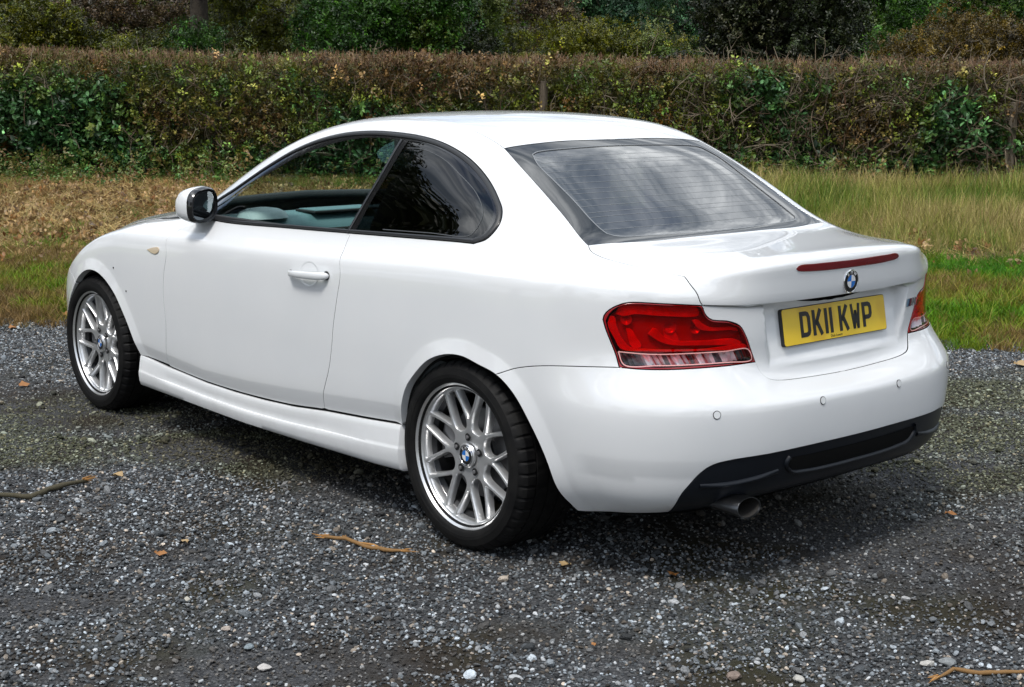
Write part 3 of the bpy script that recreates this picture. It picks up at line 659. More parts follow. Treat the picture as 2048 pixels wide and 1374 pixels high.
# ---- door: front gap, up to the window corner, along the window bottom, rear gap, sill gap
def sub(curve, x0, x1):
    c = resample(curve, .01); s = [tuple(p) for p in c if min(x0, x1)-1e-6 <= p[0] <= max(x0, x1)+1e-6]; return s
WC_F = (1.905, .735, .942)       # front lower corner of the side-window opening
dlo_bot = [(.046, .767, .995), (.373, .769, .984), (.735, .770, .972), (1.123, .770, .959), (1.601, .768, .944), WC_F]
_db = [tuple(p) for p in resample(dlo_bot, .01)]; db_r = [p for p in _db if p[0] < .73]+[(.735, .770, .972)]; db_f = [(.735, .770, .972)]+[p for p in _db if p[0] > .74]
dlo_top = [WC_F, (1.86, .69, .995)]+A['dlo_top'][:]
door_f_top = [WC_F, (1.925, .775, .922)]+A['door_f'][1:]
sill_f = sub(A['sill'], 3, 1.969); sill_m = sub(A['sill'], 1.969, .79); sill_r = sub(A['sill'], .79, 0)
SILL_PT_F = A['door_f'][-1]; SILL_PT_R = A['door_r'][-1]
door = cut([(db_f, ''), (door_f_top, ''), ([SILL_PT_F]+sill_m[1:-1]+[SILL_PT_R], ''), (rev([(.735, .770, .972)]+A['door_r'][1:]), '')], 'cl')
both('door', door, M['paint'], car, ('left door with body-coloured handle', 'right door'))
# ---- front wing
wing_top = [WC_F, (2.05, .72, .932), (2.3, .690, .915), (2.55, .665, .872), (2.8, .62, .838), (3.0, .56, .80)]
FB = [(2.80, .868, .585), (2.88, .86, .615), (3.0, .80, .630), (3.12, .70, .640), (3.22, .56, .66)]; FB2 = [(3.22, .56, .66), (3.14, .55, .73), (3.0, .56, .80)]
fi = int(np.argmin(np.linalg.norm(ARCH_F[:, [0, 2]]-np.array([2.80, .585]), axis=1)))
AF = [tuple(p) for p in ARCH_F]; FBP = AF[fi]; fj = int(np.argmin(np.linalg.norm(ARCH_F[:, [0, 2]]-np.array([2.207, .330]), axis=1)))
wing = cut([(wing_top, ''), (rev(FB2), ''), (rev([FBP]+FB[1:]), ''), (AF[fi:fj+1], 'L'), ([AF[fj]]+sill_f[1:-1] if False else [AF[fj], (2.1, .859, .322), SILL_PT_F], ''), (rev(door_f_top), '')], 'cla', lip=.03)
both('front_wing', wing, M['paint'], car)
# ---- rear quarter with roof rail and A-pillar strip
WS_SIDE = [(1.14, .470, 1.347), (1.3, .490, 1.318), (1.45, .512, 1.277), (1.6, .535, 1.222), (1.74, .560, 1.158), (1.88, .590, 1.085), (2.02, .632, 1.005), (2.10, .66, .955)]
ROOFJ = rev([(1.14, .470, 1.347), (1.0, .468, 1.362), (.8, .470, 1.369)]+A['roofgap'])     # rear -> front
ri = int(np.argmin(np.linalg.norm(ARCH_R[:, [0, 2]]-np.array([-.203, .615]), axis=1))); AR = [tuple(p) for p in ARCH_R]
rj = int(np.argmin(np.linalg.norm(ARCH_R[:, [0, 2]]-np.array([.303, .366]), axis=1)))
bg_ = [AR[ri]]+A['bumpgap'][1:-1]+[A['light_left'][-1]]
quarter = cut([(rev(dlo_top[:-1]+[dlo_bot[0]]) if False else [p for p in rev(A['dlo_top'])][0:0]+rev(dlo_top), ''),
               ([WC_F, (2.02, .705, .938), (2.10, .66, .955)], ''), (rev(WS_SIDE), ''), (rev(ROOFJ), ''), (A['rw_side'], ''), (A['bootgap'], ''), (A['bootgap2'], ''),
               ([A['bootgap2'][-1]]+A['light_top'][1:], ''), (A['light_left'], ''), (rev(bg_), ''), (AR[rj:ri+1][::-1], 'L'),
               ([AR[rj]]+[p for p in rev(sill_r) if .33 < p[0] < .77]+[SILL_PT_R], ''), (rev([(.735, .770, .972)]+A['door_r'][1:]), ''), (rev(db_r), '')], 'cla', lip=.034)
both('rear_quarter_panel', quarter, M['paint'], car, ('left rear quarter with the rear window pillar', 'right rear quarter with the rear window pillar'))
# ---- roof, windscreen, bonnet
CTR = lambda a, b, n=30: [(x, 0, from_top(x)) for x in np.linspace(a, b, n)]
def from_top(x):
    h = T3.ray_cast(Vector((x, .0005, 3)), Vector((0, 0, -1))); return h[0].z
def centre(xa, xb, step=.012):
    n = max(2, int(abs(xa-xb)/step)); out_ = []
    for x in np.linspace(xa, xb, n):
        q = to_pq((x, 0, from_top(x))); out_.append((q[0], Q_END))
    return out_
RWT = A['rw_top'][:3]+[(.190, .10, 1.303), (.187, 0, 1.304)]
WST = [(1.14, .470, 1.347), (1.155, .35, 1.357), (1.165, .2, 1.366), (1.17, 0, 1.370)]
WSB = [(2.10, .66, .955), (2.16, .45, .965), (2.20, .22, .97), (2.21, 0, .975)]
roof = cut([(ROOFJ, ''), (WST, ''), (centre(1.17, .187), 'pq'), (rev(RWT), '')])
put('roof', joined([roof, mirrored(roof)]), M['paint'], car)
ws = cut([(WS_SIDE, ''), (WSB, ''), (centre(2.21, 1.17), 'pq'), (rev(WST), '')], off=-.003, depth=0)
put('windscreen', joined([ws, mirrored(ws)]), M['tint_glass'], car)
BF = [(3.0, .56, .80), (3.10, .45, .80), (3.16, .25, .80), (3.18, 0, .80)]
hood = cut([([(2.10, .66, .955), (2.2, .695, .925)]+[p for p in wing_top if p[0] > 2.25], ''), (BF, ''), (centre(3.18, 2.21), 'pq'), (rev(WSB), '')], '')
wf_gap = cut([([WC_F, (2.02, .705, .938), (2.10, .66, .955)], ''), ([(2.10, .66, .955), (2.2, .695, .925), (2.3, .690, .915)], ''), (rev(wing_top[:3]), '')], '', .02)
put('bonnet', joined([hood, mirrored(hood)]), M['paint'], car)
both('wing_corner', wf_gap, M['black_satin'], car)
# ---- rear screen: black border band and tinted glass
RWB = A['rw_bot'][:2]+[(-.354, .2, 1.009), (-.356, 0, 1.010)]
rwb_ = RWB
rs = cut([(A['rw_side'], ''), (rwb_, ''), (centre(-.356, .187), 'pq'), (RWT[::-1], '')], off=-.0035, gap=.003, depth=.006, spacing=.03)
put('rear_screen', joined([rs, mirrored(rs)]), M['rear_glass'], car)
# ---- boot lid: deck + rear face, joined along the lip
NS = 44
seamD = [(P_C3, np.interp(t, range(6), _cv[11:17])) for t in np.linspace(0, 5, NS)]
seamR = [(np.interp(t, range(6), _cu[len(XS)+3:len(XS)+9]), Q_11) for t in np.linspace(0, 5, NS)]
def centre_rear(z0, z1, step=.012):
    out_ = []
    for z in np.linspace(z0, z1, max(2, int(abs(z0-z1)/step))):
        h = T3.ray_cast(Vector((-3, .0005, z)), Vector((1, 0, 0))); q = to_pq(h[0]); out_.append((P_END, q[1]))
    return out_
deck = cut([(A['bootgap'], ''), (seamD, 'pq'), (centre(from_pq(P_C3, Q_END)[0][0]+.0005, -.356)[0:], 'pq'), (rev(rwb_), '')], '')
CRB = [(-.761, .568, .869), (-.808, .458, .863), (-.834, .341, .8625), (-.845, .17, .8625), (-.850, 0, .8625)]
crq = to_pq((-.85, 0.0, .8625))
face_u = cut([(A['bootgap2'], ''), (CRB, 'L'), ([(P_END, crq[1])]+[c for c in centre_rear(.875, .985)]+[(P_END, Q_11)], 'pq'), (seamR[::-1], 'pq')], '', gap=.0016, lip=.066)
BB = A['boot_bot'][:-1]+[(-.852, .08, .619), (-.853, 0, .618)]
face_l = cut([(CRB, ''), (A['light_in'], ''), (BB, ''), ([to_pq((-.853, 0, .618))*[0, 1]+[P_END, 0]]+centre_rear(.635, .85)+[(P_END, crq[1])], 'pq')], 'r', gap=.0016, off=-.0025, spacing=.014)
boot = joined([deck, mirrored(deck), face_u, mirrored(face_u), face_l, mirrored(face_l)])
boot_o = put('boot_lid', boot, M['paint'], car)
# ---- rear bumper and its dark insert
ai = int(np.argmin(np.linalg.norm(ARCH_R[:, [0, 2]]-np.array([-.452, .225]), axis=1)))
ROW0 = []
_it = [to_pq(p) for p in resample(A['insert_top'], .02)]
INS_P0 = float(to_pq(A['insert_top'][0])[0])
INS = [tuple(from_pq(INS_P0, .0005)[0])]+A['insert_top'][1:-1]+[(-.917, .2, .430), (-.922, .08, .430), (-.923, 0, .430)]
arP = float(to_pq(AR[-1])[0])
row0 = lambda a, b, n: [(p, .0004) for p in np.linspace(a, b, n)]
lb = [A['light_left'][-1]]+A['light_bot'][1:-1]+[A['light_in'][-1]]
bumper = cut([(bg_, ''), (lb, ''), ([A['light_in'][-1]]+BB[1:], ''), ([to_pq((-.853, 0, .618))*[0, 1]+[P_END, 0]]+centre_rear(.60, .445)+[to_pq((-.923, 0, .430))*[0, 1]+[P_END, 0]], 'pq'),
              (rev(INS), ''), ([to_pq(INS[0])]+row0(INS_P0-.01, arP+.01, 18)+[to_pq(AR[-1])], 'pq'), (AR[ri:][::-1], 'L')], 'ab', lip=.03)
put('rear_bumper', joined([bumper, mirrored(bumper)]), M['paint'], car)
insert = cut([(INS, ''), ([to_pq((-.923, 0, .430))*[0, 1]+[P_END, 0]]+centre_rear(.42, .28)+[(P_END, .0004)], 'pq'), (row0(P_END, INS_P0, 40), 'pq')], '', off=-.004)
put('bumper_insert', joined([insert, mirrored(insert)]), M['dark_plastic'], car)
# ---- front bumper (mostly hidden)
fbp = [(q[0], q[1]) for q in (to_pq(p) for p in resample(BF, .02))]
fbump = cut([([FBP]+FB[1:], ''), (FB2, ''), (BF, ''), (centre(3.18, 3.40), 'pq')] + [([(.012, Q_END-.01), (.012, .02)], 'pq'), (row0(.03, float(to_pq(AF[0])[0]), 40), 'pq'), (AF[:fi+1], 'L')], 'a', spacing=.03)
put('front_bumper', joined([fbump, mirrored(fbump)]), M['paint'], car)
# ---------------------------------------------------------------- black shell added behind the panels to keep the gaps dark
def shell(curves_, name, kind='', sym=False, g=-.014, off=-.017):
    s_ = cut(curves_, kind, .045, g, 0, 0, off, feats=False)
    return s_
VS = []
VS.append(shell([(db_f, ''), (door_f_top, ''), ([SILL_PT_F]+sill_m[1:-1]+[SILL_PT_R], ''), (rev([(.735, .770, .972)]+A['door_r'][1:]), '')], 'd'))
VS.append(shell([(wing_top, ''), (rev(FB2), ''), (rev([FBP]+FB[1:]), ''), (AF[fi:fj+1], ''), ([AF[fj], (2.1, .859, .322), SILL_PT_F], ''), (rev(door_f_top), '')], 'w'))
VS.append(shell([(rev(dlo_top), ''), ([WC_F, (2.02, .705, .938), (2.10, .66, .955)], ''), (rev(WS_SIDE), ''), (rev(ROOFJ), ''), (A['rw_side'], ''), (A['bootgap'], ''), (A['bootgap2'], ''),
               ([A['bootgap2'][-1]]+A['light_top'][1:], ''), (A['light_left'], ''), (rev(bg_), ''), (AR[rj:ri+1][::-1], ''),
               ([AR[rj]]+[p for p in rev(sill_r) if .33 < p[0] < .77]+[SILL_PT_R], ''), (rev([(.735, .770, .972)]+A['door_r'][1:]), ''), (rev(db_r), '')], 'q'))
VS.append(shell([(ROOFJ, ''), (WST, ''), (centre(1.17, .187), 'pq'), (rev(RWT), '')], 'r'))
VS.append(shell([(A['bootgap'], ''), (seamD, 'pq'), (centre(from_pq(P_C3, Q_END)[0][0]+.0005, -.356), 'pq'), (rev(rwb_), '')], 'k', off=-.03))
VS.append(shell([(A['bootgap2'], ''), (A['light_in'], ''), (BB, ''), ([to_pq((-.853, 0, .618))*[0, 1]+[P_END, 0]]+centre_rear(.635, .985)+[(P_END, Q_11)], 'pq'), (seamR[::-1], 'pq')], 'k', off=-.06))
VS.append(shell([(bg_, ''), (lb, ''), ([A['light_in'][-1]]+BB[1:], ''), ([to_pq((-.853, 0, .618))*[0, 1]+[P_END, 0]]+centre_rear(.60, .30)+[(P_END, .0004)], 'pq'),
              (row0(P_END, arP, 40), 'pq'), (AR[ri:][::-1], '')], 'b'))
allv = joined(VS+[mirrored(v) for v in VS])
put('gap_shade_shell', allv, M['void'], car)
# wheel arch liners, floor pan, rear valance
for cx_ in (0.0, 2.66):
    for s_ in (1, -1):
        mb = MB(); prof = [(.375, .80), (.385, .60), (.385, .42)]; n_ = 28; v = []
        for a in np.linspace(R_(-10), R_(192), n_):
            for r_, y_ in prof: v.append((cx_+r_*math.cos(a)*(1 if cx_ else 1)-.05*(cx_ == 0), s_*y_, .30+r_*.93*math.sin(a)))
        mb.add(v, [[i*3+k, (i+1)*3+k, (i+1)*3+k+1, i*3+k+1] for i in range(n_-1) for k in range(2)])
        b_ = len(v); mb.add([(cx_-.05*(cx_ == 0), s_*.42, .3)]+[(cx_+.385*math.cos(a)-.05*(cx_ == 0), s_*.42, .30+.385*.93*math.sin(a)) for a in np.linspace(R_(-10), R_(192), n_)], [[0, i+1, i+2] for i in range(n_-1)])
        mb.build('wheel_arch_liner', M['void'], car)
mb = MB()
mb.box((1.33, 0, .225), (.95, .74, .035)); mb.box((2.9, 0, .24), (.30, .60, .03)); mb.box((1.33, 0, .20), (1.5, .14, .03)); mb.box((-.30, 0, .33), (.42, .40, .06)); mb.box((2.66, 0, .26), (.4, .4, .05)); mb.box((0, 0, .28), (.06, .62, .03)); mb.box((2.66, 0, .24), (.05, .62, .03))
bevel(mb.build('floor_pan', M['void'], car), .01)
mb = MB()   # closes the bumper underneath
v = []
for p in np.linspace(P_END, arP, 40):
    q = from_pq(p, .0008)[0]; v += [tuple(q), (max(q[0], -.72)+.16, q[1]*.80, q[2]+.03)]
nn_ = len(v)//2; mb.add(v, [[2*i, 2*i+2, 2*i+3, 2*i+1] for i in range(nn_-1)]); mb.add([(a, -b, c) for a, b, c in v], [[2*i, 2*i+1, 2*i+3, 2*i+2] for i in range(nn_-1)])
mb.build('bumper_underside', M['void'], car)

# ---------------------------------------------------------------- sill skirts
def skirt():
    xs = np.concatenate([np.linspace(2.205, .312, 120)]); V, F = [], []
    bot = sorted([(2.175, .186), (1.962, .181), (1.568, .174), (1.341, .171), (.921, .178), (.636, .186), (.458, .190), (.285, .199)]); bx, bz = zip(*bot)
    tx = sorted([(p[0], p[1], p[2]) for p in A['sill']]); ax = [t[0] for t in tx]
    for x in xs:
        zt = np.interp(x, ax, [t[2] for t in tx])-.0045; yt = np.interp(x, ax, [t[1] for t in tx])-.001; zb = np.interp(x, bx, bz); h = zt-zb
        sc = 1/(1+math.exp(-(2.00-x)/.03))*1/(1+math.exp(-(x-.62)/.09))       # scallop of the upper part
        zl = zt-h*(.50 if x < 1.95 else .50+.0*(x-1.95)); e = .0085*sc
        rows = [(yt-.016, zt-.002), (yt-.003, zt-.0008), (yt+.0002, zt-.0022), (yt+.0022, zt-.0065), (yt+.0045-e*.1, zt-h*.14), (yt+.0075-e*.5, zt-h*.27), (yt+.0105-e*1.0, zl+h*.08), (yt+.0115-e*.95, zl+h*.028), (yt+.0130-e*.30, zl+.002),
                (yt+.0136, zl-h*.02), (yt+.0135, zl-h*.12), (yt+.0115, zl-h*.28), (yt+.006, zl-h*.42), (yt-.003, zb+.004), (yt-.014, zb), (yt-.06, zb+.006)]
        V += [(x, y, z) for y, z in rows]
    n = len(rows)
    F = [[i*n+k, (i+1)*n+k, (i+1)*n+k+1, i*n+k+1] for i in range(len(xs)-1) for k in range(n-1)]
    for i, x in ((0, 1), (len(xs)-1, 0)):   # returns into the arches
        b = len(V); V += [V[i*n+k] for k in range(n)]+[(V[i*n+k][0]+(.012 if x else -.022), V[i*n+k][1]-.045, V[i*n+k][2]) for k in range(n)]
        F += [[b+k, b+k+1, b+n+k+1, b+n+k] if x else [b+k, b+n+k, b+n+k+1, b+k+1] for k in range(n-1)]
    return V, F
V, F = skirt()
for s_ in (1, -1):
    o = link_mesh('side_skirt', [(x, y*s_, z) for x, y, z in V], F if s_ < 0 else [f[::-1] for f in F], M['paint'], car, True); smooth_by_angle(o, 40)

# ---------------------------------------------------------------- side windows
gl_r = [(.754, .770, .972), (.720, .718, 1.079), (.683, .663, 1.188), (.662, .594, 1.301)]
dg_top = [(.662, .594, 1.301)]+A['door_glass'][1:6]+[(1.60, .672, 1.088), (1.70, .700, 1.035), (1.79, .725, .99), (1.80, .752, .952)]
dg_bot = [(1.80, .752, .952), (1.60, .763, .953), (1.125, .768, .966), (.754, .770, .976)]
gl_r[0] = dg_bot[-1]; gl_r[-1] = dg_top[0]
qg_f = [(.706, .766, .986), (.682, .723, 1.072), (.645, .668, 1.178), (.618, .596, 1.297)]
qg_top = [qg_f[-1]]+A['q_glass'][1:]; qg_bot = [A['q_glass'][-1], (.356, .764, .999), qg_f[0]]
dlo_loop = [(dlo_top, ''), (dlo_bot, '')]
trim = cut([(dlo_top, ''), (dlo_bot, '')], 'f', .018, .0015, .016, .0015, -.003, holes=[[dg_top, dg_bot, gl_r], [qg_top, qg_bot, rev(qg_f)[::-1]]], feats=False)
both('window_surround', trim, M['black_gloss'], car)
seal_top = dlo_top
mb_r = resample(seal_top, .02); mb_b = resample(dlo_bot, .02)
def strip(path, w, off, name, m, inward):
    """raised rubber/trim bead following a line on the skin"""
    P = [np.array(p) for p in path]; V, F = [], []
    for i, p in enumerate(P):
        q = to_pq(p); c0, n = from_pq(*q); t = P[min(i+1, len(P)-1)]-P[max(i-1, 0)]; t /= np.linalg.norm(t); o = np.cross(t, n)*inward
        for a, h in ((0, -.004), (0, off), (.35, off+.002), (.65, off+.002), (1, off), (1, -.004)): V.append(c0+o*(w*a+.0025)+n*h)
    k = 6; F = [[i*k+j, (i+1)*k+j, (i+1)*k+j+1, i*k+j+1] for i in range(len(P)-1) for j in range(k-1)]
    obs = []
    for s_ in (1, -1):
        o_ = link_mesh(name, [(v[0], v[1]*s_, v[2]) for v in V], F, m, car, True); smooth_by_angle(o_, 50); obs.append(o_)
    return obs
strip(mb_r, .016, .0005, 'window_seal', M['black_satin'], 1)
strip(mb_b, .010, .0010, 'waist_seal', M['black_satin'], 1)
strip(resample(gl_r, .02), .012, .001, 'pillar_trim', M['black_gloss'], 1)
dglass = cut([(dg_top, ''), (dg_bot, ''), (gl_r, '')], 'f', .03, -.004, 0, 0, -.0055, feats=False)
both('door_window', dglass, M['tint_glass'], car)
qglass = cut([(qg_top, ''), (qg_bot, ''), (qg_f, '')], 'f', .03, -.004, 0, 0, -.0045, feats=False)
both('quarter_window', qglass, M['privacy_glass'], car)
# printed line on the quarter glass
ql = [(.600, .605, 1.270)]+[(.52, .607, 1.272), (.385, .620, 1.245), (.262, .642, 1.196), (.150, .667, 1.145), (.083, .694, 1.10), (.062, .712, 1.072), (.064, .738, 1.035), (.080, .755, 1.018), (.30, .762, 1.010), (.55, .764, 1.002)]
def line_on(path, w, name, m, off=.0006, mirror=True, parent=None):
    P = [np.array(p) for p in path]; V, F = [], []
    for i, p in enumerate(P):
        c0, n = from_pq(*to_pq(p)); t = P[min(i+1, len(P)-1)]-P[max(i-1, 0)]; t /= np.linalg.norm(t); o = np.cross(t, n)
        V += [c0+o*w*.5+n*off, c0-o*w*.5+n*off]
    F = [[2*i, 2*i+2, 2*i+3, 2*i+1] for i in range(len(P)-1)]
    r = [link_mesh(name, V, F, m, parent or car, True)]
    if mirror: r.append(link_mesh(name, [(v[0], -v[1], v[2]) for v in V], [f[::-1] for f in F], m, parent or car, True))
    return r
line_on(resample(ql, .015), .0028, 'glass_line', M['quarter_line'], -.0035)
# ---------------------------------------------------------------- rear screen band, line and heating wires
FT = [A['frit_top'][0], (.150, .400, 1.271), (.148, .25, 1.279), (.146, .10, 1.283), (.145, 0, 1.284)]
FSd = A['frit_side']; FBt = A['frit_bot'][:-1]+[(-.325, .10, 1.019), (-.326, 0, 1.019)]
band = cut([(A['rw_side'], ''), (rwb_, ''), ([to_pq(rwb_[-1])*[0, 1]+[0, 0]] and centre(-.356, -.326), 'pq'), (rev(FBt), ''), (rev(FSd), ''), (FT, ''), (centre(.145, .187), 'pq'), (rev(RWT)[::1], '')], 'f', .02, .002, 0, 0, -.0020, feats=False)
put('rear_screen_band', joined([band, mirrored(band)]), M['band'], car)
fr_line = [(0, 0)]
full = resample(FSd, .012)
path_h = [tuple(p) for p in resample([(.145, .001, 1.284)]+rev(FT)[1:-1]+[FT[0]], .015)]+[tuple(p) for p in full[1:]]+[tuple(p) for p in resample(FBt, .015)[1:]]
line_on(path_h, .0042, 'screen_outline', M['heater'], -.0012)
for k in range(14):
    hv = MB()
    t = .06+k*.90/13.0; i0 = full[int(t*(len(full)-1))]; x0, y0, z0 = i0; xe = x0
    for s_ in (1, -1):
        P = []
        for u in np.linspace(0, 1, 16):
            y = y0*(1-u); h = T3.ray_cast(Vector((x0+.004*0-.028*(1-(y/y0)**2), max(y, .0006), 3)), Vector((0, 0, -1))); P.append(h[0])
        V = []
        for i, p in enumerate(P):
            V += [(p.x-.0005, s_*p.y, p.z-.0031-.0005*.5), (p.x+.0005, s_*p.y, p.z-.0031+.0005*.5)]
        hv.add(V, [[2*i, 2*i+2, 2*i+3, 2*i+1] for i in range(15)])
    hv.build('heating_wire', M['heater_wire'], car)

# ---------------------------------------------------------------- tail lights
def lamp(s_):
    root_parts = []
    outline = [(rev(A['light_in']), ''), (A['light_top'], ''), (A['light_left'], ''), (A['light_bot'], '')]
    outline = [(A['light_top'], ''), (A['light_left'], ''), (A['light_bot'], ''), (rev(A['light_in']), '')]
    def mk(curves_, off, depth=0, gap=.0, rnd=0.0, sp_=.03, holes=()):
        c = cut(curves_, 'f', sp_, gap, depth, rnd, off, feats=False, holes=holes); return mirrored(c) if s_ < 0 else c
    base = put('taillight', mk(outline, -.030, 0, .001), M['red_frame'], car)
    base['label'] = ('left' if s_ > 0 else 'right')+' tail light, red with a clear lower strip'
    li_ = A['lamp_in']; loop = [(li_+[li_[0]], '')]
    strip_ = A['light_strip']; st = [(strip_+[strip_[0]], '')]
    frame = put('lamp_frame', mk(outline, -.0005, .03, .0022, .0016, .02, [[li_+[li_[0]]]]), M['red_frame'], base)
    put('lamp_lens', mk(loop, -.001, 0, -.001, 0, .02, [[strip_+[strip_[0]]]]), M['lens_red'], base)
    put('reversing_lens', mk(st, -.001, 0, -.0006, 0, .02), M['lens_clear'], base)
    V_, F_ = [], []
    ln = line_on(resample(strip_+[strip_[0]], .006), .0032, 'lens_rib', M['lens_rib'], .0004, False, base)[0]
    if s_ < 0:
        for v in ln.data.vertices: v.co.y *= -1
    # silver strip with vertical flutes behind the clear part
    up = resample(strip_[:5], .004); lo = resample(rev(strip_[5:]), .004); lo = lo if np.linalg.norm(lo[0]-up[0]) < np.linalg.norm(lo[-1]-up[0]) else lo[::-1]
    mb = MB(); n_ = 46; V = []
    lcg = random.Random(5)
    for i in range(n_):
        a = up[int(i/(n_-1)*(len(up)-1))]; b = lo[int(i/(n_-1)*(len(lo)-1))]; nrm = from_pq(*to_pq(a))[1]; d_ = -.010-.012*(i % 2)-(.010 if lcg.random() < .3 else 0)
        V += [tuple(a+nrm*d_), tuple(b+nrm*d_)]
    if s_ < 0: V = [(x, -y, z) for x, y, z in V]
    fs = [[2*i, 2*i+2, 2*i+3, 2*i+1] for i in range(n_-1)]; mb.add(V, fs)
    mb.m = [1 if (i % 9 in (5, 6) or i < 6 or i > 41) else 0 for i in range(len(mb.f))]
    mb.build('reversing_reflector', [M['refl_silver'], M['lamp_dark']], base)
    for key, off, m in (('bar_a', -.010, 'red_bright'), ('bar_b', -.011, 'red_bright'), ('bar_d', -.016, 'red_bright'), ('bar_e', -.014, 'red_bright'), ('bar_c', -.007, 'red_bright'), ('bar_f', -.012, 'red_bright')):
        c = A[key]+[A[key][0]]; put('light_bar', mk([(c, '')], off, .012, .0008, .001, .02), M[m], base)
    put('lamp_reflector', mk(loop, -.026, 0, .0), M['red_deep'], base)
    for px_, rr in (((-.628, .748, .828), .017), ((-.722, .655, .806), .019), ((-.760, .585, .800), .016)):
        c0, nm = from_pq(*to_pq(px_)); c0 = Vector(c0); nm = Vector(nm); t_ = nm.orthogonal().normalized(); b2 = nm.cross(t_); V = []
        for k_, h_ in ((1.0, -.0125), (.85, -.0145), (.5, -.021), (.15, -.0235)): V += [c0+nm*h_+(t_*math.cos(a)+b2*math.sin(a))*rr*k_ for a in np.linspace(0, 2*math.pi, 20, endpoint=False)]
        link_mesh('bulb_bowl', [(v.x, v.y*s_, v.z) for v in V], [[i*20+k, i*20+(k+1) % 20, (i+1)*20+(k+1) % 20, (i+1)*20+k] for i in range(3) for k in range(20)]+[[60+k for k in range(20)]], M['red_deep'], base, True)
    return base
lamp(1); lamp(-1)
# third brake light
TB = [(-.86, .262, .9595), (-.86, .255, .9535), (-.86, .18, .9475), (-.866, .0, .9455)]; TT = [(-.866, 0, .9690), (-.86, .18, .9705), (-.86, .250, .9695), (-.86, .262, .9595)]
tb = cut([(TB, ''), ([to_pq(TB[-1])*[0, 1]+[P_END, 0], to_pq(TT[0])*[0, 1]+[P_END, 0]], 'pq'), (TT, '')], 'f', .01, 0, .004, .0015, .0022, feats=False)
put('third_brake_light', joined([tb, mirrored(tb)]), M['third_light'], car)
# ---------------------------------------------------------------- writing
def glyph_strokes(ch):
    W_, H_ = 50.0, 79.0; s = 7.0
    if ch == 'D': return [([(s, s), (s, H_-s), (W_-20, H_-s), (W_-12, H_-10), (W_-s, H_-19), (W_-s, 19), (W_-12, 10), (W_-20, s)], True)], W_
    if ch == 'K': return [([(s, 0), (s, H_)], False), ([(W_-7.5, H_), (s+7, 32)], False), ([(20, 46), (W_-7, 0)], False)], W_
    if ch == '1': return [([(s, 0), (s, H_)], False)], 14.0
    if ch == 'W': return [([(5.5, H_), (15, 0)], False), ([(15, 0), (25, 58)], False), ([(25, 58), (35, 0)], False), ([(35, 0), (W_-5.5, H_)], False)], W_
    if ch == 'P': return [([(s, 0), (s, H_-s), (W_-19, H_-s), (W_-11, H_-10), (W_-s, H_-18), (W_-s, 42), (W_-11, 34), (W_-19, 31), (s, 31)], False)], W_
    return [], W_
def stroke(mb, pts, w, closed, place, h0, h1):
    P = [np.array(p, float) for p in pts]; n = len(P); L, Rr = [], []
    for i in range(n):
        a = P[i-1] if (closed or i > 0) else None; b = P[(i+1) % n] if (closed or i < n-1) else None
        d1 = (P[i]-a)/np.linalg.norm(P[i]-a) if a is not None else None; d2 = (b-P[i])/np.linalg.norm(b-P[i]) if b is not None else None
        if d1 is None: d1 = d2
        if d2 is None: d2 = d1
        n1 = np.array([-d1[1], d1[0]]); n2 = np.array([-d2[1], d2[0]]); m_ = n1+n2; m_ /= np.linalg.norm(m_); k = 1/max(.5, m_@n1)
        L.append(P[i]+m_*w*.5*k); Rr.append(P[i]-m_*w*.5*k)
    V = [place(p[0], p[1], h1) for p in L]+[place(p[0], p[1], h1) for p in Rr]+[place(p[0], p[1], h0) for p in L]+[place(p[0], p[1], h0) for p in Rr]
    F = []
    for i in range(n if closed else n-1):
        j = (i+1) % n; F += [[i, j, n+j, n+i], [i, 2*n+i, 2*n+j, j], [n+j, 3*n+j, 3*n+i, n+i]]
    mb.add(V, F)
def text_mesh(txt, size, place, name, m, parent, depth=.0006, align='CENTER', shear=0):
    cu = bpy.data.curves.new(name, 'FONT'); cu.body = txt; cu.size = size; cu.extrude = depth; cu.align_x = align; cu.align_y = 'CENTER'; cu.resolution_u = 3; cu.shear = shear
    to = bpy.data.objects.new(name, cu); C.objects.link(to); dg = bpy.context.evaluated_depsgraph_get(); me0 = bpy.data.meshes.new_from_object(to.evaluated_get(dg))
    V = [place(v.co.x, v.co.y, v.co.z) for v in me0.vertices]; F = [list(p.vertices) for p in me0.polygons]
    bpy.data.objects.remove(to); bpy.data.curves.remove(cu); bpy.data.meshes.remove(me0)
    return link_mesh(name, V, F, m, parent)
# number plate, local axes: right = -Y (seen from behind), up tilted
PT = .185; PC = Vector((-.8125, 0, .7745))
pu = Vector((math.sin(PT), 0, math.cos(PT))); pn = Vector((-math.cos(PT), 0, math.sin(PT)))
def on_plate(u, v, h): return tuple(PC+Vector((0, -1, 0))*u+pu*v+pn*h)
def rrect(w_, h_, r, n=5):
    out_ = []
    for cx_, cy_, a0 in ((w_-r, h_-r, 0), (-w_+r, h_-r, 90), (-w_+r, -h_+r, 180), (w_-r, -h_+r, 270)):
        for k in range(n+1): a = R_(a0+90*k/n); out_.append((cx_+r*math.cos(a), cy_+r*math.sin(a)))
    return out_
q = rrect(.260, .0555, .008); n_ = len(q)
plate = link_mesh('number_plate', [on_plate(u, v, .0015) for u, v in q]+[on_plate(u, v, -.0035) for u, v in q], [list(range(n_))]+[[i, n_+i, n_+(i+1) % n_, (i+1) % n_] for i in range(n_)], M['plate_yellow'], car)
plate['label'] = 'yellow rear number plate reading DK11 KWP'
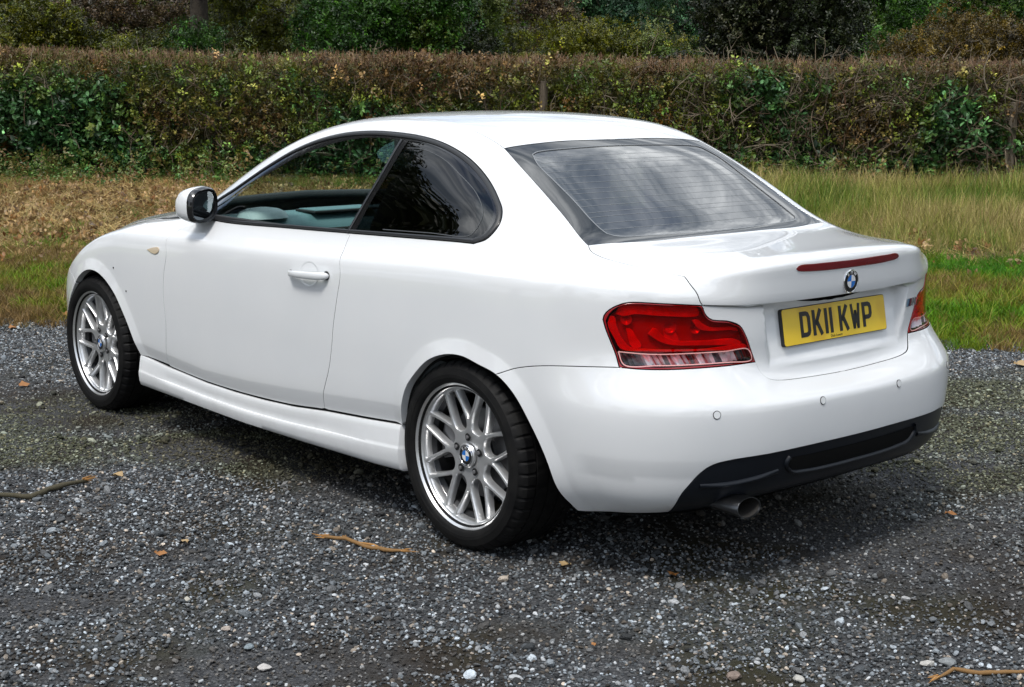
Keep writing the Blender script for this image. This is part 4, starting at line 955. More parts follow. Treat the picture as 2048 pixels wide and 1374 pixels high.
q2 = rrect(.262, .0575, .009); link_mesh('plate_holder', [on_plate(u, v, .0004) for u, v in q2]+[on_plate(u, v, -.012) for u, v in q2], [list(range(n_))]+[[i, n_+i, n_+(i+1) % n_, (i+1) % n_] for i in range(n_)], M['black_satin'], plate)
tw = 0; seq = []
for ch in 'DK11 KWP':
    if ch == ' ': tw += 22; continue
    g, w_ = glyph_strokes(ch); seq.append((ch, tw, g)); tw += w_+11
tw -= 11
for ch, x0, g in seq:
    mb = MB()
    for pts, cl in g: stroke(mb, pts, 14.0 if ch not in 'W' else 11.5, cl, lambda a, b, h: on_plate((x0+a-tw/2)/1000+.004, (b-39.5)/1000+.002, h), .0016, .0027)
    mb.build('letter', M['ink'], plate)
text_mesh('Dick Lovett', .0125, lambda x, y, z: on_plate(x-.005, y-.0475, .0018+z), 'dealer_name', M['ink'], plate, .0002)
# plate recess top lamp strip
# roundels
def roundel(c, nrm, up, r, name, parent, tilt=0):
    c = Vector(c); nrm = Vector(nrm).normalized(); up = (Vector(up)-nrm*Vector(up).dot(nrm)).normalized(); rt = up.cross(nrm)
    def pl(a, b, h): return tuple(c+rt*a+up*b+nrm*h)
    mb = MB(); n_ = 40
    prof = [(1.04, -.006), (1.04, .001), (1.0, .0026), (.955, .0028), (.93, .0018)]
    V = [pl(r*p*math.cos(2*math.pi*k/n_), r*p*math.sin(2*math.pi*k/n_), h) for p, h in prof for k in range(n_)]
    mb.add(V, [[i*n_+k, i*n_+(k+1) % n_, (i+1)*n_+(k+1) % n_, (i+1)*n_+k] for i in range(len(prof)-1) for k in range(n_)], 0)
    V = [pl(r*p*math.cos(2*math.pi*k/n_), r*p*math.sin(2*math.pi*k/n_), .002) for p in (.935, .60) for k in range(n_)]
    mb.add(V, [[k, (k+1) % n_, n_+(k+1) % n_, n_+k] for k in range(n_)], 1)
    V = [pl(r*p*math.cos(2*math.pi*k/n_), r*p*math.sin(2*math.pi*k/n_), .0024) for p in (.61, .565) for k in range(n_)]
    mb.add(V, [[k, (k+1) % n_, n_+(k+1) % n_, n_+k] for k in range(n_)], 0)
    for qd in range(4):
        V = [pl(0, 0, .0022)]+[pl(r*.57*math.cos(math.pi/2*(qd+k/10)), r*.57*math.sin(math.pi/2*(qd+k/10)), .0022) for k in range(11)]
        mb.add(V, [[0, k+1, k+2] for k in range(10)], 2 if qd in (1, 3) else 3)
    o = mb.build(name, [M['chrome'], M['ink'], M['blue'], M['white_enamel']], parent, False); smooth_by_angle(o, 30)
    for ch, a in (('B', 128), ('M', 90), ('W', 52)):
        ca, sa = math.cos(R_(a)), math.sin(R_(a)); tcx, tcy = sa, -ca
        text_mesh(ch, r*.40, lambda x, y, z: pl(r*.765*ca+x*tcx+y*ca, r*.765*sa+x*tcy+y*sa, .0022+z), 'roundel_letter', M['white_enamel'], o, .0002)
    return o
h = T3.ray_cast(Vector((-3, .0005, .902)), Vector((1, 0, 0)))
eb = roundel(h[0]+Vector((-.002, 0, 0)), (-1, 0, -.02), (0, 0, 1), .0355, 'emblem', car); eb['label'] = 'round blue and white emblem on the boot'
# M badge on the right of the boot
h = T3.ray_cast(Vector((-3, .395, .795)), Vector((1, 0, 0))); nb = from_pq(*to_pq(h[0]))[1]*[1, -1, 1]; bc = np.array(h[0])*[1, -1, 1]
def on_badge(u, v, h_):
    n_ = Vector(nb); up = Vector((0, 0, 1)); up = (up-n_*up.dot(n_)).normalized(); rt = up.cross(n_); return tuple(Vector(bc)+rt*u+up*v+n_*(h_+.0004))
mb = MB()
for k, mi in ((0, 0), (1, 1), (2, 2)):
    u0 = -.036+k*.0105; V = [on_badge(u0+a+b*.35, b, h_) for h_ in (.0028, 0) for a, b in ((0, -.0125), (.0085, -.0125), (.0085, .0125), (0, .0125))]
    mb.add(V, [[0, 1, 2, 3], [0, 4, 5, 1], [1, 5, 6, 2], [2, 6, 7, 3], [3, 7, 4, 0]], mi)
badge = mb.build('boot_badge', [mat('badge_pale_blue', (.10, .17, .24), .25), mat('badge_dark_blue', (.015, .02, .06), .25), mat('badge_red', (.13, .02, .02), .25)], car)
badge['label'] = 'small striped M badge on the right of the boot'
mb = MB()
for pts in ([(0, -12.5), (7, 12.5)], [(7, 12.5), (15, -4)], [(15, -4), (26, 12.5)], [(26, 12.5), (26, -12.5)]):
    stroke(mb, pts, 6.5, False, lambda a, b, h_: on_badge(a/1000+.002, b/1000, h_), 0, .003)
mb.build('badge_letter', M['cast'], badge)
# ---------------------------------------------------------------- small fittings on the skin
def disc_on(p, r, off, name, m, parent=car, side=1, dome=.0, n=20):
    c0, nrm = from_pq(*to_pq(p)); nrm = Vector(nrm); t = nrm.orthogonal().normalized(); b = nrm.cross(t); c0 = Vector(c0)
    V = [c0+nrm*(off+dome)]+[c0+nrm*off+(t*math.cos(2*math.pi*k/n)+b*math.sin(2*math.pi*k/n))*r for k in range(n)]+[c0-nrm*.003+(t*math.cos(2*math.pi*k/n)+b*math.sin(2*math.pi*k/n))*r for k in range(n)]
    F = [[0, k+1, (k+1) % n+1] for k in range(n)]+[[k+1, n+k+1, n+(k+1) % n+1, (k+1) % n+1] for k in range(n)]
    return link_mesh(name, [(v.x, v.y*side, v.z) for v in V], F if side > 0 else [f[::-1] for f in F], m, parent)
for p, s_ in (((-.847, .590, .562), 1), ((-.923, .196, .562), 1), ((-.923, .196, .562), -1), ((-.847, .590, .562), -1)):
    o = disc_on(p, .0125, .0012, 'parking_sensor', M['black_satin'], side=s_); disc_on(p, .0106, .0020, 'sensor_face', M['paint'], o, side=s_)
for p in ((2.41, .871, .688), (2.293, .873, .597)): disc_on(p, .0040, .0022, 'wing_stud', M['black_satin'], n=10)
rep_ = A['repeater']; rp = cut([(rep_+[rep_[0]], '')], 'f', .01, 0, .006, .002, .004, feats=False); both('side_repeater', rp, M['amber'], car)
#rp2 = cut([([rep_[0], rep_[1], rep_[2]], ''), ([rep_[2], (2.02, .86, .8025), (2.06, .86, .800), rep_[0]], '')], 'f', .01, 0, .003, .001, .0055, feats=False); both('repeater_trim', rp2, M['chrome'], car)
# door handle: bowl and grip
def handle(s_):
    def P(x, z, h_): c0, n = from_pq(*to_pq((x, .86, z))); v = np.array(c0)+np.array([0, 1, 0])*h_; return (v[0], v[1]*s_, v[2])
    V, F = [], []; n_ = 36; rings = [(1.0, .0004), (.93, .0002), (.86, -.0012), (.6, -.004), (.3, -.006), (.01, -.0065)]
    for k, h_ in rings:
        for i in range(n_): a = 2*math.pi*i/n_; V.append(P(.860+.064*k*math.cos(a), .820+.047*k*math.sin(a), h_+.0012))
    for r in range(len(rings)-1): F += [[r*n_+i, r*n_+(i+1) % n_, (r+1)*n_+(i+1) % n_, (r+1)*n_+i] for i in range(n_)]
    bowl = link_mesh('handle_bowl', V, F, mats=None, m=M['bowl'], parent=car, smooth=True)
    base_y = P(.86, .82, 0)[1]*s_
    V, F = [], []; st = [(.990, .811, .004, .006, .003), (.984, .812, .008, .010, .008), (.95, .8135, .0115, .018, .016), (.90, .815, .0125, .028, .020), (.85, .8175, .0130, .032, .024), (.80, .820, .0135, .031, .022), (.765, .8225, .0140, .029, .018), (.745, .8235, .0135, .026, .010), (.733, .824, .0095, .019, .006), (.728, .8245, .003, .012, .004)]
    m_ = 14
    for x, z, hh, yo, yi in st:
        yc = (yo)/2+.001; yr = (yo)/2
        if .76 < x < .955: yc = .018+yo*.32; yr = .0085+(.0015)
        for i in range(m_):
            a = 2*math.pi*i/m_; ca, sa = math.cos(a), math.sin(a); e = .75
            V.append(((x), (np.interp(x, [.7, 1], [base_y+.0, base_y-.001])+yc+yr*math.copysign(abs(ca)**e, ca))*s_, z+hh*math.copysign(abs(sa)**e, sa)))
    F = [[i*m_+k, i*m_+(k+1) % m_, (i+1)*m_+(k+1) % m_, (i+1)*m_+k] for i in range(len(st)-1) for k in range(m_)]+[list(range(m_)), [(len(st)-1)*m_+k for k in range(m_)]]
    h_ = link_mesh('door_handle', V, F, M['paint'], car, True)
    for x0, x1, z0 in ((.7265, .765, .824), (.965, .993, .8118)):   # dark gasket behind the two feet
        V = []; mb = MB()
        for h0 in (.0015, .0022):
            for i in range(20):
                a = 2*math.pi*i/20; V.append(P((x0+x1)/2+(x1-x0)/2*1.05*math.cos(a), z0+(.0165 if x0 < .8 else .0105)*math.sin(a), h0))
        mb.add(V, [list(range(20, 40))]+[[i, (i+1) % 20, 20+(i+1) % 20, 20+i] for i in range(20)])
        mb.build('handle_gasket', M['black_satin'], h_)
M['bowl'] = M['paint']
handle(1); handle(-1)
# ---------------------------------------------------------------- insert slot, fins and exhaust
def patch(path3, name, m, off, depth=0.0, mirror=True, kind='f', sp_=.02, gap=0, rnd=0.0):
    c = cut([(path3, '')], kind, sp_, gap, depth, rnd, off, feats=False)
    a = put(name, c, m, car)
    if mirror: put(name, mirrored(c), m, car)
SLT = [(-.905, .325, .385), (-.907, .318, .398), (-.912, .24, .4000), (-.918, .12, .400), (-.919, 0, .400)]; SLB = [(-.918, 0, .345), (-.91, .12, .346), (-.905, .24, .350), (-.903, .300, .358), (-.905, .325, .385)]
sl_ = cut([(SLT, ''), ([to_pq(SLT[-1])*[0, 1]+[P_END, 0], to_pq(SLB[0])*[0, 1]+[P_END, 0]], 'pq'), (SLB, '')], 'f', .02, 0, 0, 0, -.0025, feats=False)
put('insert_slot', joined([sl_, mirrored(sl_)]), M['void'], car)  # flat black patch on the insert; the opening's shade is its colour
rim_path = [tuple(p) for p in resample([(-.918, 0.0005, .340)]+[(-.91, .12, .341), (-.905, .24, .345), (-.903, .305, .354), (-.906, .334, .385), (-.908, .322, .404)], .012)]
def bead(path, w, h_, name, m, mirror=True):
    V, F = [], []; P = [np.array(p) for p in path]
    for i, p in enumerate(P):
        c0, n = from_pq(*to_pq(p)); t = P[min(i+1, len(P)-1)]-P[max(i-1, 0)]; t /= np.linalg.norm(t); o = np.cross(t, n); tp = min(1, i/6.0, (len(P)-1-i)/6.0 if name == 'insert_fin' else 1); tp = max(tp, .15) if name == 'insert_fin' else 1
        for a, hh in ((-1, -.005), (-.8, 0), (-.3, 1), (.3, 1), (.8, 0), (1, -.005)): V.append(c0+o*w*a*.5+n*(hh*h_*tp if hh > 0 else hh))
    F = [[i*6+k, (i+1)*6+k, (i+1)*6+k+1, i*6+k+1] for i in range(len(P)-1) for k in range(5)]
    r = [link_mesh(name, V, F, m, car, True)]
    if mirror: r.append(link_mesh(name, [(v[0], -v[1], v[2]) for v in V], [f[::-1] for f in F], m, car, True))
    return r
bead(rim_path, .014, .006, 'slot_rim', M['dark_plastic'])
bead([tuple(p) for p in resample([(-.813, .615, .344), (-.851, .529, .345), (-.879, .444, .353), (-.893, .36, .364)], .012)], .016, .007, 'insert_fin', M['dark_plastic'])
ec = Vector((-.895, .492, .277)); mb = MB(); n_ = 40
def ering(x, sc, dz=0.0, slant=.35): return [(x+slant*.5*(.030*sc*math.sin(2*math.pi*k/n_)), ec.y+.053*sc*math.cos(2*math.pi*k/n_)-.15*0, ec.z+dz+.030*sc*math.sin(2*math.pi*k/n_)) for k in range(n_)]
rings = [(-.55, .93, .012), (-.70, .97, .004), (-.865, 1.0, 0), (-.893, 1.0, 0), (-.897, .985, 0), (-.897, .95, 0), (-.892, .93, 0)]
V = [p for x, sc, dz in rings for p in ering(x, sc, dz)]
mb.add(V, [[i*n_+k, i*n_+(k+1) % n_, (i+1)*n_+(k+1) % n_, (i+1)*n_+k] for i in range(len(rings)-1) for k in range(n_)], 0)
rings = [(-.892, .93, 0), (-.80, .90, 0), (-.70, .88, 0)]; V = [p for x, sc, dz in rings for p in ering(x, sc, dz)]
mb.add(V, [[i*n_+k, i*n_+(k+1) % n_, (i+1)*n_+(k+1) % n_, (i+1)*n_+k] for i in range(len(rings)-1) for k in range(n_)]+[[2*n_+k for k in range(n_)]], 1)
o = mb.build('exhaust_tip', [M['exhaust'], M['soot']], car, True); smooth_by_angle(o, 40)
mb = MB(); mb.tube([(-.56, .49, .285), (-.40, .47, .29), (-.25, .30, .30)], .04, 12); mb.box((-.42, .30, .30), (.16, .22, .055)); mb.build('silencer', M['cast'], car, False)

# ---------------------------------------------------------------- door mirrors
def mirror_(s_):
    c = Vector((1.70, .850, 1.012)); V, F = [], []; n_ = 28
    def sect(x, sy, sz, cy, cz, e=.72):
        out_ = []
        for k in range(n_):
            a = 2*math.pi*k/n_; ca, sa = math.cos(a), math.sin(a); yy = math.copysign(abs(ca)**e, ca); z_ = math.copysign(abs(sa)**e, sa)
            out_.append((x+.018*yy*(1 if x < 1.75 else .4)*-1, cy+sy*yy, cz+sz*z_+.012*yy*-.6))
        return out_
    rings = [sect(1.688, .064, .062, .815, 1.006), sect(1.680, .068, .066, .815, 1.006), sect(1.688, .073, .070, .817, 1.007), sect(1.702, .076, .072, .820, 1.009), sect(1.725, .079, .071, .826, 1.011), sect(1.752, .077, .064, .832, 1.011), sect(1.776, .063, .050, .838, 1.007), sect(1.792, .042, .032, .848, 1.002), sect(1.798, .012, .01, .847, .998)]
    V = [p for r in rings for p in r]; mi = []
    for i in range(len(rings)-1):
        for k in range(n_):
            F.append([i*n_+k, i*n_+(k+1) % n_, (i+1)*n_+(k+1) % n_, (i+1)*n_+k]); low = math.sin(2*math.pi*(k+.5)/n_) < -.72
            mi.append(1 if (i < 3 or (low and i < 6)) else 0)
    V = [(x, y*s_, z) for x, y, z in V]
    hs = link_mesh('door_mirror', V, F if s_ > 0 else [f[::-1] for f in F], None, car, True, None, [M['paint'], M['black_gloss']], mi); smooth_by_angle(hs, 50)
    hs['label'] = ('left' if s_ > 0 else 'right')+' door mirror in white and black'
    r0 = sect(1.694, .0645, .0625, .815, 1.006); r1 = [(x-.13*(z-1.006), y, z) for x, y, z in sect(1.691, .057, .055, .815, 1.006)]; V = [(x, y*s_, z) for x, y, z in r0+r1]
    link_mesh('mirror_bezel', V, [[k, (k+1) % n_, n_+(k+1) % n_, n_+k] for k in range(n_)], M['black_satin'], hs)
    link_mesh('mirror_glass', [(x, y*s_, z) for x, y, z in r1], [list(range(n_))], M['mirror_glass'], hs)
    mb = MB(); mb.tube([(1.86, .742*s_, .950), (1.815, .775*s_, .953), (1.775, .805*s_, .960), (1.755, .83*s_, .970)], [.026, .022, .020, .022], 12); mb.build('mirror_foot', M['black_satin'], hs, True)
mirror_(1); mirror_(-1)
for s_ in (1, -1):    # black triangle at the front of the window
    pass
# roof joint moulding, aerial-free; windscreen wiper left out (not in view)
# ---------------------------------------------------------------- wheels
def lathe(prof, n, mod=None):
    V = []
    for i, (y, r) in enumerate(prof):
        for k in range(n):
            a = 2*math.pi*k/n; rr = r-(mod(i, k) if mod else 0); V.append((rr*math.cos(a), y, rr*math.sin(a)))
    F = [[i*n+k, (i+1)*n+k, (i+1)*n+(k+1) % n, i*n+(k+1) % n] for i in range(len(prof)-1) for k in range(n)]
    return V, F
def tyre_mesh():
    n = 288
    prof = [(-.012, .226), (.001, .2405), (.006, .2425), (.0105, .248), (.0125, .258), (.0135, .2585), (.0140, .270), (.0135, .2705), (.011, .282), (.0085, .2905), (.0065, .2915), (.000, .300), (-.008, .3065), (-.0165, .3105)]
    t0 = len(prof)
    cuts_ = [(-.0165, -.048), (-.0545, -.098), (-.1065, -.148), (-.1565, -.198), (-.2045, -.229)]
    crown = lambda y: .3135-.0030*((y+.122)/.11)**2
    rows_kind = ['s']*t0
    for j, (a, b) in enumerate(cuts_):
        for y in (a, (a+b)/2, b):
            prof.append((y, crown(y))); rows_kind.append('o' if j in (0, 4) else 'm')
        if j < 4: prof += [(b-.0006, crown(b)-.0065), (cuts_[j+1][0]+.0006, crown(b)-.0065)]; rows_kind += ['g', 'g']
    prof += [(-.240, .305), (-.249, .292), (-.252, .270), (-.248, .246), (-.238, .236), (-.228, .226)]; rows_kind += ['s']*6
    def mod(i, k):
        kd = rows_kind[i]
        if kd == 'o' or (kd == 's' and t0-3 <= i < t0): return .0055 if k % 6 == 0 else 0
        if kd == 'm': return .0045 if (k+i) % 9 == 0 else 0
        return 0
    V, F = lathe(prof, n, mod)
    return V, F
def bevelled_face(n_spokes=8):
    """spoked face: windows cut out of a dished disc, every window with sloping flanks"""
    R0 = .2240
    def dish(r): return -.0175-.020*max(0, 1-((r-.035)/.19)**2)**.9 *.85 if r > .035 else -.0345
    def arc(r, a0, a1, n): return [(r*math.cos(a), r*math.sin(a)) for a in np.linspace(a0, a1, n)]
    holes = []
    for s_ in range(n_spokes):
        c = 2*math.pi*s_/n_spokes+math.pi/2
        # shallow window inside a Y
        ro, ri_ = .2185, .132; ho, hm = R_(14.2), R_(6.4)
        left = [(r, R_(a)) for r, a in ((.1205, .9), (.1235, 2.8), (.135, 4.7), (.150, 7.2), (.165, 9.2), (.185, 11.3), (.205, 13.1), (.213, 13.7))]
        pts = [(r*math.cos(c-a), r*math.sin(c-a)) for r, a in left]+arc(ro, c-R_(12.9), c+R_(12.9), 9)+[(r*math.cos(c+a), r*math.sin(c+a)) for r, a in reversed(left)]
        holes.append(pts)
        c2 = c+math.pi/n_spokes
        side = [(r, R_(a)) for r, a in ((.0805, 4), (.083, 9), (.088, 13.3), (.097, 16.4), (.108, 17.2), (.120, 16.2), (.135, 14.4), (.150, 12.3), (.165, 10.6), (.185, 8.5), (.205, 6.8), (.213, 6.2))]
        pts = [(r*math.cos(c2-a), r*math.sin(c2-a)) for r, a in side]+arc(ro, c2-R_(5.4), c2+R_(5.4), 5)+[(r*math.cos(c2+a), r*math.sin(c2+a)) for r, a in reversed(side)]
        holes.append(pts)
    def resmp(pts, step):
        P = np.array(pts+[pts[0]]); s = np.r_[0, np.cumsum(np.linalg.norm(np.diff(P, axis=0), axis=1))]; n = int(s[-1]/step); u = np.linspace(0, s[-1], n, endpoint=False)
        return np.stack([np.interp(u, s, P[:, 0]), np.interp(u, s, P[:, 1])], 1)
    holes = [resmp(h, .0045) for h in holes]
    cv = [Vector(p) for p in arc(R0, 0, 2*math.pi*(1-1/150), 150)]; ce = [(i, (i+1) % 150) for i in range(150)]
    for h in holes:
        b = len(cv); cv += [Vector(p) for p in h]; ce += [(b+i, b+(i+1) % len(h)) for i in range(len(h))]
    G = np.array([(x, y) for x in np.arange(-.234, .234, .006) for y in np.arange(-.234, .234, .006) if math.hypot(x, y) < .220])
    keep = np.ones(len(G), bool)
    for h in holes: keep &= ~inside(h, G); keep &= seg_dist(h, G) > .003
    cv += [Vector(p) for p in G[keep]]
    vo, eo, fo, *_ = geometry.delaunay_2d_cdt(cv, ce, [], 0, 1e-7)
    vo = np.array([tuple(v) for v in vo]); F = np.array([f for f in fo if len(f) == 3]); cen = vo[F].mean(1)
    k = inside(np.array(arc(R0, 0, 2*math.pi*(1-1/150), 150)), cen)
    for h in holes: k &= ~inside(h, cen)
    F = F[k]
    dmin = np.full(len(vo), 9.0)
    for h in holes: dmin = np.minimum(dmin, seg_dist(h, vo))
    V = []
    for p, d in zip(vo, dmin):
        r = math.hypot(*p); y = dish(r)-.0010*math.exp(-(d/.0014)**2)
        if r < .075: y -= .010*(1-((r-.0)/.075)**2)*0+.0
        V.append((p[0], y, p[1]))
    a_, b_, c_ = (np.array([V[i] for i in F[:, k]]) for k in range(3)); nrm = np.cross(b_-a_, c_-a_); F[nrm[:, 1] < 0] = F[nrm[:, 1] < 0][:, ::-1]
    F = [list(map(int, f)) for f in F]
    for h in holes:
        c = h.mean(0); n = len(h); P = h
        T = np.roll(P, -1, 0)-np.roll(P, 1, 0); T /= np.linalg.norm(T, axis=1)[:, None]; N = np.stack([-T[:, 1], T[:, 0]], 1)
        if ((c-P)*N).sum() < 0: N = -N
        rings = [(0, .0010), (.0005, .0016), (.0040, .013), (.0050, .028)]; base = len(V)
        for ins_, dep in rings:
            for p, q in zip(P, N): r = math.hypot(*p); V.append((p[0]+q[0]*ins_, dish(r)-dep, p[1]+q[1]*ins_))
        for i in range(len(rings)-1):
            for k_ in range(n): F.append([base+i*n+k_, base+i*n+(k_+1) % n, base+(i+1)*n+(k_+1) % n, base+(i+1)*n+k_])
    return V, F
TV, TF = tyre_mesh(); FV, FF = bevelled_face()
rimp = [(-.236, .236), (-.238, .2415), (-.234, .2425), (-.231, .236), (-.225, .226), (-.16, .205), (-.06, .200), (-.048, .214), (-.034, .2195), (-.0195, .2225), (-.014, .2265), (-.008, .2312), (-.002, .2360), (.0012, .2390), (.0003, .2432), (-.004, .2440), (-.010, .238)]
RV, RF = lathe(rimp, 128)
def wheel_(x, side, rot):
    w_ = empty('wheel', None, None, (x, .855*side, .3125)); w_.parent = car
    if side < 0: w_.rotation_euler = (0, 0, math.pi)
    w_['label'] = ('front' if x > 1 else 'rear')+(' left' if side > 0 else ' right')+' wheel with silver mesh-spoke alloy'
    return w_
tyre_me = rim_me = None
shared = {}
def part_of(w_, name, build):
    if name not in shared: o = build(); shared[name] = o.data; o.parent = w_; return o
    o = bpy.data.objects.new(name, shared[name]); C.objects.link(o); o.parent = w_; return o
def b_tyre():
    V = [(x, y, max(z, -.3105)) for x, y, z in TV]; o = link_mesh('tyre', V, TF, M['rubber'], None); smooth_by_angle(o, 32); return o
def b_rim():
    mb = MB(); mb.add(FV, FF, 0); o = mb.build('rim', [M['alloy']], None, True); smooth_by_angle(o, 28); return o
def b_barrel():
    o = link_mesh('rim_barrel', RV, RF, None, None, True, None, [M['alloy'], M['alloy_dark']], [1 if i < 128*7 else 0 for i in range(len(RF))]); smooth_by_angle(o, 50); return o
def b_disc():
    mb = MB(); pr = [(-.085, .060), (-.078, .062), (-.078, .078), (-.090, .080), (-.090, .148), (-.092, .150), (-.112, .150), (-.112, .08)]; V, F = lathe(pr, 72); mb.add(V, F); o = mb.build('brake_disc', M['steel'], None, True); smooth_by_angle(o, 30); return o
def b_cal():
    mb = MB()
    for a0, a1, r0, r1, y0, y1 in ((-28, 28, .100, .172, -.058, -.122), (-20, 20, .118, .186, -.066, -.110)):
        n = 10; V = []
        for a in np.linspace(R_(a0), R_(a1), n):
            for r, y in ((r0, y0), (r1, y0-.004), (r1+.004, (y0+y1)/2), (r1, y1), (r0, y1)): V.append((r*math.cos(a), y, r*math.sin(a)))
        F = [[i*5+k, (i+1)*5+k, (i+1)*5+(k+1) % 5, i*5+(k+1) % 5] for i in range(n-1) for k in range(5)]+[[0, 1, 2, 3, 4], [(n-1)*5+k for k in (4, 3, 2, 1, 0)]]; mb.add(V, F)
    o = mb.build('brake_caliper', M['steel'], None); bevel(o, .003); return o
def b_cap():
    mb = MB(); V, F = lathe([(-.030, .0405), (-.0245, .0400), (-.0215, .0375), (-.0215, .0345), (-.024, .034)], 40); mb.add(V, F, 0)
    V, F = lathe([(-.0235, .0342), (-.0232, .012), (-.0232, .0005)], 40); mb.add(V, F, 1)
    o = mb.build('hub_cap', [M['alloy'], M['ink']], None, True); smooth_by_angle(o, 30); return o
def b_bolts():
    mb = MB()
    for k in range(1):
        cx_, cz_ = 0, .060
        V, F = lathe([(-.0292, .0132), (-.0288, .0125), (-.0288, .0105), (-.034, .0100)], 20); mb.add([(x+cx_, y+.0, z+cz_) for x, y, z in V], F, 0)
        V, F = lathe([(-.0289, .0104), (-.02885, .0005)], 20); mb.add([(x+cx_, y+.0002, z+cz_) for x, y, z in V], F, 1)
        V, F = lathe([(-.0285, .0068), (-.0235, .0066), (-.0230, .0055), (-.0230, .0005)], 6); mb.add([(x+cx_, y, z+cz_) for x, y, z in V], F, 2)
    return mb.build('wheel_bolt', [M['alloy_dark'], M['ink'], M['cast']], None)
for x, side, rot in ((0, 1, 0), (2.66, 1, 22.5), (0, -1, 8), (2.66, -1, 30)):
    w_ = wheel_(x, side, rot)
    part_of(w_, 'tyre', b_tyre)
    r_ = part_of(w_, 'rim', b_rim); r_.rotation_euler = (0, R_(rot), 0)
    part_of(w_, 'rim_barrel', b_barrel)
    d_ = part_of(w_, 'brake_disc', b_disc)
    c_ = part_of(w_, 'brake_caliper', b_cal); c_.rotation_euler = (0, R_(-12) if side > 0 else R_(168), 0)
    
    for k in range(5): bl = part_of(w_, 'wheel_bolt', b_bolts); bl.rotation_euler = (0, R_(rot+72*k), 0)
    part_of(w_, 'hub_cap', b_cap)
    if 'cap_roundel' not in shared:
        o = roundel((0, -.0225, 0), (0, 1, 0), (.0, 0, 1), .0315, 'cap_roundel', w_); shared['cap_roundel'] = [(o.name.split('.')[0], o.data)]+[(c.name.split('.')[0], c.data) for c in o.children]
        for c in list(o.children): c.parent = w_
    else:
        for nm, me in shared['cap_roundel']: o = bpy.data.objects.new(nm, me); C.objects.link(o); o.parent = w_

# ---------------------------------------------------------------- interior
mb = MB(); mb.box((1.15, 0, .30), (1.05, .70, .02)); mb.box((.15, 0, .62), (.42, .68, .02)); mb.box((1.98, 0, .60), (.03, .72, .30)); mb.build('cabin_floor', M['interior_dark'], car)
# dashboard
def loft(secs, name, m, parent, closed_ends=True, smooth=True):
    n = len(secs[0]); V = [tuple(p) for s in secs for p in s]; F = [[i*n+k, (i+1)*n+k, (i+1)*n+(k+1) % n, i*n+(k+1) % n] for i in range(len(secs)-1) for k in range(n)]
    if closed_ends: F += [list(range(n))[::-1], [(len(secs)-1)*n+k for k in range(n)]]
    o = link_mesh(name, V, F, m, parent, smooth)
    if smooth: smooth_by_angle(o, 45)
    return o
secs = []
for y in np.linspace(-.70, .70, 21):
    hump = .045*math.exp(-((y+.36)/.17)**2)
    secs.append([(2.02, y, .93), (1.80, y, .955+hump*.3), (1.66, y, .945+hump), (1.60, y, .90+hump), (1.585, y, .82), (1.64, y, .66), (1.75, y, .55), (2.02, y, .5)])
dsh = loft(secs, 'dashboard', M['trim_teal'], car)
mb = MB(); mb.box((1.598, .33, .862), (.008, .17, .030), 0, Matrix.Rotation(.10, 3, 'Y')); bevel(mb.build('glovebox_trim', M['interior_dark'], dsh), .004)
mb = MB(); mb.box((1.592, .33, .865), (.006, .13, .018), 0, Matrix.Rotation(.10, 3, 'Y')); bevel(mb.build('dash_panel', M['trim_teal'], dsh), .004)
mb = MB(); mb.tube([(1.60, .62, .90), (1.575, .62, .90)], [.045, .045], 20); mb.build('air_vent', M['interior_dark'], dsh, False)
mb = MB(); mb.box((1.70, .16, .957), (.075, .17, .005)); bevel(mb.build('dash_lid', M['interior_dark'], dsh), .003)
mb = MB(); mb.box((1.70, .16, .961), (.066, .160, .004)); bevel(mb.build('dash_lid_panel', M['trim_teal'], dsh), .003)
loft([[(1.68+.10*k*math.cos(a), .55+.11*k*math.sin(a), .945+h_) for a in np.linspace(0, 2*math.pi, 20, endpoint=False)] for k, h_ in ((1, 0), (.9, .022), (.6, .036), (.2, .042))], 'dash_end_pod', M['trim_pale'], dsh)
mb = MB(); mb.tube([(x, y, z+.004) for x, y, z in [(p[0], -p[1], p[2]) for p in WSB[:-1]]+[WSB[-1]]+WSB[:-1][::-1]], .022, 8); mb.build('cowl_trim', M['black_satin'], car, True)
def seat(x, y):
    mb = MB()
    st = [(0, .0, .52, .25, .07), (.15, .0, .53, .26, .08), (.35, 0, .55, .26, .085), (.48, 0, .55, .24, .07)]
    s = []
    for dx, dy, z, hw, ht in st: s.append([(x+dx, y+hw*math.cos(a)*1.0, z+ht*math.copysign(abs(math.sin(a))**.7, math.sin(a))) for a in np.linspace(0, 2*math.pi, 16, endpoint=False)])
    b = empty('front_seat', None, None); b.parent = car
    loft(s, 'seat_cushion', M['interior_dark'], b)
    s = []
    for t, hw, ht in ((0, .22, .08), (.2, .25, .09), (.45, .25, .085), (.62, .20, .07), (.68, .14, .045)):
        c = Vector((x-.02-t*.30, y, .56+t*.92)); s.append([(c.x+ht*math.cos(a)*.9, c.y+hw*math.sin(a), c.z+ht*math.cos(a)*.2) for a in np.linspace(0, 2*math.pi, 16, endpoint=False)])
    loft(s, 'backrest', M['interior_dark'], b)
    s = []
    for t, hw, ht in ((-.02, .08, .03), (.02, .12, .05), (.12, .125, .055), (.17, .09, .035)):
        c = Vector((x-.24-t*.2, y, 1.15+t*.7)); s.append([(c.x+ht*math.cos(a), c.y+hw*math.sin(a), c.z) for a in np.linspace(0, 2*math.pi, 14, endpoint=False)])
    loft(s, 'headrest', M['interior_dark'], b)
seat(.98, .36); seat(.98, -.36)
mb = MB(); mb.box((.10, 0, .82), (.07, .62, .20), 0, Matrix.Rotation(-.35, 3, 'Y')); mb.box((.28, 0, .60), (.24, .62, .07)); bevel(mb.build('rear_bench', M['interior_dark'], car), .03, 3)
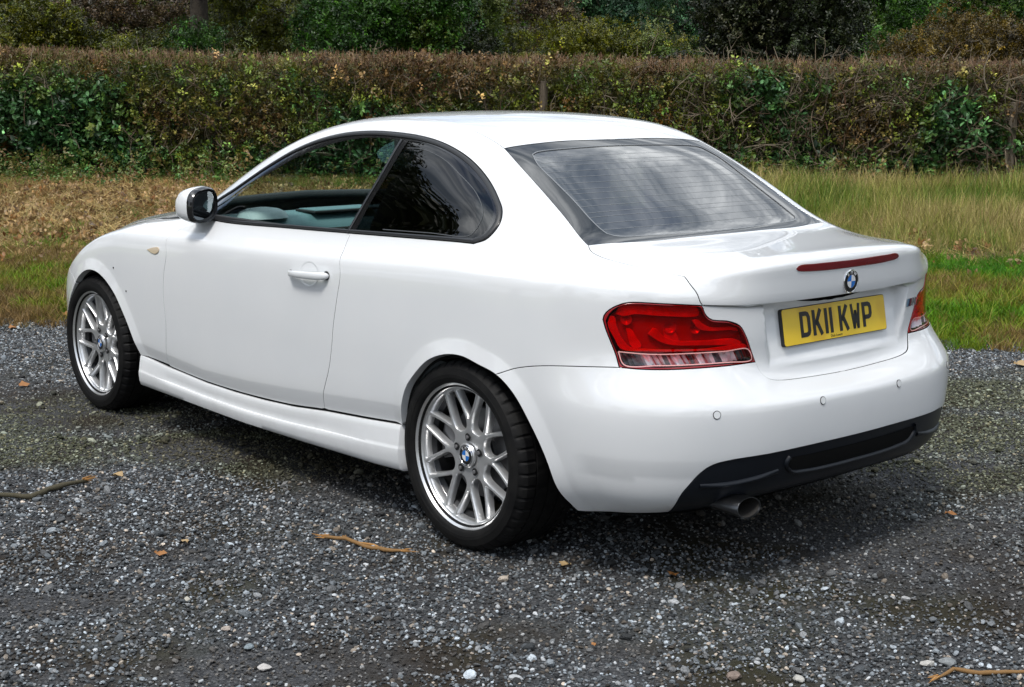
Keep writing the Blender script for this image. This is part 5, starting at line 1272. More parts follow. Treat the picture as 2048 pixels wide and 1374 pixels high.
mb = MB(); mb.box((-.12, 0, .985), (.22, .56, .008)); mb.build('parcel_shelf', M['interior_dark'], car)
for s_ in (1, -1):   # door cards with armrest and pull
    m_ = M['trim_teal']
    secs = []
    for x in np.linspace(.76, 1.88, 25):
        k = math.exp(-((x-1.15)/.28)**2)
        secs.append([(x, .735*s_, .925), (x, .725*s_, .935), (x, .715*s_, .93), (x, .705*s_, .86), (x, (.700-.0*k)*s_, .79), (x, (.69-.05*k)*s_, .73), (x, (.69-.055*k)*s_, .70), (x, .70*s_, .64), (x, .72*s_, .45), (x, .735*s_, .45)])
    dc = loft(secs, 'door_card', m_, car)
    mb = MB(); mb.box((1.17, .704*s_, .865), (.17, .006, .022)); mb.box((1.17, .698*s_, .862), (.05, .010, .006)); bevel(mb.build('door_release', M['interior_dark'], dc), .005)
    mb = MB(); mb.box((1.30, .752*s_, .955), (.56, .012, .010)); bevel(mb.build('inner_waist_rail', M['interior_dark'], car), .004)
# steering wheel on the right-hand side
sw = empty('steering_wheel', None, None); sw.parent = car
mb = MB(); c = Vector((1.42, -.36, .86)); ax = Vector((-.90, 0, .43)).normalized(); u = Vector((0, 1, 0)); v = ax.cross(u)
mb.tube([c+(u*math.cos(a)+v*math.sin(a))*.185 for a in np.linspace(0, 2*math.pi, 41)], .015, 8, 0, False); mb.build('steering_rim', M['trim_teal'], sw, True)
mb = MB()
for a in (0, math.pi, -math.pi/2): mb.tube([c+(u*math.cos(a)+v*math.sin(a))*.05-ax*.02, c+(u*math.cos(a)+v*math.sin(a))*.18], .014, 6)
mb.tube([c-ax*.05, c+ax*.01], [.075, .06], 16); mb.tube([c-ax*.05, Vector((1.68, -.36, .74))], .03, 8); mb.build('steering_boss', M['interior_dark'], sw, True)
mb = MB(); mb.tube([(1.30, 0, 1.325), (1.34, 0, 1.275)], .012, 8); mb.box((1.33, 0, 1.255), (.015, .12, .032)); bevel(mb.build('interior_mirror', M['interior_dark'], car), .01)
# ---------------------------------------------------------------- the place: frame of reference
E1 = np.array([-.728, -.685]); E2 = np.array([.685, -.728]); CO = np.array([-3.548, 3.720])
def sd(s, d): p = CO+E1*s+E2*d; return p       # s along the hedge (to the right), d away from the camera
def px2s(px, d): return (px-1024)/2912*d*1.0-(0.0)+d*(-.0428)*0+math.tan(math.atan2(0, 1))*0+OFFS*d
# view axis in (s, d): project the camera's forward direction
_fs = float(np.dot(E1, (math.cos(_y), math.sin(_y)))); _fd = float(np.dot(E2, (math.cos(_y), math.sin(_y)))); OFFS = _fs/_fd
def hgt(px_y, d): return 1.51+(160-px_y)/2912*d
def fbm(x, y, seed=0, oct_=4, sc=1.0):
    """cheap value noise, 0..1"""
    r = np.random.default_rng(seed); G = r.random((64, 64)); out_ = np.zeros(np.broadcast(x, y).shape); amp, tot = 1.0, 0.0
    for o in range(oct_):
        X = np.asarray(x)*sc*2**o+17.3*o; Y = np.asarray(y)*sc*2**o+5.1*o; xi = np.floor(X).astype(int); yi = np.floor(Y).astype(int); fx = X-xi; fy = Y-yi; fx = fx*fx*(3-2*fx); fy = fy*fy*(3-2*fy)
        g = lambda a, b: G[a % 64, b % 64]
        out_ += amp*((g(xi, yi)*(1-fx)+g(xi+1, yi)*fx)*(1-fy)+(g(xi, yi+1)*(1-fx)+g(xi+1, yi+1)*fx)*fy); tot += amp; amp *= .55
    return out_/tot
# ---------------------------------------------------------------- materials of the ground
M['ground'] = mat('gravel_bed', (.05, .05, .05), .95, spec=.2)
_n = NT(M['ground']); _tc = _n.n('ShaderNodeTexCoord'); _v = _tc.outputs['Object']
_v1 = _n.n('ShaderNodeTexVoronoi', i_Vector=_v, i_Scale=150.0); _c1 = _n.ramp(_v1.outputs['Color'], [(.0, (.022, .023, .025)), (.6, (.06, .062, .066)), (1, (.13, .13, .13))])
_moss = _n.ramp(_n.noise(_v, .9, 5, .6), [(.50, (0, 0, 0)), (.66, (1, 1, 1))]); _soil = _n.ramp(_n.noise(_v, 1.7, 4, .6, 'Fac'), [(.47, (0, 0, 0)), (.60, (1, 1, 1))])
_c2 = _n.mix(_soil, _c1, (.030, .024, .018)); _ms = _n.n('ShaderNodeMath', operation='MULTIPLY', i_0=_moss, i_1=.22); _c3 = _n.mix(_ms.outputs[0], _c2, (.045, .060, .010)); _n.link(_c3, _n.b.inputs['Base Color'])
_n.bump(_v1.outputs['Distance'], 1.0, .006)
M['turf'] = mat('turf_soil', (.020, .026, .008), .95, spec=.1)
_n = NT(M['turf']); _tc = _n.n('ShaderNodeTexCoord'); _v = _tc.outputs['Object']
_n.link(_n.ramp(_n.noise(_v, 2.5, 6, .65), [(.35, (.018, .030, .006)), (.5, (.035, .036, .012)), (.7, (.055, .042, .020))]), _n.b.inputs['Base Color']); _n.bump(_n.noise(_v, 40, 4), .8, .03)
M['field'] = mat('distant_field_grass', (.085, .110, .035), .95, spec=.1)
def inst_mat(name, rough=.5, transl=.0, spec=.4, var=.35, bumpy=0, pos_moss=False):
    m = mat(name, (.1, .1, .1), rough, spec=spec); n_ = NT(m); at_ = n_.n('ShaderNodeAttribute', attribute_type='INSTANCER', attribute_name='icol')
    geo = n_.n('ShaderNodeNewGeometry'); mr = n_.n('ShaderNodeMapRange'); n_.link(geo.outputs['Random Per Island'], mr.inputs[0]); mr.inputs[3].default_value = 1-var; mr.inputs[4].default_value = 1+var
    mul = n_.n('ShaderNodeVectorMath', operation='SCALE'); n_.link(at_.outputs['Color'], mul.inputs[0]); n_.link(mr.outputs[0], mul.inputs['Scale']); col = mul.outputs[0]
    if bumpy:
        tc_ = n_.n('ShaderNodeTexCoord'); no_ = n_.noise(tc_.outputs['Object'], 2.2, 4, .6); rr = n_.ramp(no_, [(.3, (.75, .75, .75)), (.7, (1.25, 1.25, 1.25))]); col = n_.mix(1.0, col, rr, 'MULTIPLY'); n_.bump(no_, .35, .3)
    n_.link(col, n_.b.inputs['Base Color'])
    if transl:
        tr = n_.n('ShaderNodeBsdfTranslucent'); n_.link(col, tr.inputs[0]); mxs = n_.n('ShaderNodeMixShader'); mxs.inputs[0].default_value = transl; o = [x for x in n_.t.nodes if x.type == 'OUTPUT_MATERIAL'][0]
        n_.link(n_.b.outputs[0], mxs.inputs[1]); n_.link(tr.outputs[0], mxs.inputs[2]); n_.link(mxs.outputs[0], o.inputs[0])
    return m
M['stone'] = inst_mat('gravel_stone', .75, 0, .35, .0, 1)
M['blade'] = inst_mat('grass_blade', .55, .25, .3, .30)
M['leaf'] = inst_mat('hedge_leaf', .42, .22, .45, .42)
M['twig'] = inst_mat('bare_twig', .8, 0, .2, .25)
# ---------------------------------------------------------------- scatter: a point cloud whose points carry copies of a few small meshes
def proto(name, verts, faces, m, smooth=False):
    me = bpy.data.meshes.new(name); me.from_pydata([tuple(map(float, v)) for v in verts], [], faces); me.materials.append(m)
    if smooth: me.polygons.foreach_set('use_smooth', [True]*len(me.polygons))
    me.update(); return bpy.data.objects.new(name, me)
_gn = {}
def scatter_tree(protos):
    key = tuple(p.name for p in protos)
    if key in _gn: return _gn[key]
    g = bpy.data.node_groups.new('scatter', 'GeometryNodeTree'); g.interface.new_socket('Geometry', in_out='INPUT', socket_type='NodeSocketGeometry'); g.interface.new_socket('Geometry', in_out='OUTPUT', socket_type='NodeSocketGeometry')
    N = g.nodes; L = g.links; gi = N.new('NodeGroupInput'); go = N.new('NodeGroupOutput'); iop = N.new('GeometryNodeInstanceOnPoints'); jn = N.new('GeometryNodeJoinGeometry')
    for p in protos:
        oi = N.new('GeometryNodeObjectInfo'); oi.inputs['Object'].default_value = p; oi.inputs['As Instance'].default_value = True; L.new(oi.outputs['Geometry'], jn.inputs[0])
    def attr(nm, typ): a_ = N.new('GeometryNodeInputNamedAttribute'); a_.data_type = typ; a_.inputs['Name'].default_value = nm; return a_.outputs['Attribute']
    L.new(gi.outputs[0], iop.inputs['Points']); L.new(jn.outputs[0], iop.inputs['Instance']); iop.inputs['Pick Instance'].default_value = True
    L.new(attr('idx', 'INT'), iop.inputs['Instance Index']); e2r = N.new('FunctionNodeEulerToRotation'); L.new(attr('rot', 'FLOAT_VECTOR'), e2r.inputs[0]); L.new(e2r.outputs[0], iop.inputs['Rotation']); L.new(attr('scl', 'FLOAT_VECTOR'), iop.inputs['Scale'])
    L.new(iop.outputs[0], go.inputs[0]); _gn[key] = g; return g
def scatter(name, protos, pos, rot, scl, col, parent=None, kind='stuff'):
    pos = np.asarray(pos, float); n = len(pos); me = bpy.data.meshes.new(name); me.vertices.add(n); me.vertices.foreach_set('co', pos.ravel())
    for nm, typ, dat in (('rot', 'FLOAT_VECTOR', rot), ('scl', 'FLOAT_VECTOR', scl)):
        a_ = me.attributes.new(nm, typ, 'POINT'); a_.data.foreach_set('vector', np.asarray(dat, float).ravel())
    a_ = me.attributes.new('icol', 'FLOAT_COLOR', 'POINT'); a_.data.foreach_set('color', np.concatenate([np.clip(col, 0, 1), np.ones((n, 1))], 1).ravel())
    a_ = me.attributes.new('idx', 'INT', 'POINT'); a_.data.foreach_set('value', rng.integers(0, len(protos), n))
    o = bpy.data.objects.new(name, me); C.objects.link(o); md = o.modifiers.new('scatter', 'NODES'); md.node_group = scatter_tree(protos)
    if kind: o['kind'] = kind
    if parent is not None: o.parent = parent
    return o
# ---------------------------------------------------------------- ground sheets
def height_far(d): return np.interp(d, [0, 30, 60, 110, 200, 600], [0, 0, 1.0, 5.5, 14, 22])
def sheet(name, s0, s1, d0, d1, ns, nd, z, m, edge0=None, edge1=None):
    V = []
    for j in range(nd+1):
        for i in range(ns+1):
            s = s0+(s1-s0)*i/ns; a = d0+(edge0(s) if edge0 else 0); b = d1+(edge1(s) if edge1 else 0); d = a+(b-a)*j/nd; p = sd(s, d); V.append((p[0], p[1], z(s, d) if callable(z) else z))
    F = [[j*(ns+1)+i, (j+1)*(ns+1)+i, (j+1)*(ns+1)+i+1, j*(ns+1)+i+1] for j in range(nd) for i in range(ns)]
    o = link_mesh(name, V, F, m, None, True); o['kind'] = 'structure'; return o
edge = lambda s: 8.55+.35*(fbm(np.array([s]), np.array([3.0]), 4, 3, .6)[0]-.5)*2-.03*s
sheet('ground', -400, 400, -300, 600, 40, 60, lambda s, d: float(height_far(np.array(d)))-.03 if d > 30 else -.03, M['field'])
sheet('gravel_ground', -14, 14, -14, 0, 56, 60, lambda s, d: .012*(fbm(np.array([s]), np.array([d]), 9, 3, .8)[0]-.5), M['ground'], None, lambda s: edge(s)+.35)
sheet('verge', -30, 30, 0, 29, 120, 50, lambda s, d: -.012+.05*min(1, (d-8.3)/2)*fbm(np.array([s]), np.array([d]), 12, 3, .5)[0]+.06*max(0, min(1, (d-12)/6)), M['turf'], lambda s: edge(s))
# ---------------------------------------------------------------- gravel stones
def pebble(seed):
    r = random.Random(seed); bm = bmesh.new(); bmesh.ops.create_icosphere(bm, subdivisions=2, radius=1)
    ph = [(r.uniform(-1, 1), r.uniform(-1, 1), r.uniform(-1, 1), r.uniform(.75, 1.05)) for _ in range(11)]
    for v in bm.verts:
        c = v.co.normalized(); k = 1.0
        for a_, b_, c_, h_ in ph:            # a few cut faces make broken stone
            n_ = Vector((a_, b_, c_)).normalized(); d_ = c.dot(n_)
            if d_ > .35: k = min(k, h_*.80/d_ if h_ < .98 else k)
        v.co = c*k; v.co.x *= r.uniform(.97, 1.03)
    V = [tuple(v.co) for v in bm.verts]; F = [[v.index for v in f.verts] for f in bm.faces]; bm.free(); return V, F
pebs = []
for k in range(7): V, F = pebble(k+1); pebs.append(proto('pebble', V, F, M['stone'], False))
def in_view(s, d, m=.9): c = OFFS*d; hw = d*(1024/2912)*1.03+m; return np.abs(s-c) < hw
def sd_of(px, py): X = (px-1024)/2911.8; Y = -(py-687)/2911.8; dv = _f+_r2*X+_u2*Y; t = -1.5095/dv.z; q = np.array([dv.x, dv.y])*t; return float(q@E1), float(q@E2)
SOIL_PX = [(sd_of(*p), r) for p, r in [((60, 1212), .16), ((200, 1200), .10), ((420, 1330), .22), ((650, 1335), .20), ((860, 1320), .16), ((1050, 1262), .16), ((360, 1112), .12), ((1240, 1300), .12), ((1500, 1372), .14), ((420, 900), .35), ((1720, 905), .25)]]
MOSS_PX = [(sd_of(*p), r) for p, r in [((150, 830), .50), ((30, 900), .40), ((420, 890), .40), ((620, 930), .30), ((1900, 860), .50), ((2010, 960), .30), ((1760, 930), .25), ((1970, 790), .5)]]
def blobs(s, d, L):
    o = np.zeros(len(s))
    for (a_, b_), r in L: o = np.maximum(o, np.exp(-(((s-a_)/(r*1.5))**2+((d-b_)/r)**2)))
    return o
def gravel_layer(n, smin, smax, dmin, dmax, lift, dens_lo=.25):
    d = np.sqrt(rng.uniform(dmin**2, dmax**2, n*2)); s = OFFS*d+rng.uniform(-1, 1, n*2)*(d*.37+.9); e = np.interp(s, np.linspace(-8, 8, 60), [edge(q) for q in np.linspace(-8, 8, 60)])
    soil = np.maximum(fbm(s, d, 21, 4, .9), blobs(s, d, SOIL_PX)*.9); keep = (d < e+.25*rng.random(n*2)) & (rng.random(n*2) < np.where(soil > .60, dens_lo, 1.0)); s, d, soil = s[keep][:n], d[keep][:n], soil[keep][:n]
    p = sd(0, 0)[None, :]+E1[None, :]*s[:, None]+E2[None, :]*d[:, None]; k = len(s)
    r = smin*(smax/smin)**(rng.random(k)**1.7); scl = np.stack([r*rng.uniform(.8, 1.35, k), r*rng.uniform(.7, 1.1, k), r*rng.uniform(.40, .75, k)], 1)
    z = scl[:, 2]*rng.uniform(.1, .8, k)+lift*rng.random(k)
    tone = np.exp(rng.normal(math.log(.112), .85, k)); tone = np.clip(tone, .018, .62); u = rng.random(k)
    warm = np.where(u < .12, 1, 0)[:, None]; blue = np.where(u > .45, 1, 0)[:, None]
    col = tone[:, None]*(np.array([.97, 1.0, 1.02])+warm*np.array([.22, .02, -.18])+blue*np.array([-.07, -.0, .06]))
    moss = np.clip(np.maximum((fbm(s, d, 33, 4, .7)-.55)*5*np.clip((d-4.6)/1.2, 0, 1), (blobs(s, d, MOSS_PX)*(.6+.9*fbm(s, d, 35, 3, 2.5))-.38)*2.5), 0, 1)*.62; brown = np.clip((soil-.55)*5, 0, 1)*.55
    col = col*(1-moss[:, None])+moss[:, None]*np.array([.085, .090, .022])*(.4+tone[:, None]*4); col = col*(1-brown[:, None])+brown[:, None]*np.array([.075, .060, .045])*(.5+tone[:, None]*4)
    return np.concatenate([p, z[:, None]], 1), rng.uniform(-.5, .5, (k, 3))*[1, 1, 0]+np.stack([np.zeros(k), np.zeros(k), rng.uniform(0, 6.28, k)], 1), scl, col
a1 = gravel_layer(150000, .0028, .0060, 2.4, 9.1, .001, .8); a2 = gravel_layer(125000, .0045, .0092, 2.4, 9.1, .003, .35); a3 = gravel_layer(2600, .010, .021, 2.4, 9.0, .003, .8)
gr = scatter('gravel', pebs, *[np.concatenate([x, y, z]) for x, y, z in zip(a1, a2, a3)])
tag(gr, 'loose grey gravel covering the parking area', 'gravel', kind='stuff')
# ---------------------------------------------------------------- grass
def tuft(seed, n, h, lean, w, flat=0.0, seg=3):
    r = random.Random(seed); V, F = [], []
    for k in range(n):
        a = r.uniform(0, 6.28); ca, sa = math.cos(a), math.sin(a); b = r.uniform(0, 6.28); x0, y0 = r.gauss(0, .30), r.gauss(0, .30); hh = h*r.uniform(.55, 1.15); ln = lean*r.uniform(.2, 1.3)
        base = len(V); wx, wy = math.cos(b)*w, math.sin(b)*w
        for i in range(seg+1):
            t = i/seg; wd = (1-t**1.6)*.5+.04; x = x0+ca*ln*t*t; y = y0+sa*ln*t*t; z = hh*(t-flat*t*t)
            V += [(x-wx*wd, y-wy*wd, z), (x+wx*wd, y+wy*wd, z)]
        F += [[base+2*i, base+2*i+1, base+2*i+3, base+2*i+2] for i in range(seg)]
    return V, F
short = [proto('short_tuft', *tuft(k, 13, 1.0, .9, .085), M['blade']) for k in range(5)]
tall = [proto('tall_tuft', *tuft(20+k, 10, 1.0, .50, .030, seg=4), M['blade']) for k in range(5)]
straw = [proto('straw_tuft', *tuft(40+k, 11, .40, 1.5, .060, .55), M['blade']) for k in range(5)]
def field(n, d0, d1, dens=None, marg=2.0):
    d = np.sqrt(rng.uniform(d0**2, d1**2, n)); s = OFFS*d+rng.uniform(-1, 1, n)*(d*.36+marg); e = np.interp(s, np.linspace(-16, 16, 90), [edge(q) for q in np.linspace(-16, 16, 90)])
    k = d > e-.10+.25*rng.random(n)**2
    if dens is not None: k &= rng.random(n) < dens(s, d)
    s, d = s[k], d[k]; p = CO[None, :]+E1[None, :]*s[:, None]+E2[None, :]*d[:, None]; z = -.012+.05*np.clip((d-8.3)/2, 0, 1)*.5+.06*np.clip((d-12)/6, 0, 1); return s, d, np.concatenate([p, z[:, None]], 1)
pal = lambda u, cols: np.stack([np.interp(u, np.linspace(0, 1, len(cols)), [c[k] for c in cols]) for k in range(3)], 1)
border = lambda s: np.interp(s, [-6, -3.5, 3, 6], [11.6, 11.9, 11.9, 11.8])
s, d, p = field(42000, 8.3, 15, lambda s, d: np.clip((border(s)+2.2*(fbm(s, d, 5, 4, .7)-.5)*2-d)/.5+.5, .03, 1))
u = np.clip(fbm(s, d, 51, 4, 1.1)*2.1-.55+rng.normal(0, .18, len(s)), 0, 1); h_ = rng.uniform(.035, .075, len(s))*(1+.5*fbm(s, d, 8, 3, 1.5))
edgef = np.clip(1.4-(d-8.3)/.9, 0, 1); u = np.clip(u+edgef*.30, 0, 1)
col = pal(u, [(.05, .19, .004), (.10, .28, .005), (.19, .28, .012), (.25, .21, .035), (.25, .16, .06)])*rng.uniform(.45, 1.2, (len(s), 1))
g1 = scatter('green_grass', short, p, np.stack([rng.normal(0, .15, len(s)), rng.normal(0, .15, len(s)), rng.uniform(0, 6.28, len(s))], 1), np.stack([h_*.9, h_*.9, h_], 1), col)
tag(g1, 'short bright green grass strip along the gravel edge', 'grass', kind='stuff')
# cut straw left, seeding grass right
lft = lambda s: np.clip((-.5-s)/2.2+.5, 0, 1)
s, d, p = field(34000, 11.0, 20.4, lambda s, d: np.clip((d-border(s)+.5)/.8, 0, 1)*np.clip(lft(s)+.35, 0, 1))
u = np.clip(fbm(s, d, 61, 4, .9)*1.3-.2+rng.normal(0, .18, len(s)), 0, 1); h_ = rng.uniform(.10, .19, len(s))
col = pal(u, [(.20, .18, .040), (.42, .30, .10), (.62, .46, .20), (.50, .31, .13)])*rng.uniform(.4, 1.25, (len(s), 1))
g2 = scatter('dry_grass', straw, p, np.stack([rng.normal(0, .2, len(s)), rng.normal(0, .2, len(s)), rng.uniform(0, 6.28, len(s))], 1), np.stack([h_, h_, h_*.9], 1), col)
tag(g2, 'mown dry straw-coloured grass in front of the hedge', 'dry grass', kind='stuff')
s, d, p = field(27000, 11.6, 20.6, lambda s, d: np.clip((d-border(s)-.4+1.2*(fbm(s, d, 71, 3, .6)-.5))/1.2, 0, 1)*np.clip(1-lft(s)+np.clip((d-18.2)/1.6, 0, 1)*.8, 0, 1))
u = np.clip(fbm(s, d, 73, 4, .7)*1.7-.35+rng.normal(0, .18, len(s)), 0, 1); h_ = rng.uniform(.12, .36, len(s))*(.35+1.3*fbm(s, d, 75, 3, 1.1))*(.6+.5*np.clip((d-13)/4, 0, 1))*(1-.25*np.clip((d-18)/1.5, 0, 1))*(1-.55*lft(s))
col = pal(u, [(.085, .21, .018), (.16, .23, .030), (.36, .33, .09), (.52, .40, .18)])*rng.uniform(.5, 1.2, (len(s), 1))
g3 = scatter('tall_grass', tall, p, np.stack([rng.normal(0, .18, len(s)), rng.normal(0, .18, len(s)), rng.uniform(0, 6.28, len(s))], 1), np.stack([h_*.8, h_*.8, h_], 1), col)
tag(g3, 'tall seeding grass, green and straw-coloured, along the foot of the hedge', 'tall grass', kind='stuff')
# ---------------------------------------------------------------- leaves and twigs
def leaf(V, F, o, dx, up, ln, wd, fold=.25):
    dx = Vector(dx).normalized(); sd_ = dx.cross(Vector(up)).normalized(); nn = sd_.cross(dx); o = Vector(o); b = len(V)
    for t, w in ((0, 0), (.28, .8), (.62, 1), (1, 0)):
        c = o+dx*ln*t-nn*ln*.12*t*t
        if w == 0: V.append(c)
        else: V += [c+sd_*wd*w*.5+nn*fold*wd*w*.5, c, c-sd_*wd*w*.5+nn*fold*wd*w*.5]
    F += [[b, b+1, b+2], [b, b+2, b+3], [b+1, b+4, b+5, b+2], [b+2, b+5, b+6, b+3], [b+4, b+7, b+5], [b+5, b+7, b+6]]
def sprig(seed, n=9, spread=1.0, ratio=.55):
    r = random.Random(seed); V, F = [], []
    ax = Vector((r.uniform(-.3, .3), r.uniform(-.3, .3), 1)).normalized()
    for k in range(n):
        t = k/(n-1); c = ax*t*2.6*spread+Vector((r.gauss(0, .35), r.gauss(0, .35), r.gauss(0, .2)))*spread
        a = r.uniform(0, 6.28); d_ = Vector((math.cos(a), math.sin(a), r.uniform(-.5, .8))); leaf(V, F, c, d_, (r.uniform(-.6, .6), r.uniform(-.6, .6), 1), r.uniform(.75, 1.2), r.uniform(.8, 1.15)*ratio)
    return [tuple(v) for v in V], F
sprigs = [proto('leaf_sprig', *sprig(k), M['leaf']) for k in range(6)]
clump = [proto('leaf_clump', *sprig(30+k, 16, 1.25, .6), M['leaf']) for k in range(5)]
def twig(seed, n=4, bend=.25, r0=.02, forks=2):
    r = random.Random(seed); mb = MB(); 
    def br(p, d, ln, rad, lvl):
        pts, q, dd = [p], Vector(p), Vector(d)
        for i in range(n): dd = (dd+Vector((r.gauss(0, bend), r.gauss(0, bend), r.gauss(0, bend)))).normalized(); q = q+dd*ln/n; pts.append(q.copy())
        mb.tube(pts, [rad*(1-.7*i/n) for i in range(n+1)], 4, 0, False)
        if lvl > 0:
            for k in range(forks): i = r.randint(1, n-1); d2 = (dd+Vector((r.gauss(0, .8), r.gauss(0, .8), r.gauss(0, .6)))).normalized(); br(pts[i], d2, ln*r.uniform(.35, .65), rad*.55, lvl-1)
    br(Vector((0, 0, 0)), Vector((0, 0, 1)), 1.0, r0, 2); return mb.v, mb.f
twigs = [proto('twig_piece', *twig(k), M['twig']) for k in range(5)]
spikes = [proto('cut_twig', *twig(60+k, 3, .10, .035, 1), M['twig']) for k in range(4)]
s, d, p = field(9000, 10.8, 20.3, lambda s, d: np.clip(.15+lft(s), 0, 1)*np.clip((d-border(s)+1.2)/1.2, 0.04, 1)); n_ = len(s); p[:, 2] += rng.random(n_)*.05; sc = rng.uniform(.030, .060, n_)
col = pal(rng.random(n_), [(.16, .09, .04), (.34, .22, .10), (.48, .33, .15), (.28, .12, .04)])*rng.uniform(.5, 1.2, (n_, 1))
tag(scatter('leaf_litter', sprigs, p, np.stack([1.3+rng.normal(0, .35, n_), rng.normal(0, .5, n_), rng.uniform(0, 6.28, n_)], 1), np.stack([sc, sc, sc*.6], 1), col), 'brown leaf litter strewn over the mown grass', 'leaf litter', kind='stuff')
# ---------------------------------------------------------------- the clipped hedge
hedge = empty('hedge', 'long clipped mixed hedge, green and russet, running behind the car', 'hedge', (*sd(0, 20.8), 0))
HX = hedge.location
def hedge_pts(n, dd0, dd1, z0, z1, s0=-12.0, s1=12.0):
    s = rng.uniform(s0, s1, n); z = rng.uniform(z0, z1, n); d = rng.uniform(dd0, dd1, n); return s, d, z
def to_w(s, d, z): p = CO[None, :]+E1[None, :]*s[:, None]+E2[None, :]*d[:, None]; return np.concatenate([p, np.asarray(z)[:, None]], 1)-np.array(HX)[None, :]
s, _, z = hedge_pts(21000, 0, 1, .12, 1.79); HT = 1.78-.0085*(s+2)+.13*(fbm(s, s*0+2, 87, 4, .9)-.5)
z = .12+(z-.12)*(HT-.12)/1.67
bulge = .22*(fbm(s, z*1.3, 81, 4, .9)-.5)*2; depth = rng.random(len(s))**1.6*.85; front = 20.25+bulge+.12*np.clip((1.0-z), 0, 1); d = front+depth
bare = fbm(s, z, 83, 4, .8)+.16*np.clip((s-1.5)/5, -1, 1)+.10*np.clip((.75-z)/.5, 0, 1)*np.where(s > 3, 1.6, .2); keep = rng.random(len(s)) > np.clip((bare-.57)*5.5, 0, .85)
s, z, d, depth = s[keep], z[keep], d[keep], depth[keep]
gpatch = fbm(s, z*1.6, 85, 4, .75)+.20*np.clip(1.05-z, -.6, .8)*np.where(s < 3, 1, .35)-.08*np.clip(z-1.35, 0, 1)*3
big = (gpatch > .58)
u = np.clip((gpatch-.27)*2.3+rng.normal(0, .16, len(s)), 0, 1)
col = pal(u, [(.16, .095, .035), (.16, .125, .034), (.15, .155, .024), (.14, .175, .020), (.095, .165, .026), (.065, .155, .038), (.050, .135, .045)])
autumn = (fbm(s, z, 91, 3, 1.6) > .67) & (rng.random(len(s)) < .5); col[autumn] = np.array([.19, .10, .022])
pale = rng.random(len(s)) < .14; col[pale] = col[pale]*1.9+np.array([.03, .03, .02])
col *= np.exp(rng.normal(-.32, .58, (len(s), 1)))
sc = np.where(big, rng.uniform(.055, .100, len(s)), rng.uniform(.032, .060, len(s)))
rot = np.stack([rng.normal(0, .8, len(s)), rng.normal(0, .8, len(s)), rng.uniform(0, 6.28, len(s))], 1)
scatter('foliage', sprigs, to_w(s, d, z), rot, np.stack([sc, sc, sc], 1), col, hedge)
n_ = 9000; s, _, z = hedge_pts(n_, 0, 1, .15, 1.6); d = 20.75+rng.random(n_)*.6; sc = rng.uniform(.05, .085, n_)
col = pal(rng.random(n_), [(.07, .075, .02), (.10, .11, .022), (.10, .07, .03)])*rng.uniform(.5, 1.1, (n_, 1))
scatter('inner_leaves', sprigs, to_w(s, d, z), np.stack([rng.normal(0, .8, n_), rng.normal(0, .8, n_), rng.uniform(0, 6.28, n_)], 1), np.stack([sc]*3, 1), col, hedge)  # leaves added deep inside to block light coming through the hedge
# russet clipped twig ends on top
s, _, z = hedge_pts(9000, 0, 1, 0, 1); HT = 1.76-.0085*(s+2)+.13*(fbm(s, s*0+2, 87, 4, .9)-.5); z = HT+rng.uniform(-.13, .03, len(s)); d = 20.3+rng.random(len(s))**1.3*.8; sc = rng.uniform(.06, .15, len(s)); k_ = len(s)
col = pal(rng.random(k_), [(.16, .085, .050), (.26, .155, .095), (.34, .23, .15), (.17, .12, .045)])*rng.uniform(.7, 1.2, (k_, 1))
scatter('clipped_twigs', spikes, to_w(s, d, z), np.stack([rng.normal(0, .35, k_), rng.normal(0, .35, k_), rng.uniform(0, 6.28, k_)], 1), np.stack([sc, sc, sc], 1), col, hedge)
s, _, z = hedge_pts(5000, 0, 1, 0, 1); HT = 1.78-.0085*(s+2)+.13*(fbm(s, s*0+2, 87, 4, .9)-.5); z = HT-.02-rng.random(len(s))**2*.28; d = 20.22+rng.random(len(s))*.85; sc = rng.uniform(.016, .026, len(s)); k_ = len(s)
col = pal(rng.random(k_), [(.19, .12, .05), (.16, .13, .03), (.12, .14, .03), (.26, .18, .10)])*rng.uniform(.6, 1.2, (k_, 1))
scatter('russet_leaves', sprigs, to_w(s, d, z), np.stack([rng.normal(0, .8, k_), rng.normal(0, .8, k_), rng.uniform(0, 6.28, k_)], 1), np.stack([sc]*3, 1), col, hedge)
# nettles and brambles along the foot
n_ = 8000; s = rng.uniform(-12, 12, n_); d = 18.7+rng.random(n_)**.6*1.75; z = rng.random(n_)**1.5*(.10+.36*np.clip((d-18.7)/1.2, 0, 1)); sc = rng.uniform(.030, .065, n_); k_ = rng.random(n_) < np.clip(fbm(s, d, 95, 3, .8)*4-1.7+np.clip((d-19.6)*1.5, 0, 1), 0, 1); s, d, z, sc = s[k_], d[k_], z[k_], sc[k_]; n_ = len(s)
col = pal(rng.random(n_), [(.055, .15, .03), (.10, .20, .035), (.17, .20, .05), (.20, .11, .04)])*rng.uniform(.6, 1.2, (n_, 1))
scatter('weeds', sprigs, to_w(s, d, z), np.stack([rng.normal(0, .6, n_), rng.normal(0, .6, n_), rng.uniform(0, 6.28, n_)], 1), np.stack([sc]*3, 1), col, hedge)
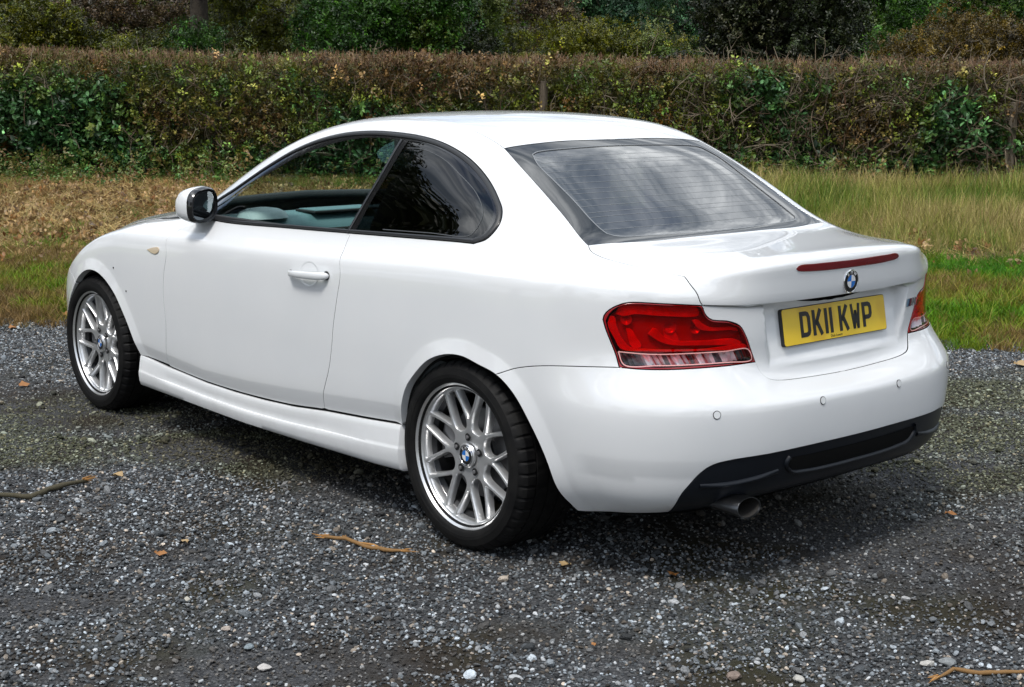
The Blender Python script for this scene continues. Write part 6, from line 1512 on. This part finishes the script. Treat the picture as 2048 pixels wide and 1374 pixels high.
# bare branches, thicker on the right
n_ = 3600; s = np.where(rng.random(n_) < .72, rng.uniform(.5, 12, n_), rng.uniform(-12, 12, n_)); z = rng.uniform(.0, 1.55, n_); d = 20.22+rng.random(n_)**1.4*.75; sc = rng.uniform(.22, .62, n_)
col = pal(rng.random(n_), [(.10, .070, .045), (.17, .135, .095), (.25, .21, .155), (.12, .06, .035)])*rng.uniform(.7, 1.2, (n_, 1))
scatter('branches', twigs, to_w(s, d, z), np.stack([rng.normal(0, .65, n_), rng.normal(0, .65, n_), rng.uniform(0, 6.28, n_)], 1), np.stack([sc]*3, 1), col, hedge)
# stems at the foot
M['bark'] = mat('bark', (.045, .036, .028), .9, spec=.2); _n = NT(M['bark']); _tc = _n.n('ShaderNodeTexCoord')
_no = _n.noise(_tc.outputs['Object'], 9, 6, .7); _n.link(_n.ramp(_no, [(.3, (.018, .015, .012)), (.7, (.075, .062, .048))]), _n.b.inputs['Base Color']); _n.bump(_no, .9, .04)
mb = MB(); r = random.Random(3)
for k in range(90):
    s0 = -12+24*k/90+r.uniform(-.1, .1); dd = 20.6+r.uniform(-.15, .25); pts = [(s0+r.gauss(0, .03)*i, dd+r.gauss(0, .04), z_) for i, z_ in enumerate((0, .25, .5, .8, 1.2))]
    mb.tube([tuple(to_w(np.array([a_]), np.array([b_]), np.array([c_]))[0]) for a_, b_, c_ in pts], [.035*r.uniform(.6, 1.3)*(1-.15*i) for i in range(5)], 6)
o = mb.build('stems', M['bark'], hedge, True); o['kind'] = 'stuff'
# ---------------------------------------------------------------- post and wire fence standing in the hedge
M['old_wood'] = mat('weathered_wood', (.16, .13, .10), .85, spec=.2); _n = NT(M['old_wood']); _tc = _n.n('ShaderNodeTexCoord'); _mp = _n.n('ShaderNodeMapping'); _mp.inputs['Scale'].default_value = (14, 14, 1.5); _n.link(_tc.outputs['Object'], _mp.inputs[0])
_no = _n.noise(_mp.outputs[0], 2.5, 6, .7); _n.link(_n.ramp(_no, [(.3, (.075, .058, .042)), (.7, (.21, .175, .135))]), _n.b.inputs['Base Color']); _n.bump(_no, .7, .02)
M['wire'] = mat('dull_wire', (.20, .19, .18), .5, .8)
fence = empty('wire_fence', 'weathered wooden posts with sagging wire half hidden in the hedge', 'fence', (*sd(0, 20.2), 0)); FX = np.array(fence.location)
def fw(s, d, z): p = CO+E1*s+E2*d; return (p[0]-FX[0], p[1]-FX[1], z)
posts = [(1082, 1.50), (1988, 1.25), (-300, 1.4), (2750, 1.4)]
for px, h_ in posts:
    s0 = px2s(px, 20.30); mb = MB(); n_ = 10; rr_ = random.Random(px)
    ring = lambda z, r_, ox: [fw(s0+ox+r_*(1+.12*math.sin(3*a+px))*math.cos(a), 20.30+r_*math.sin(a), z) for a in np.linspace(0, 6.283, n_, endpoint=False)]
    V = ring(-.05, .060, 0)+ring(.5, .057, .004)+ring(1.0, .056, .008)+ring(h_-.01, .055, .012)+ring(h_, .047, .012); mb.add(V, [[i*n_+k, i*n_+(k+1) % n_, (i+1)*n_+(k+1) % n_, (i+1)*n_+k] for i in range(4) for k in range(n_)]+[[4*n_+k for k in range(n_)]])
    mb.build('post', M['old_wood'], fence)
for z0 in (.55, 1.05):
    mb = MB(); pts = []
    for s0 in np.linspace(-11, 11, 90): pts.append(fw(s0, 20.50+.012*math.sin(s0*3), z0-.03*abs(math.sin(s0*.5))+.008*math.sin(7*s0)))
    mb.tube(pts, .0028, 4); mb.build('wire', M['wire'], fence)
# ---------------------------------------------------------------- trees and bushes beyond the hedge
PAL = dict(olive=[(.040, .055, .004), (.095, .115, .006), (.20, .19, .008), (.075, .125, .008)], dark=[(.012, .020, .007), (.022, .036, .010), (.035, .050, .014), (.055, .055, .022)],
           green=[(.015, .055, .006), (.036, .110, .010), (.080, .18, .016), (.15, .20, .03)], light=[(.065, .12, .018), (.13, .20, .03), (.22, .28, .06), (.30, .30, .10)],
           gold=[(.055, .040, .006), (.11, .072, .008), (.19, .125, .014), (.050, .050, .010)], brown=[(.060, .038, .020), (.10, .062, .030), (.14, .10, .05), (.07, .07, .02)],
           blue=[(.025, .080, .040), (.050, .13, .065), (.085, .17, .085), (.05, .12, .035)])
def crown_pts(n, cs, cd, cz, rs, rd, rz, seed, hollow=.55, lumps=14):
    r = np.random.default_rng(seed); c = r.normal(0, 1, (lumps, 3)); c /= np.linalg.norm(c, axis=1)[:, None]; c *= r.uniform(.45, .8, (lumps, 1)); k = r.integers(0, lumps, n); v = r.normal(0, 1, (n, 3)); v /= np.linalg.norm(v, axis=1)[:, None]
    q = c[k]+v*(r.random((n, 1))**.45)*r.uniform(.25, .46, (lumps, 1))[k]; return cs+q[:, 0]*rs, cd+q[:, 1]*rd, cz+q[:, 2]*rz, k, r
def plant(name, label, cat, cs, cd, z0, z1, rs, rd, n, palette, seed, leafsz=.055, trunk=None, group=None, hollow=.5, lumps=14, protos=None):
    base = sd(cs, cd); gz = float(height_far(np.array(cd))); e = empty(name, label, cat, (base[0], base[1], gz), group); X = np.array(e.location)
    s, d, z, k, r = crown_pts(n, cs, cd, (z0+z1)/2, rs, rd, (z1-z0)/2*1.15, seed, hollow, lumps); keep = z > gz-.1; s, d, z, k = s[keep], d[keep], z[keep], k[keep]
    p = CO[None, :]+E1[None, :]*s[:, None]+E2[None, :]*d[:, None]; P = np.concatenate([p, z[:, None]], 1)-X
    lum = r.random(lumps)[k]; u = np.clip(lum*.6+r.random(len(s))*.5, 0, 1); col = pal(u, PAL[palette])*np.exp(r.normal(-.38, .55, (len(s), 1))); sc = leafsz*r.uniform(.7, 1.3, len(s))
    scatter('crown', protos or clump, P, np.stack([r.normal(0, .8, len(s)), r.normal(0, .8, len(s)), r.uniform(0, 6.28, len(s))], 1), np.stack([sc]*3, 1), col, e)
    if trunk:
        ts, rad, top = trunk; mb = MB(); rr_ = random.Random(seed); off = ts-cs
        def w3(s_, d_, z_): q = E1*s_+E2*d_; return (q[0], q[1], z_)
        pts = [w3(off+rr_.gauss(0, .04)*i, rr_.gauss(0, .05)*i, -.1+(top-gz)*i/6) for i in range(7)]; mb.tube(pts, [rad*(1.5 if i == 0 else 1.08-.09*i) for i in range(7)], 12)
        for b_ in range(7):
            i = rr_.randint(3, 6); a_ = rr_.uniform(0, 6.28); q = Vector(pts[i]); L_ = rr_.uniform(.8, 1.0)*min(rs, 2.6); pp = [q]; dirv = Vector((math.cos(a_), math.sin(a_), .5)).normalized()
            for j in range(4): dirv = (dirv+Vector((rr_.gauss(0, .2), rr_.gauss(0, .2), rr_.gauss(0, .2)))).normalized(); q = q+dirv*L_/4; pp.append(q)
            mb.tube(pp, [rad*.38*(1-.2*j) for j in range(5)], 7)
        mb.build('trunk', M['bark'], e, True)
    return e
H = hgt; S = px2s
plant('bush', 'olive-yellow bush beyond the hedge at the far left, left of the dark trunk', 'bush', S(60, 30), 30, .3, H(20, 30), 2.6, 1.5, 5200, 'olive', 101, .050)
plant('bush', 'low olive bush beyond the hedge just left of the dark trunk', 'bush', S(280, 29), 29, .3, H(45, 29), 1.5, 1.2, 2600, 'olive', 102, .048)
plant('bush', 'brownish bush standing high behind the olive bush, top left', 'bush', S(170, 38), 38, 1.5, H(-50, 38), 2.8, 1.6, 2600, 'brown', 103, .065)
plant('oak_tree', 'dark thick-trunked tree rising out of the picture at top left', 'tree', S(390, 28.6), 28.6, 4.6, 10.5, 4.5, 3.5, 5000, 'dark', 104, .09, (S(391, 28.6), .215, 6.5), lumps=26)
plant('bush', 'low deep-green bush at the foot of the dark trunk', 'bush', S(385, 27), 27, .3, H(78, 27), 1.5, .8, 2400, 'green', 105, .045)
plant('bush', 'olive bush beyond the hedge just right of the dark trunk', 'bush', S(490, 31), 31, .3, H(-20, 31), 1.2, 1.2, 3200, 'olive', 106, .052)
plant('sapling', 'pale yellow-green sapling beyond the hedge, left of the roof', 'tree', S(625, 30), 30, 1.3, H(-140, 30), .95, .9, 2400, 'light', 107, .062, (S(625, 30), .05, 3.4))
plant('bush', 'dark green bush beyond the hedge behind the front of the roof', 'bush', S(770, 28), 28, .3, H(-60, 28), 1.9, 1.4, 5200, 'green', 108, .055)
plant('bush', 'bright green bush beyond the hedge above the middle of the roof', 'bush', S(940, 33), 33, .6, H(-90, 33), 1.1, 1.2, 2800, 'light', 109, .055)
plant('bush', 'dark bush in the gap left of the far field', 'bush', S(860, 30), 30, .2, H(20, 30), 1.4, 1.0, 2600, 'dark', 110, .05)
plant('field_hedge', 'rounded olive hedge crossing the field behind the roof', 'hedge', S(1150, 38), 38, .2, H(38, 38), 3.2, 1.2, 7000, 'olive', 111, .050, lumps=30)
plant('bush', 'russet bush in front of the far field, above the roof', 'bush', S(1075, 62), 62, 1.6, H(-40, 62), 2.6, 2, 2200, 'brown', 112, .10)
plant('distant_tree', 'blue-green distant tree left of the big dark tree', 'tree', S(1350, 75), 75, 2.5, H(-120, 75), 3.2, 2.5, 2600, 'blue', 113, .13, (S(1350, 75), .2, 6))
plant('distant_tree', 'blue-green distant tree above the middle of the roof', 'tree', S(1210, 85), 85, 3.5, H(-110, 85), 3.0, 2.5, 2400, 'blue', 114, .14, (S(1210, 85), .2, 7))
plant('distant_tree', 'far green tree at the edge of the field', 'tree', S(1000, 95), 95, 4.0, H(-120, 95), 3.0, 2.5, 1800, 'green', 115, .15, (S(1000, 95), .2, 7))
plant('yew_tree', 'broad almost black evergreen with low branches above the rear screen', 'tree', S(1545, 29), 29, .2, H(-260, 29), 1.75, 1.6, 9000, 'dark', 116, .055, (S(1545, 29), .30, 4.8), lumps=30)
plant('bush', 'dark bush at the left foot of the black evergreen', 'bush', S(1400, 30), 30, .2, H(60, 30), 1.0, 1.0, 2200, 'dark', 117, .05)
plant('bush', 'yellow-green spray of leaves in front of the dark tree', 'bush', S(1318, 31), 31, .3, H(55, 31), .5, .6, 900, 'light', 118, .05)
plant('beech_hedge', 'golden-brown bushy hedge beyond the clipped hedge at top right', 'hedge', S(1900, 31), 31, .2, H(40, 31), 2.6, 1.3, 9500, 'gold', 119, .042, lumps=34)
plant('tree', 'mid green tree behind the golden hedge, nearer the black evergreen', 'tree', S(1700, 40), 40, 1.5, H(-35, 40), 2.1, 2.2, 4600, 'green', 120, .060, (S(1700, 40), .14, 4))
plant('tree', 'mid green tree behind the golden hedge at the right edge', 'tree', S(1960, 42), 42, 1.5, H(-80, 42), 2.6, 2.4, 5400, 'green', 121, .062, (S(1960, 42), .14, 4.4))
plant('bush', 'golden hedge end just outside the right edge', 'hedge', S(2250, 31), 31, .2, H(30, 31), 2.0, 1.3, 3500, 'gold', 122, .045)
# a dark belt of wood closes the view behind the field
def wood(name, label, d, s0, s1, zt, n, pal_, seed, sz):
    r = np.random.default_rng(seed); s = r.uniform(s0, s1, n); gz = height_far(np.array(d)); top = zt+2.2*(fbm(s, s*0+1, seed, 4, .12)-.5)*2; z = gz+(top-gz)*r.random(n)**.8; dd = d+r.uniform(-2, 2, n)
    p = CO[None, :]+E1[None, :]*s[:, None]+E2[None, :]*dd[:, None]; col = pal(np.clip(fbm(s, z, seed+1, 3, .3)*1.4-.2+r.normal(0, .15, n), 0, 1), PAL[pal_])*r.uniform(.35, .9, (n, 1)); sc = sz*r.uniform(.7, 1.3, n)
    o = scatter(name, clump, np.concatenate([p, z[:, None]], 1), np.stack([r.normal(0, .8, n), r.normal(0, .8, n), r.uniform(0, 6.28, n)], 1), np.stack([sc]*3, 1), col); tag(o, label, 'wood', kind='stuff')
wood('distant_wood', 'dense wood along the skyline behind the field', 105, -75, 75, 13.5, 16000, 'green', 201, .34)
wood('left_wood', 'dull olive trees closing the view behind the bushes at top left', 46, -26, -4.5, 7.5, 7000, 'olive', 202, .14)
# trees round the car park behind the photographer: seen mirrored in paint and glass
def back_tree(x, y, h, r_, n, seed, label):
    q = np.array([x, y])-CO; s_ = float(q@E1); d_ = float(q@E2)
    e = empty('ash_tree', label, 'tree', (x, y, 0), 'trees round the car park behind the photographer'); s, d, z, k, r = crown_pts(n, 0, 0, h*.62, r_, r_, h*.42, seed, lumps=24)
    col = pal(np.clip(r.random(24)[k]*.6+r.random(n)*.5, 0, 1), PAL['dark'])*1.3; sc = .17*r.uniform(.7, 1.4, n)
    scatter('crown', clump, np.stack([s, d, z], 1), np.stack([r.normal(0, .8, n), r.normal(0, .8, n), r.uniform(0, 6.28, n)], 1), np.stack([sc]*3, 1), col, e)
    mb = MB(); mb.tube([(0, 0, -.1), (.1, 0, h*.25), (0, .1, h*.5), (.1, .1, h*.75)], [.34, .25, .2, .08], 10); mb.build('trunk', M['bark'], e, True)
for k, (x, y, h, r_) in enumerate([(10.2, 6.4, 7.6, 3.2), (16.0, 4.4, 12.0, 4.6), (14, 17, 8.5, 3.6), (6.0, 20, 7.5, 3.4), (23, 13, 9, 4), (-4, 24, 7, 3.5), (-14, 20, 8, 4), (-22, 9, 8, 4), (-24, -4, 7.5, 4), (-19, -14, 8, 4), (30, 4, 9, 4), (-9, -22, 8, 4), (-1.5, -13.5, 13, 4), (-20, -9.5, 8, 5), (-17, 3, 7, 4.5)]):
    back_tree(x, y, h, r_, 4200 if k < 2 else 1500, 300+k, 'leafy tree at the edge of the car park behind the photographer')
# ---------------------------------------------------------------- fallen leaves, twigs and single stones on the gravel
M['dead_leaf'] = mat('dead_leaf', (.30, .13, .035), .6); M['dead_leaf2'] = mat('tan_leaf', (.36, .25, .12), .6); M['broken_wood'] = mat('splintered_wood', (.42, .22, .075), .7, spec=.2)
M['peeled'] = mat('peeled_wood', (.22, .125, .05), .75, spec=.2)
M['twig_bark'] = mat('twig_bark', (.070, .062, .040), .85, spec=.2)
def ground_at(px, py):
    X = (px-1024)/2911.8; Y = -(py-687)/2911.8; dv = _f+_r2*X+_u2*Y; t = -1.5095/dv.z; return Vector((-3.5483, 3.7198, 1.5095))+dv*t
def fallen(px, py, size, m, seed, label):
    r = random.Random(seed); c = ground_at(px, py); V, F = [], []; n = 12; a0 = r.uniform(0, 6.28)
    V.append((0, 0, .004))
    for k in range(n):
        a = 2*math.pi*k/n; rr = size*(.5+.18*math.cos(a)*1.5)*(1 if k % 2 else .72)*r.uniform(.85, 1.15); V.append((rr*math.cos(a+a0)*1.25, rr*math.sin(a+a0), .004+r.uniform(0, .35)*size*abs(math.sin(a))))
    o = link_mesh('fallen_leaf', V, [[0, k+1, (k+1) % n+1] for k in range(n)], m); o.location = (c.x, c.y, .008); tag(o, label, 'leaf', 'dead leaves lying on the gravel')
for i, (px, py, sz, mm, lb) in enumerate([(148, 694, .075, 'dead_leaf2', 'pale tan dead leaf against the front of the front tyre'), (42, 775, .055, 'dead_leaf', 'rust-brown dead leaf on the gravel left of the front wheel'), (318, 1113, .035, 'dead_leaf', 'small rust leaf on open gravel below the sill, left part'),
        (374, 1090, .026, 'dead_leaf2', 'tiny tan leaf right of the small rust leaf'), (1896, 1033, .034, 'dead_leaf', 'orange leaf on the gravel right of the exhaust'), (1137, 1137, .034, 'dead_leaf2', 'tan leaf below the rear wheel'), (1342, 1156, .03, 'dead_leaf', 'small rust leaf right below the rear bumper'),
        (2035, 733, .07, 'dead_leaf2', 'tan leaf at the grass edge on the far right'), (130, 632, .07, 'dead_leaf', 'rust leaf at the grass edge left of the front bumper'), (22, 660, .06, 'dead_leaf', 'rust leaf at the grass edge by the left border'), (1186, 1298, .016, 'dead_leaf', 'tiny orange leaf near the lower middle border'), (240, 958, .05, 'dead_leaf2', 'thin tan leaf right of the broken branch at left')]):
    fallen(px, py, sz, M[mm], 500+i, lb)
def stick(name, pts_px, rad, label, wood_ends=True, seed=1, bark=None):
    r = random.Random(seed); P = [ground_at(*p) for p in pts_px]; e = empty(name, label, 'branch', tuple(P[0])); O_ = P[0]; mb = MB(); Q = []
    for i, p in enumerate(P): Q.append(p-O_+Vector((0, 0, rad*1.0+.004+.006*math.sin(i*2))))
    D = [Q[0]]
    for a_, b_ in zip(Q[:-1], Q[1:]):
        for t in (.33, .67, 1): D.append(a_.lerp(b_, t)+Vector((r.gauss(0, rad*.35), r.gauss(0, rad*.35), 0)))
    n = len(D); mb.tube(D, [rad*(.55+.45*math.sin(math.pi*(i+.5)/n))*r.uniform(.85, 1.15) for i in range(n)], 7); mb.build('bark', bark or M['twig_bark'], e, True)
    mb = MB()
    for end, nb in ((0, 1), (n-1, n-2)):
        dv = (D[end]-D[nb]).normalized()
        for k in range(7 if wood_ends else 2):
            o2 = Vector((r.gauss(0, rad*.6), r.gauss(0, rad*.6), abs(r.gauss(0, rad*.6)))); s0 = D[end]-dv*rad*r.uniform(.5, 3)+o2; mb.tube([s0, s0+dv*rad*r.uniform(2, 6)+Vector((r.gauss(0, rad), r.gauss(0, rad), abs(r.gauss(0, rad*.5))))], [rad*.35, rad*.08], 4)
    mb.build('splinters', M['broken_wood'], e, False)
stick('broken_branch', [(-30, 998), (10, 1000), (60, 1000), (100, 985), (140, 978), (175, 967)], .011, 'broken branch with orange splintered ends on the gravel at left', True, 1)
stick('broken_twig', [(645, 1081), (690, 1087), (730, 1097), (770, 1106), (815, 1112)], .0075, 'thin splintered twig lying on the gravel in front of the rear wheel', True, 2, M['peeled'])
stick('broken_stick', [(1872, 1366), (1905, 1349), (1960, 1351), (2010, 1350), (2080, 1354)], .0060, 'orange peeled stick at the lower right corner', True, 3, M['peeled'])
stick('broken_twig', [(690, 1078), (720, 1094), (748, 1092), (775, 1104)], .0040, 'short orange splinter of wood beside the thin splintered twig', True, 4, M['broken_wood'])
def rock(px, py, r_, col, seed, label):
    V, F = pebble(seed); c = ground_at(px, py); m = mat('stone_'+str(seed), col, .75, spec=.3); n_ = NT(m); t_ = n_.n('ShaderNodeTexCoord'); no_ = n_.noise(t_.outputs['Object'], 60, 4, .6)
    n_.link(n_.ramp(no_, [(.3, tuple(q*.75 for q in col)), (.7, tuple(min(1, q*1.25) for q in col))]), n_.b.inputs['Base Color']); n_.bump(no_, .5, .003)
    o = link_mesh('stone', [(x*r_*1.3, y*r_, z*r_*.6) for x, y, z in V], F, m); o.location = (c.x, c.y, r_*.3+.003); o.rotation_euler = (0, 0, seed*1.3); tag(o, label, 'stone', 'larger stones lying on the gravel')
for i, (px, py, r_, col, lb) in enumerate([(1470, 1358, .021, (.20, .155, .13), 'flat pinkish stone at the lower border right of centre'), (1855, 1333, .017, (.42, .41, .38), 'pale cream stone above the peeled stick'), (1893, 1330, .020, (.20, .215, .22), 'blue-grey stone touching the pale cream one'), (1598, 1362, .016, (.40, .39, .36), 'pale stone at the lower border'),
        (375, 1203, .013, (.42, .40, .34), 'pale angular stone on open gravel, lower left'), (498, 1298, .015, (.20, .24, .26), 'blue-grey stone near the lower left border'), (454, 1262, .014, (.36, .31, .27), 'buff stone above the blue-grey stone, lower left'), (530, 1340, .016, (.44, .42, .40), 'whitish stone by the lower border, left half')]):
    rock(px, py, r_, col, 11+i*2, lb)
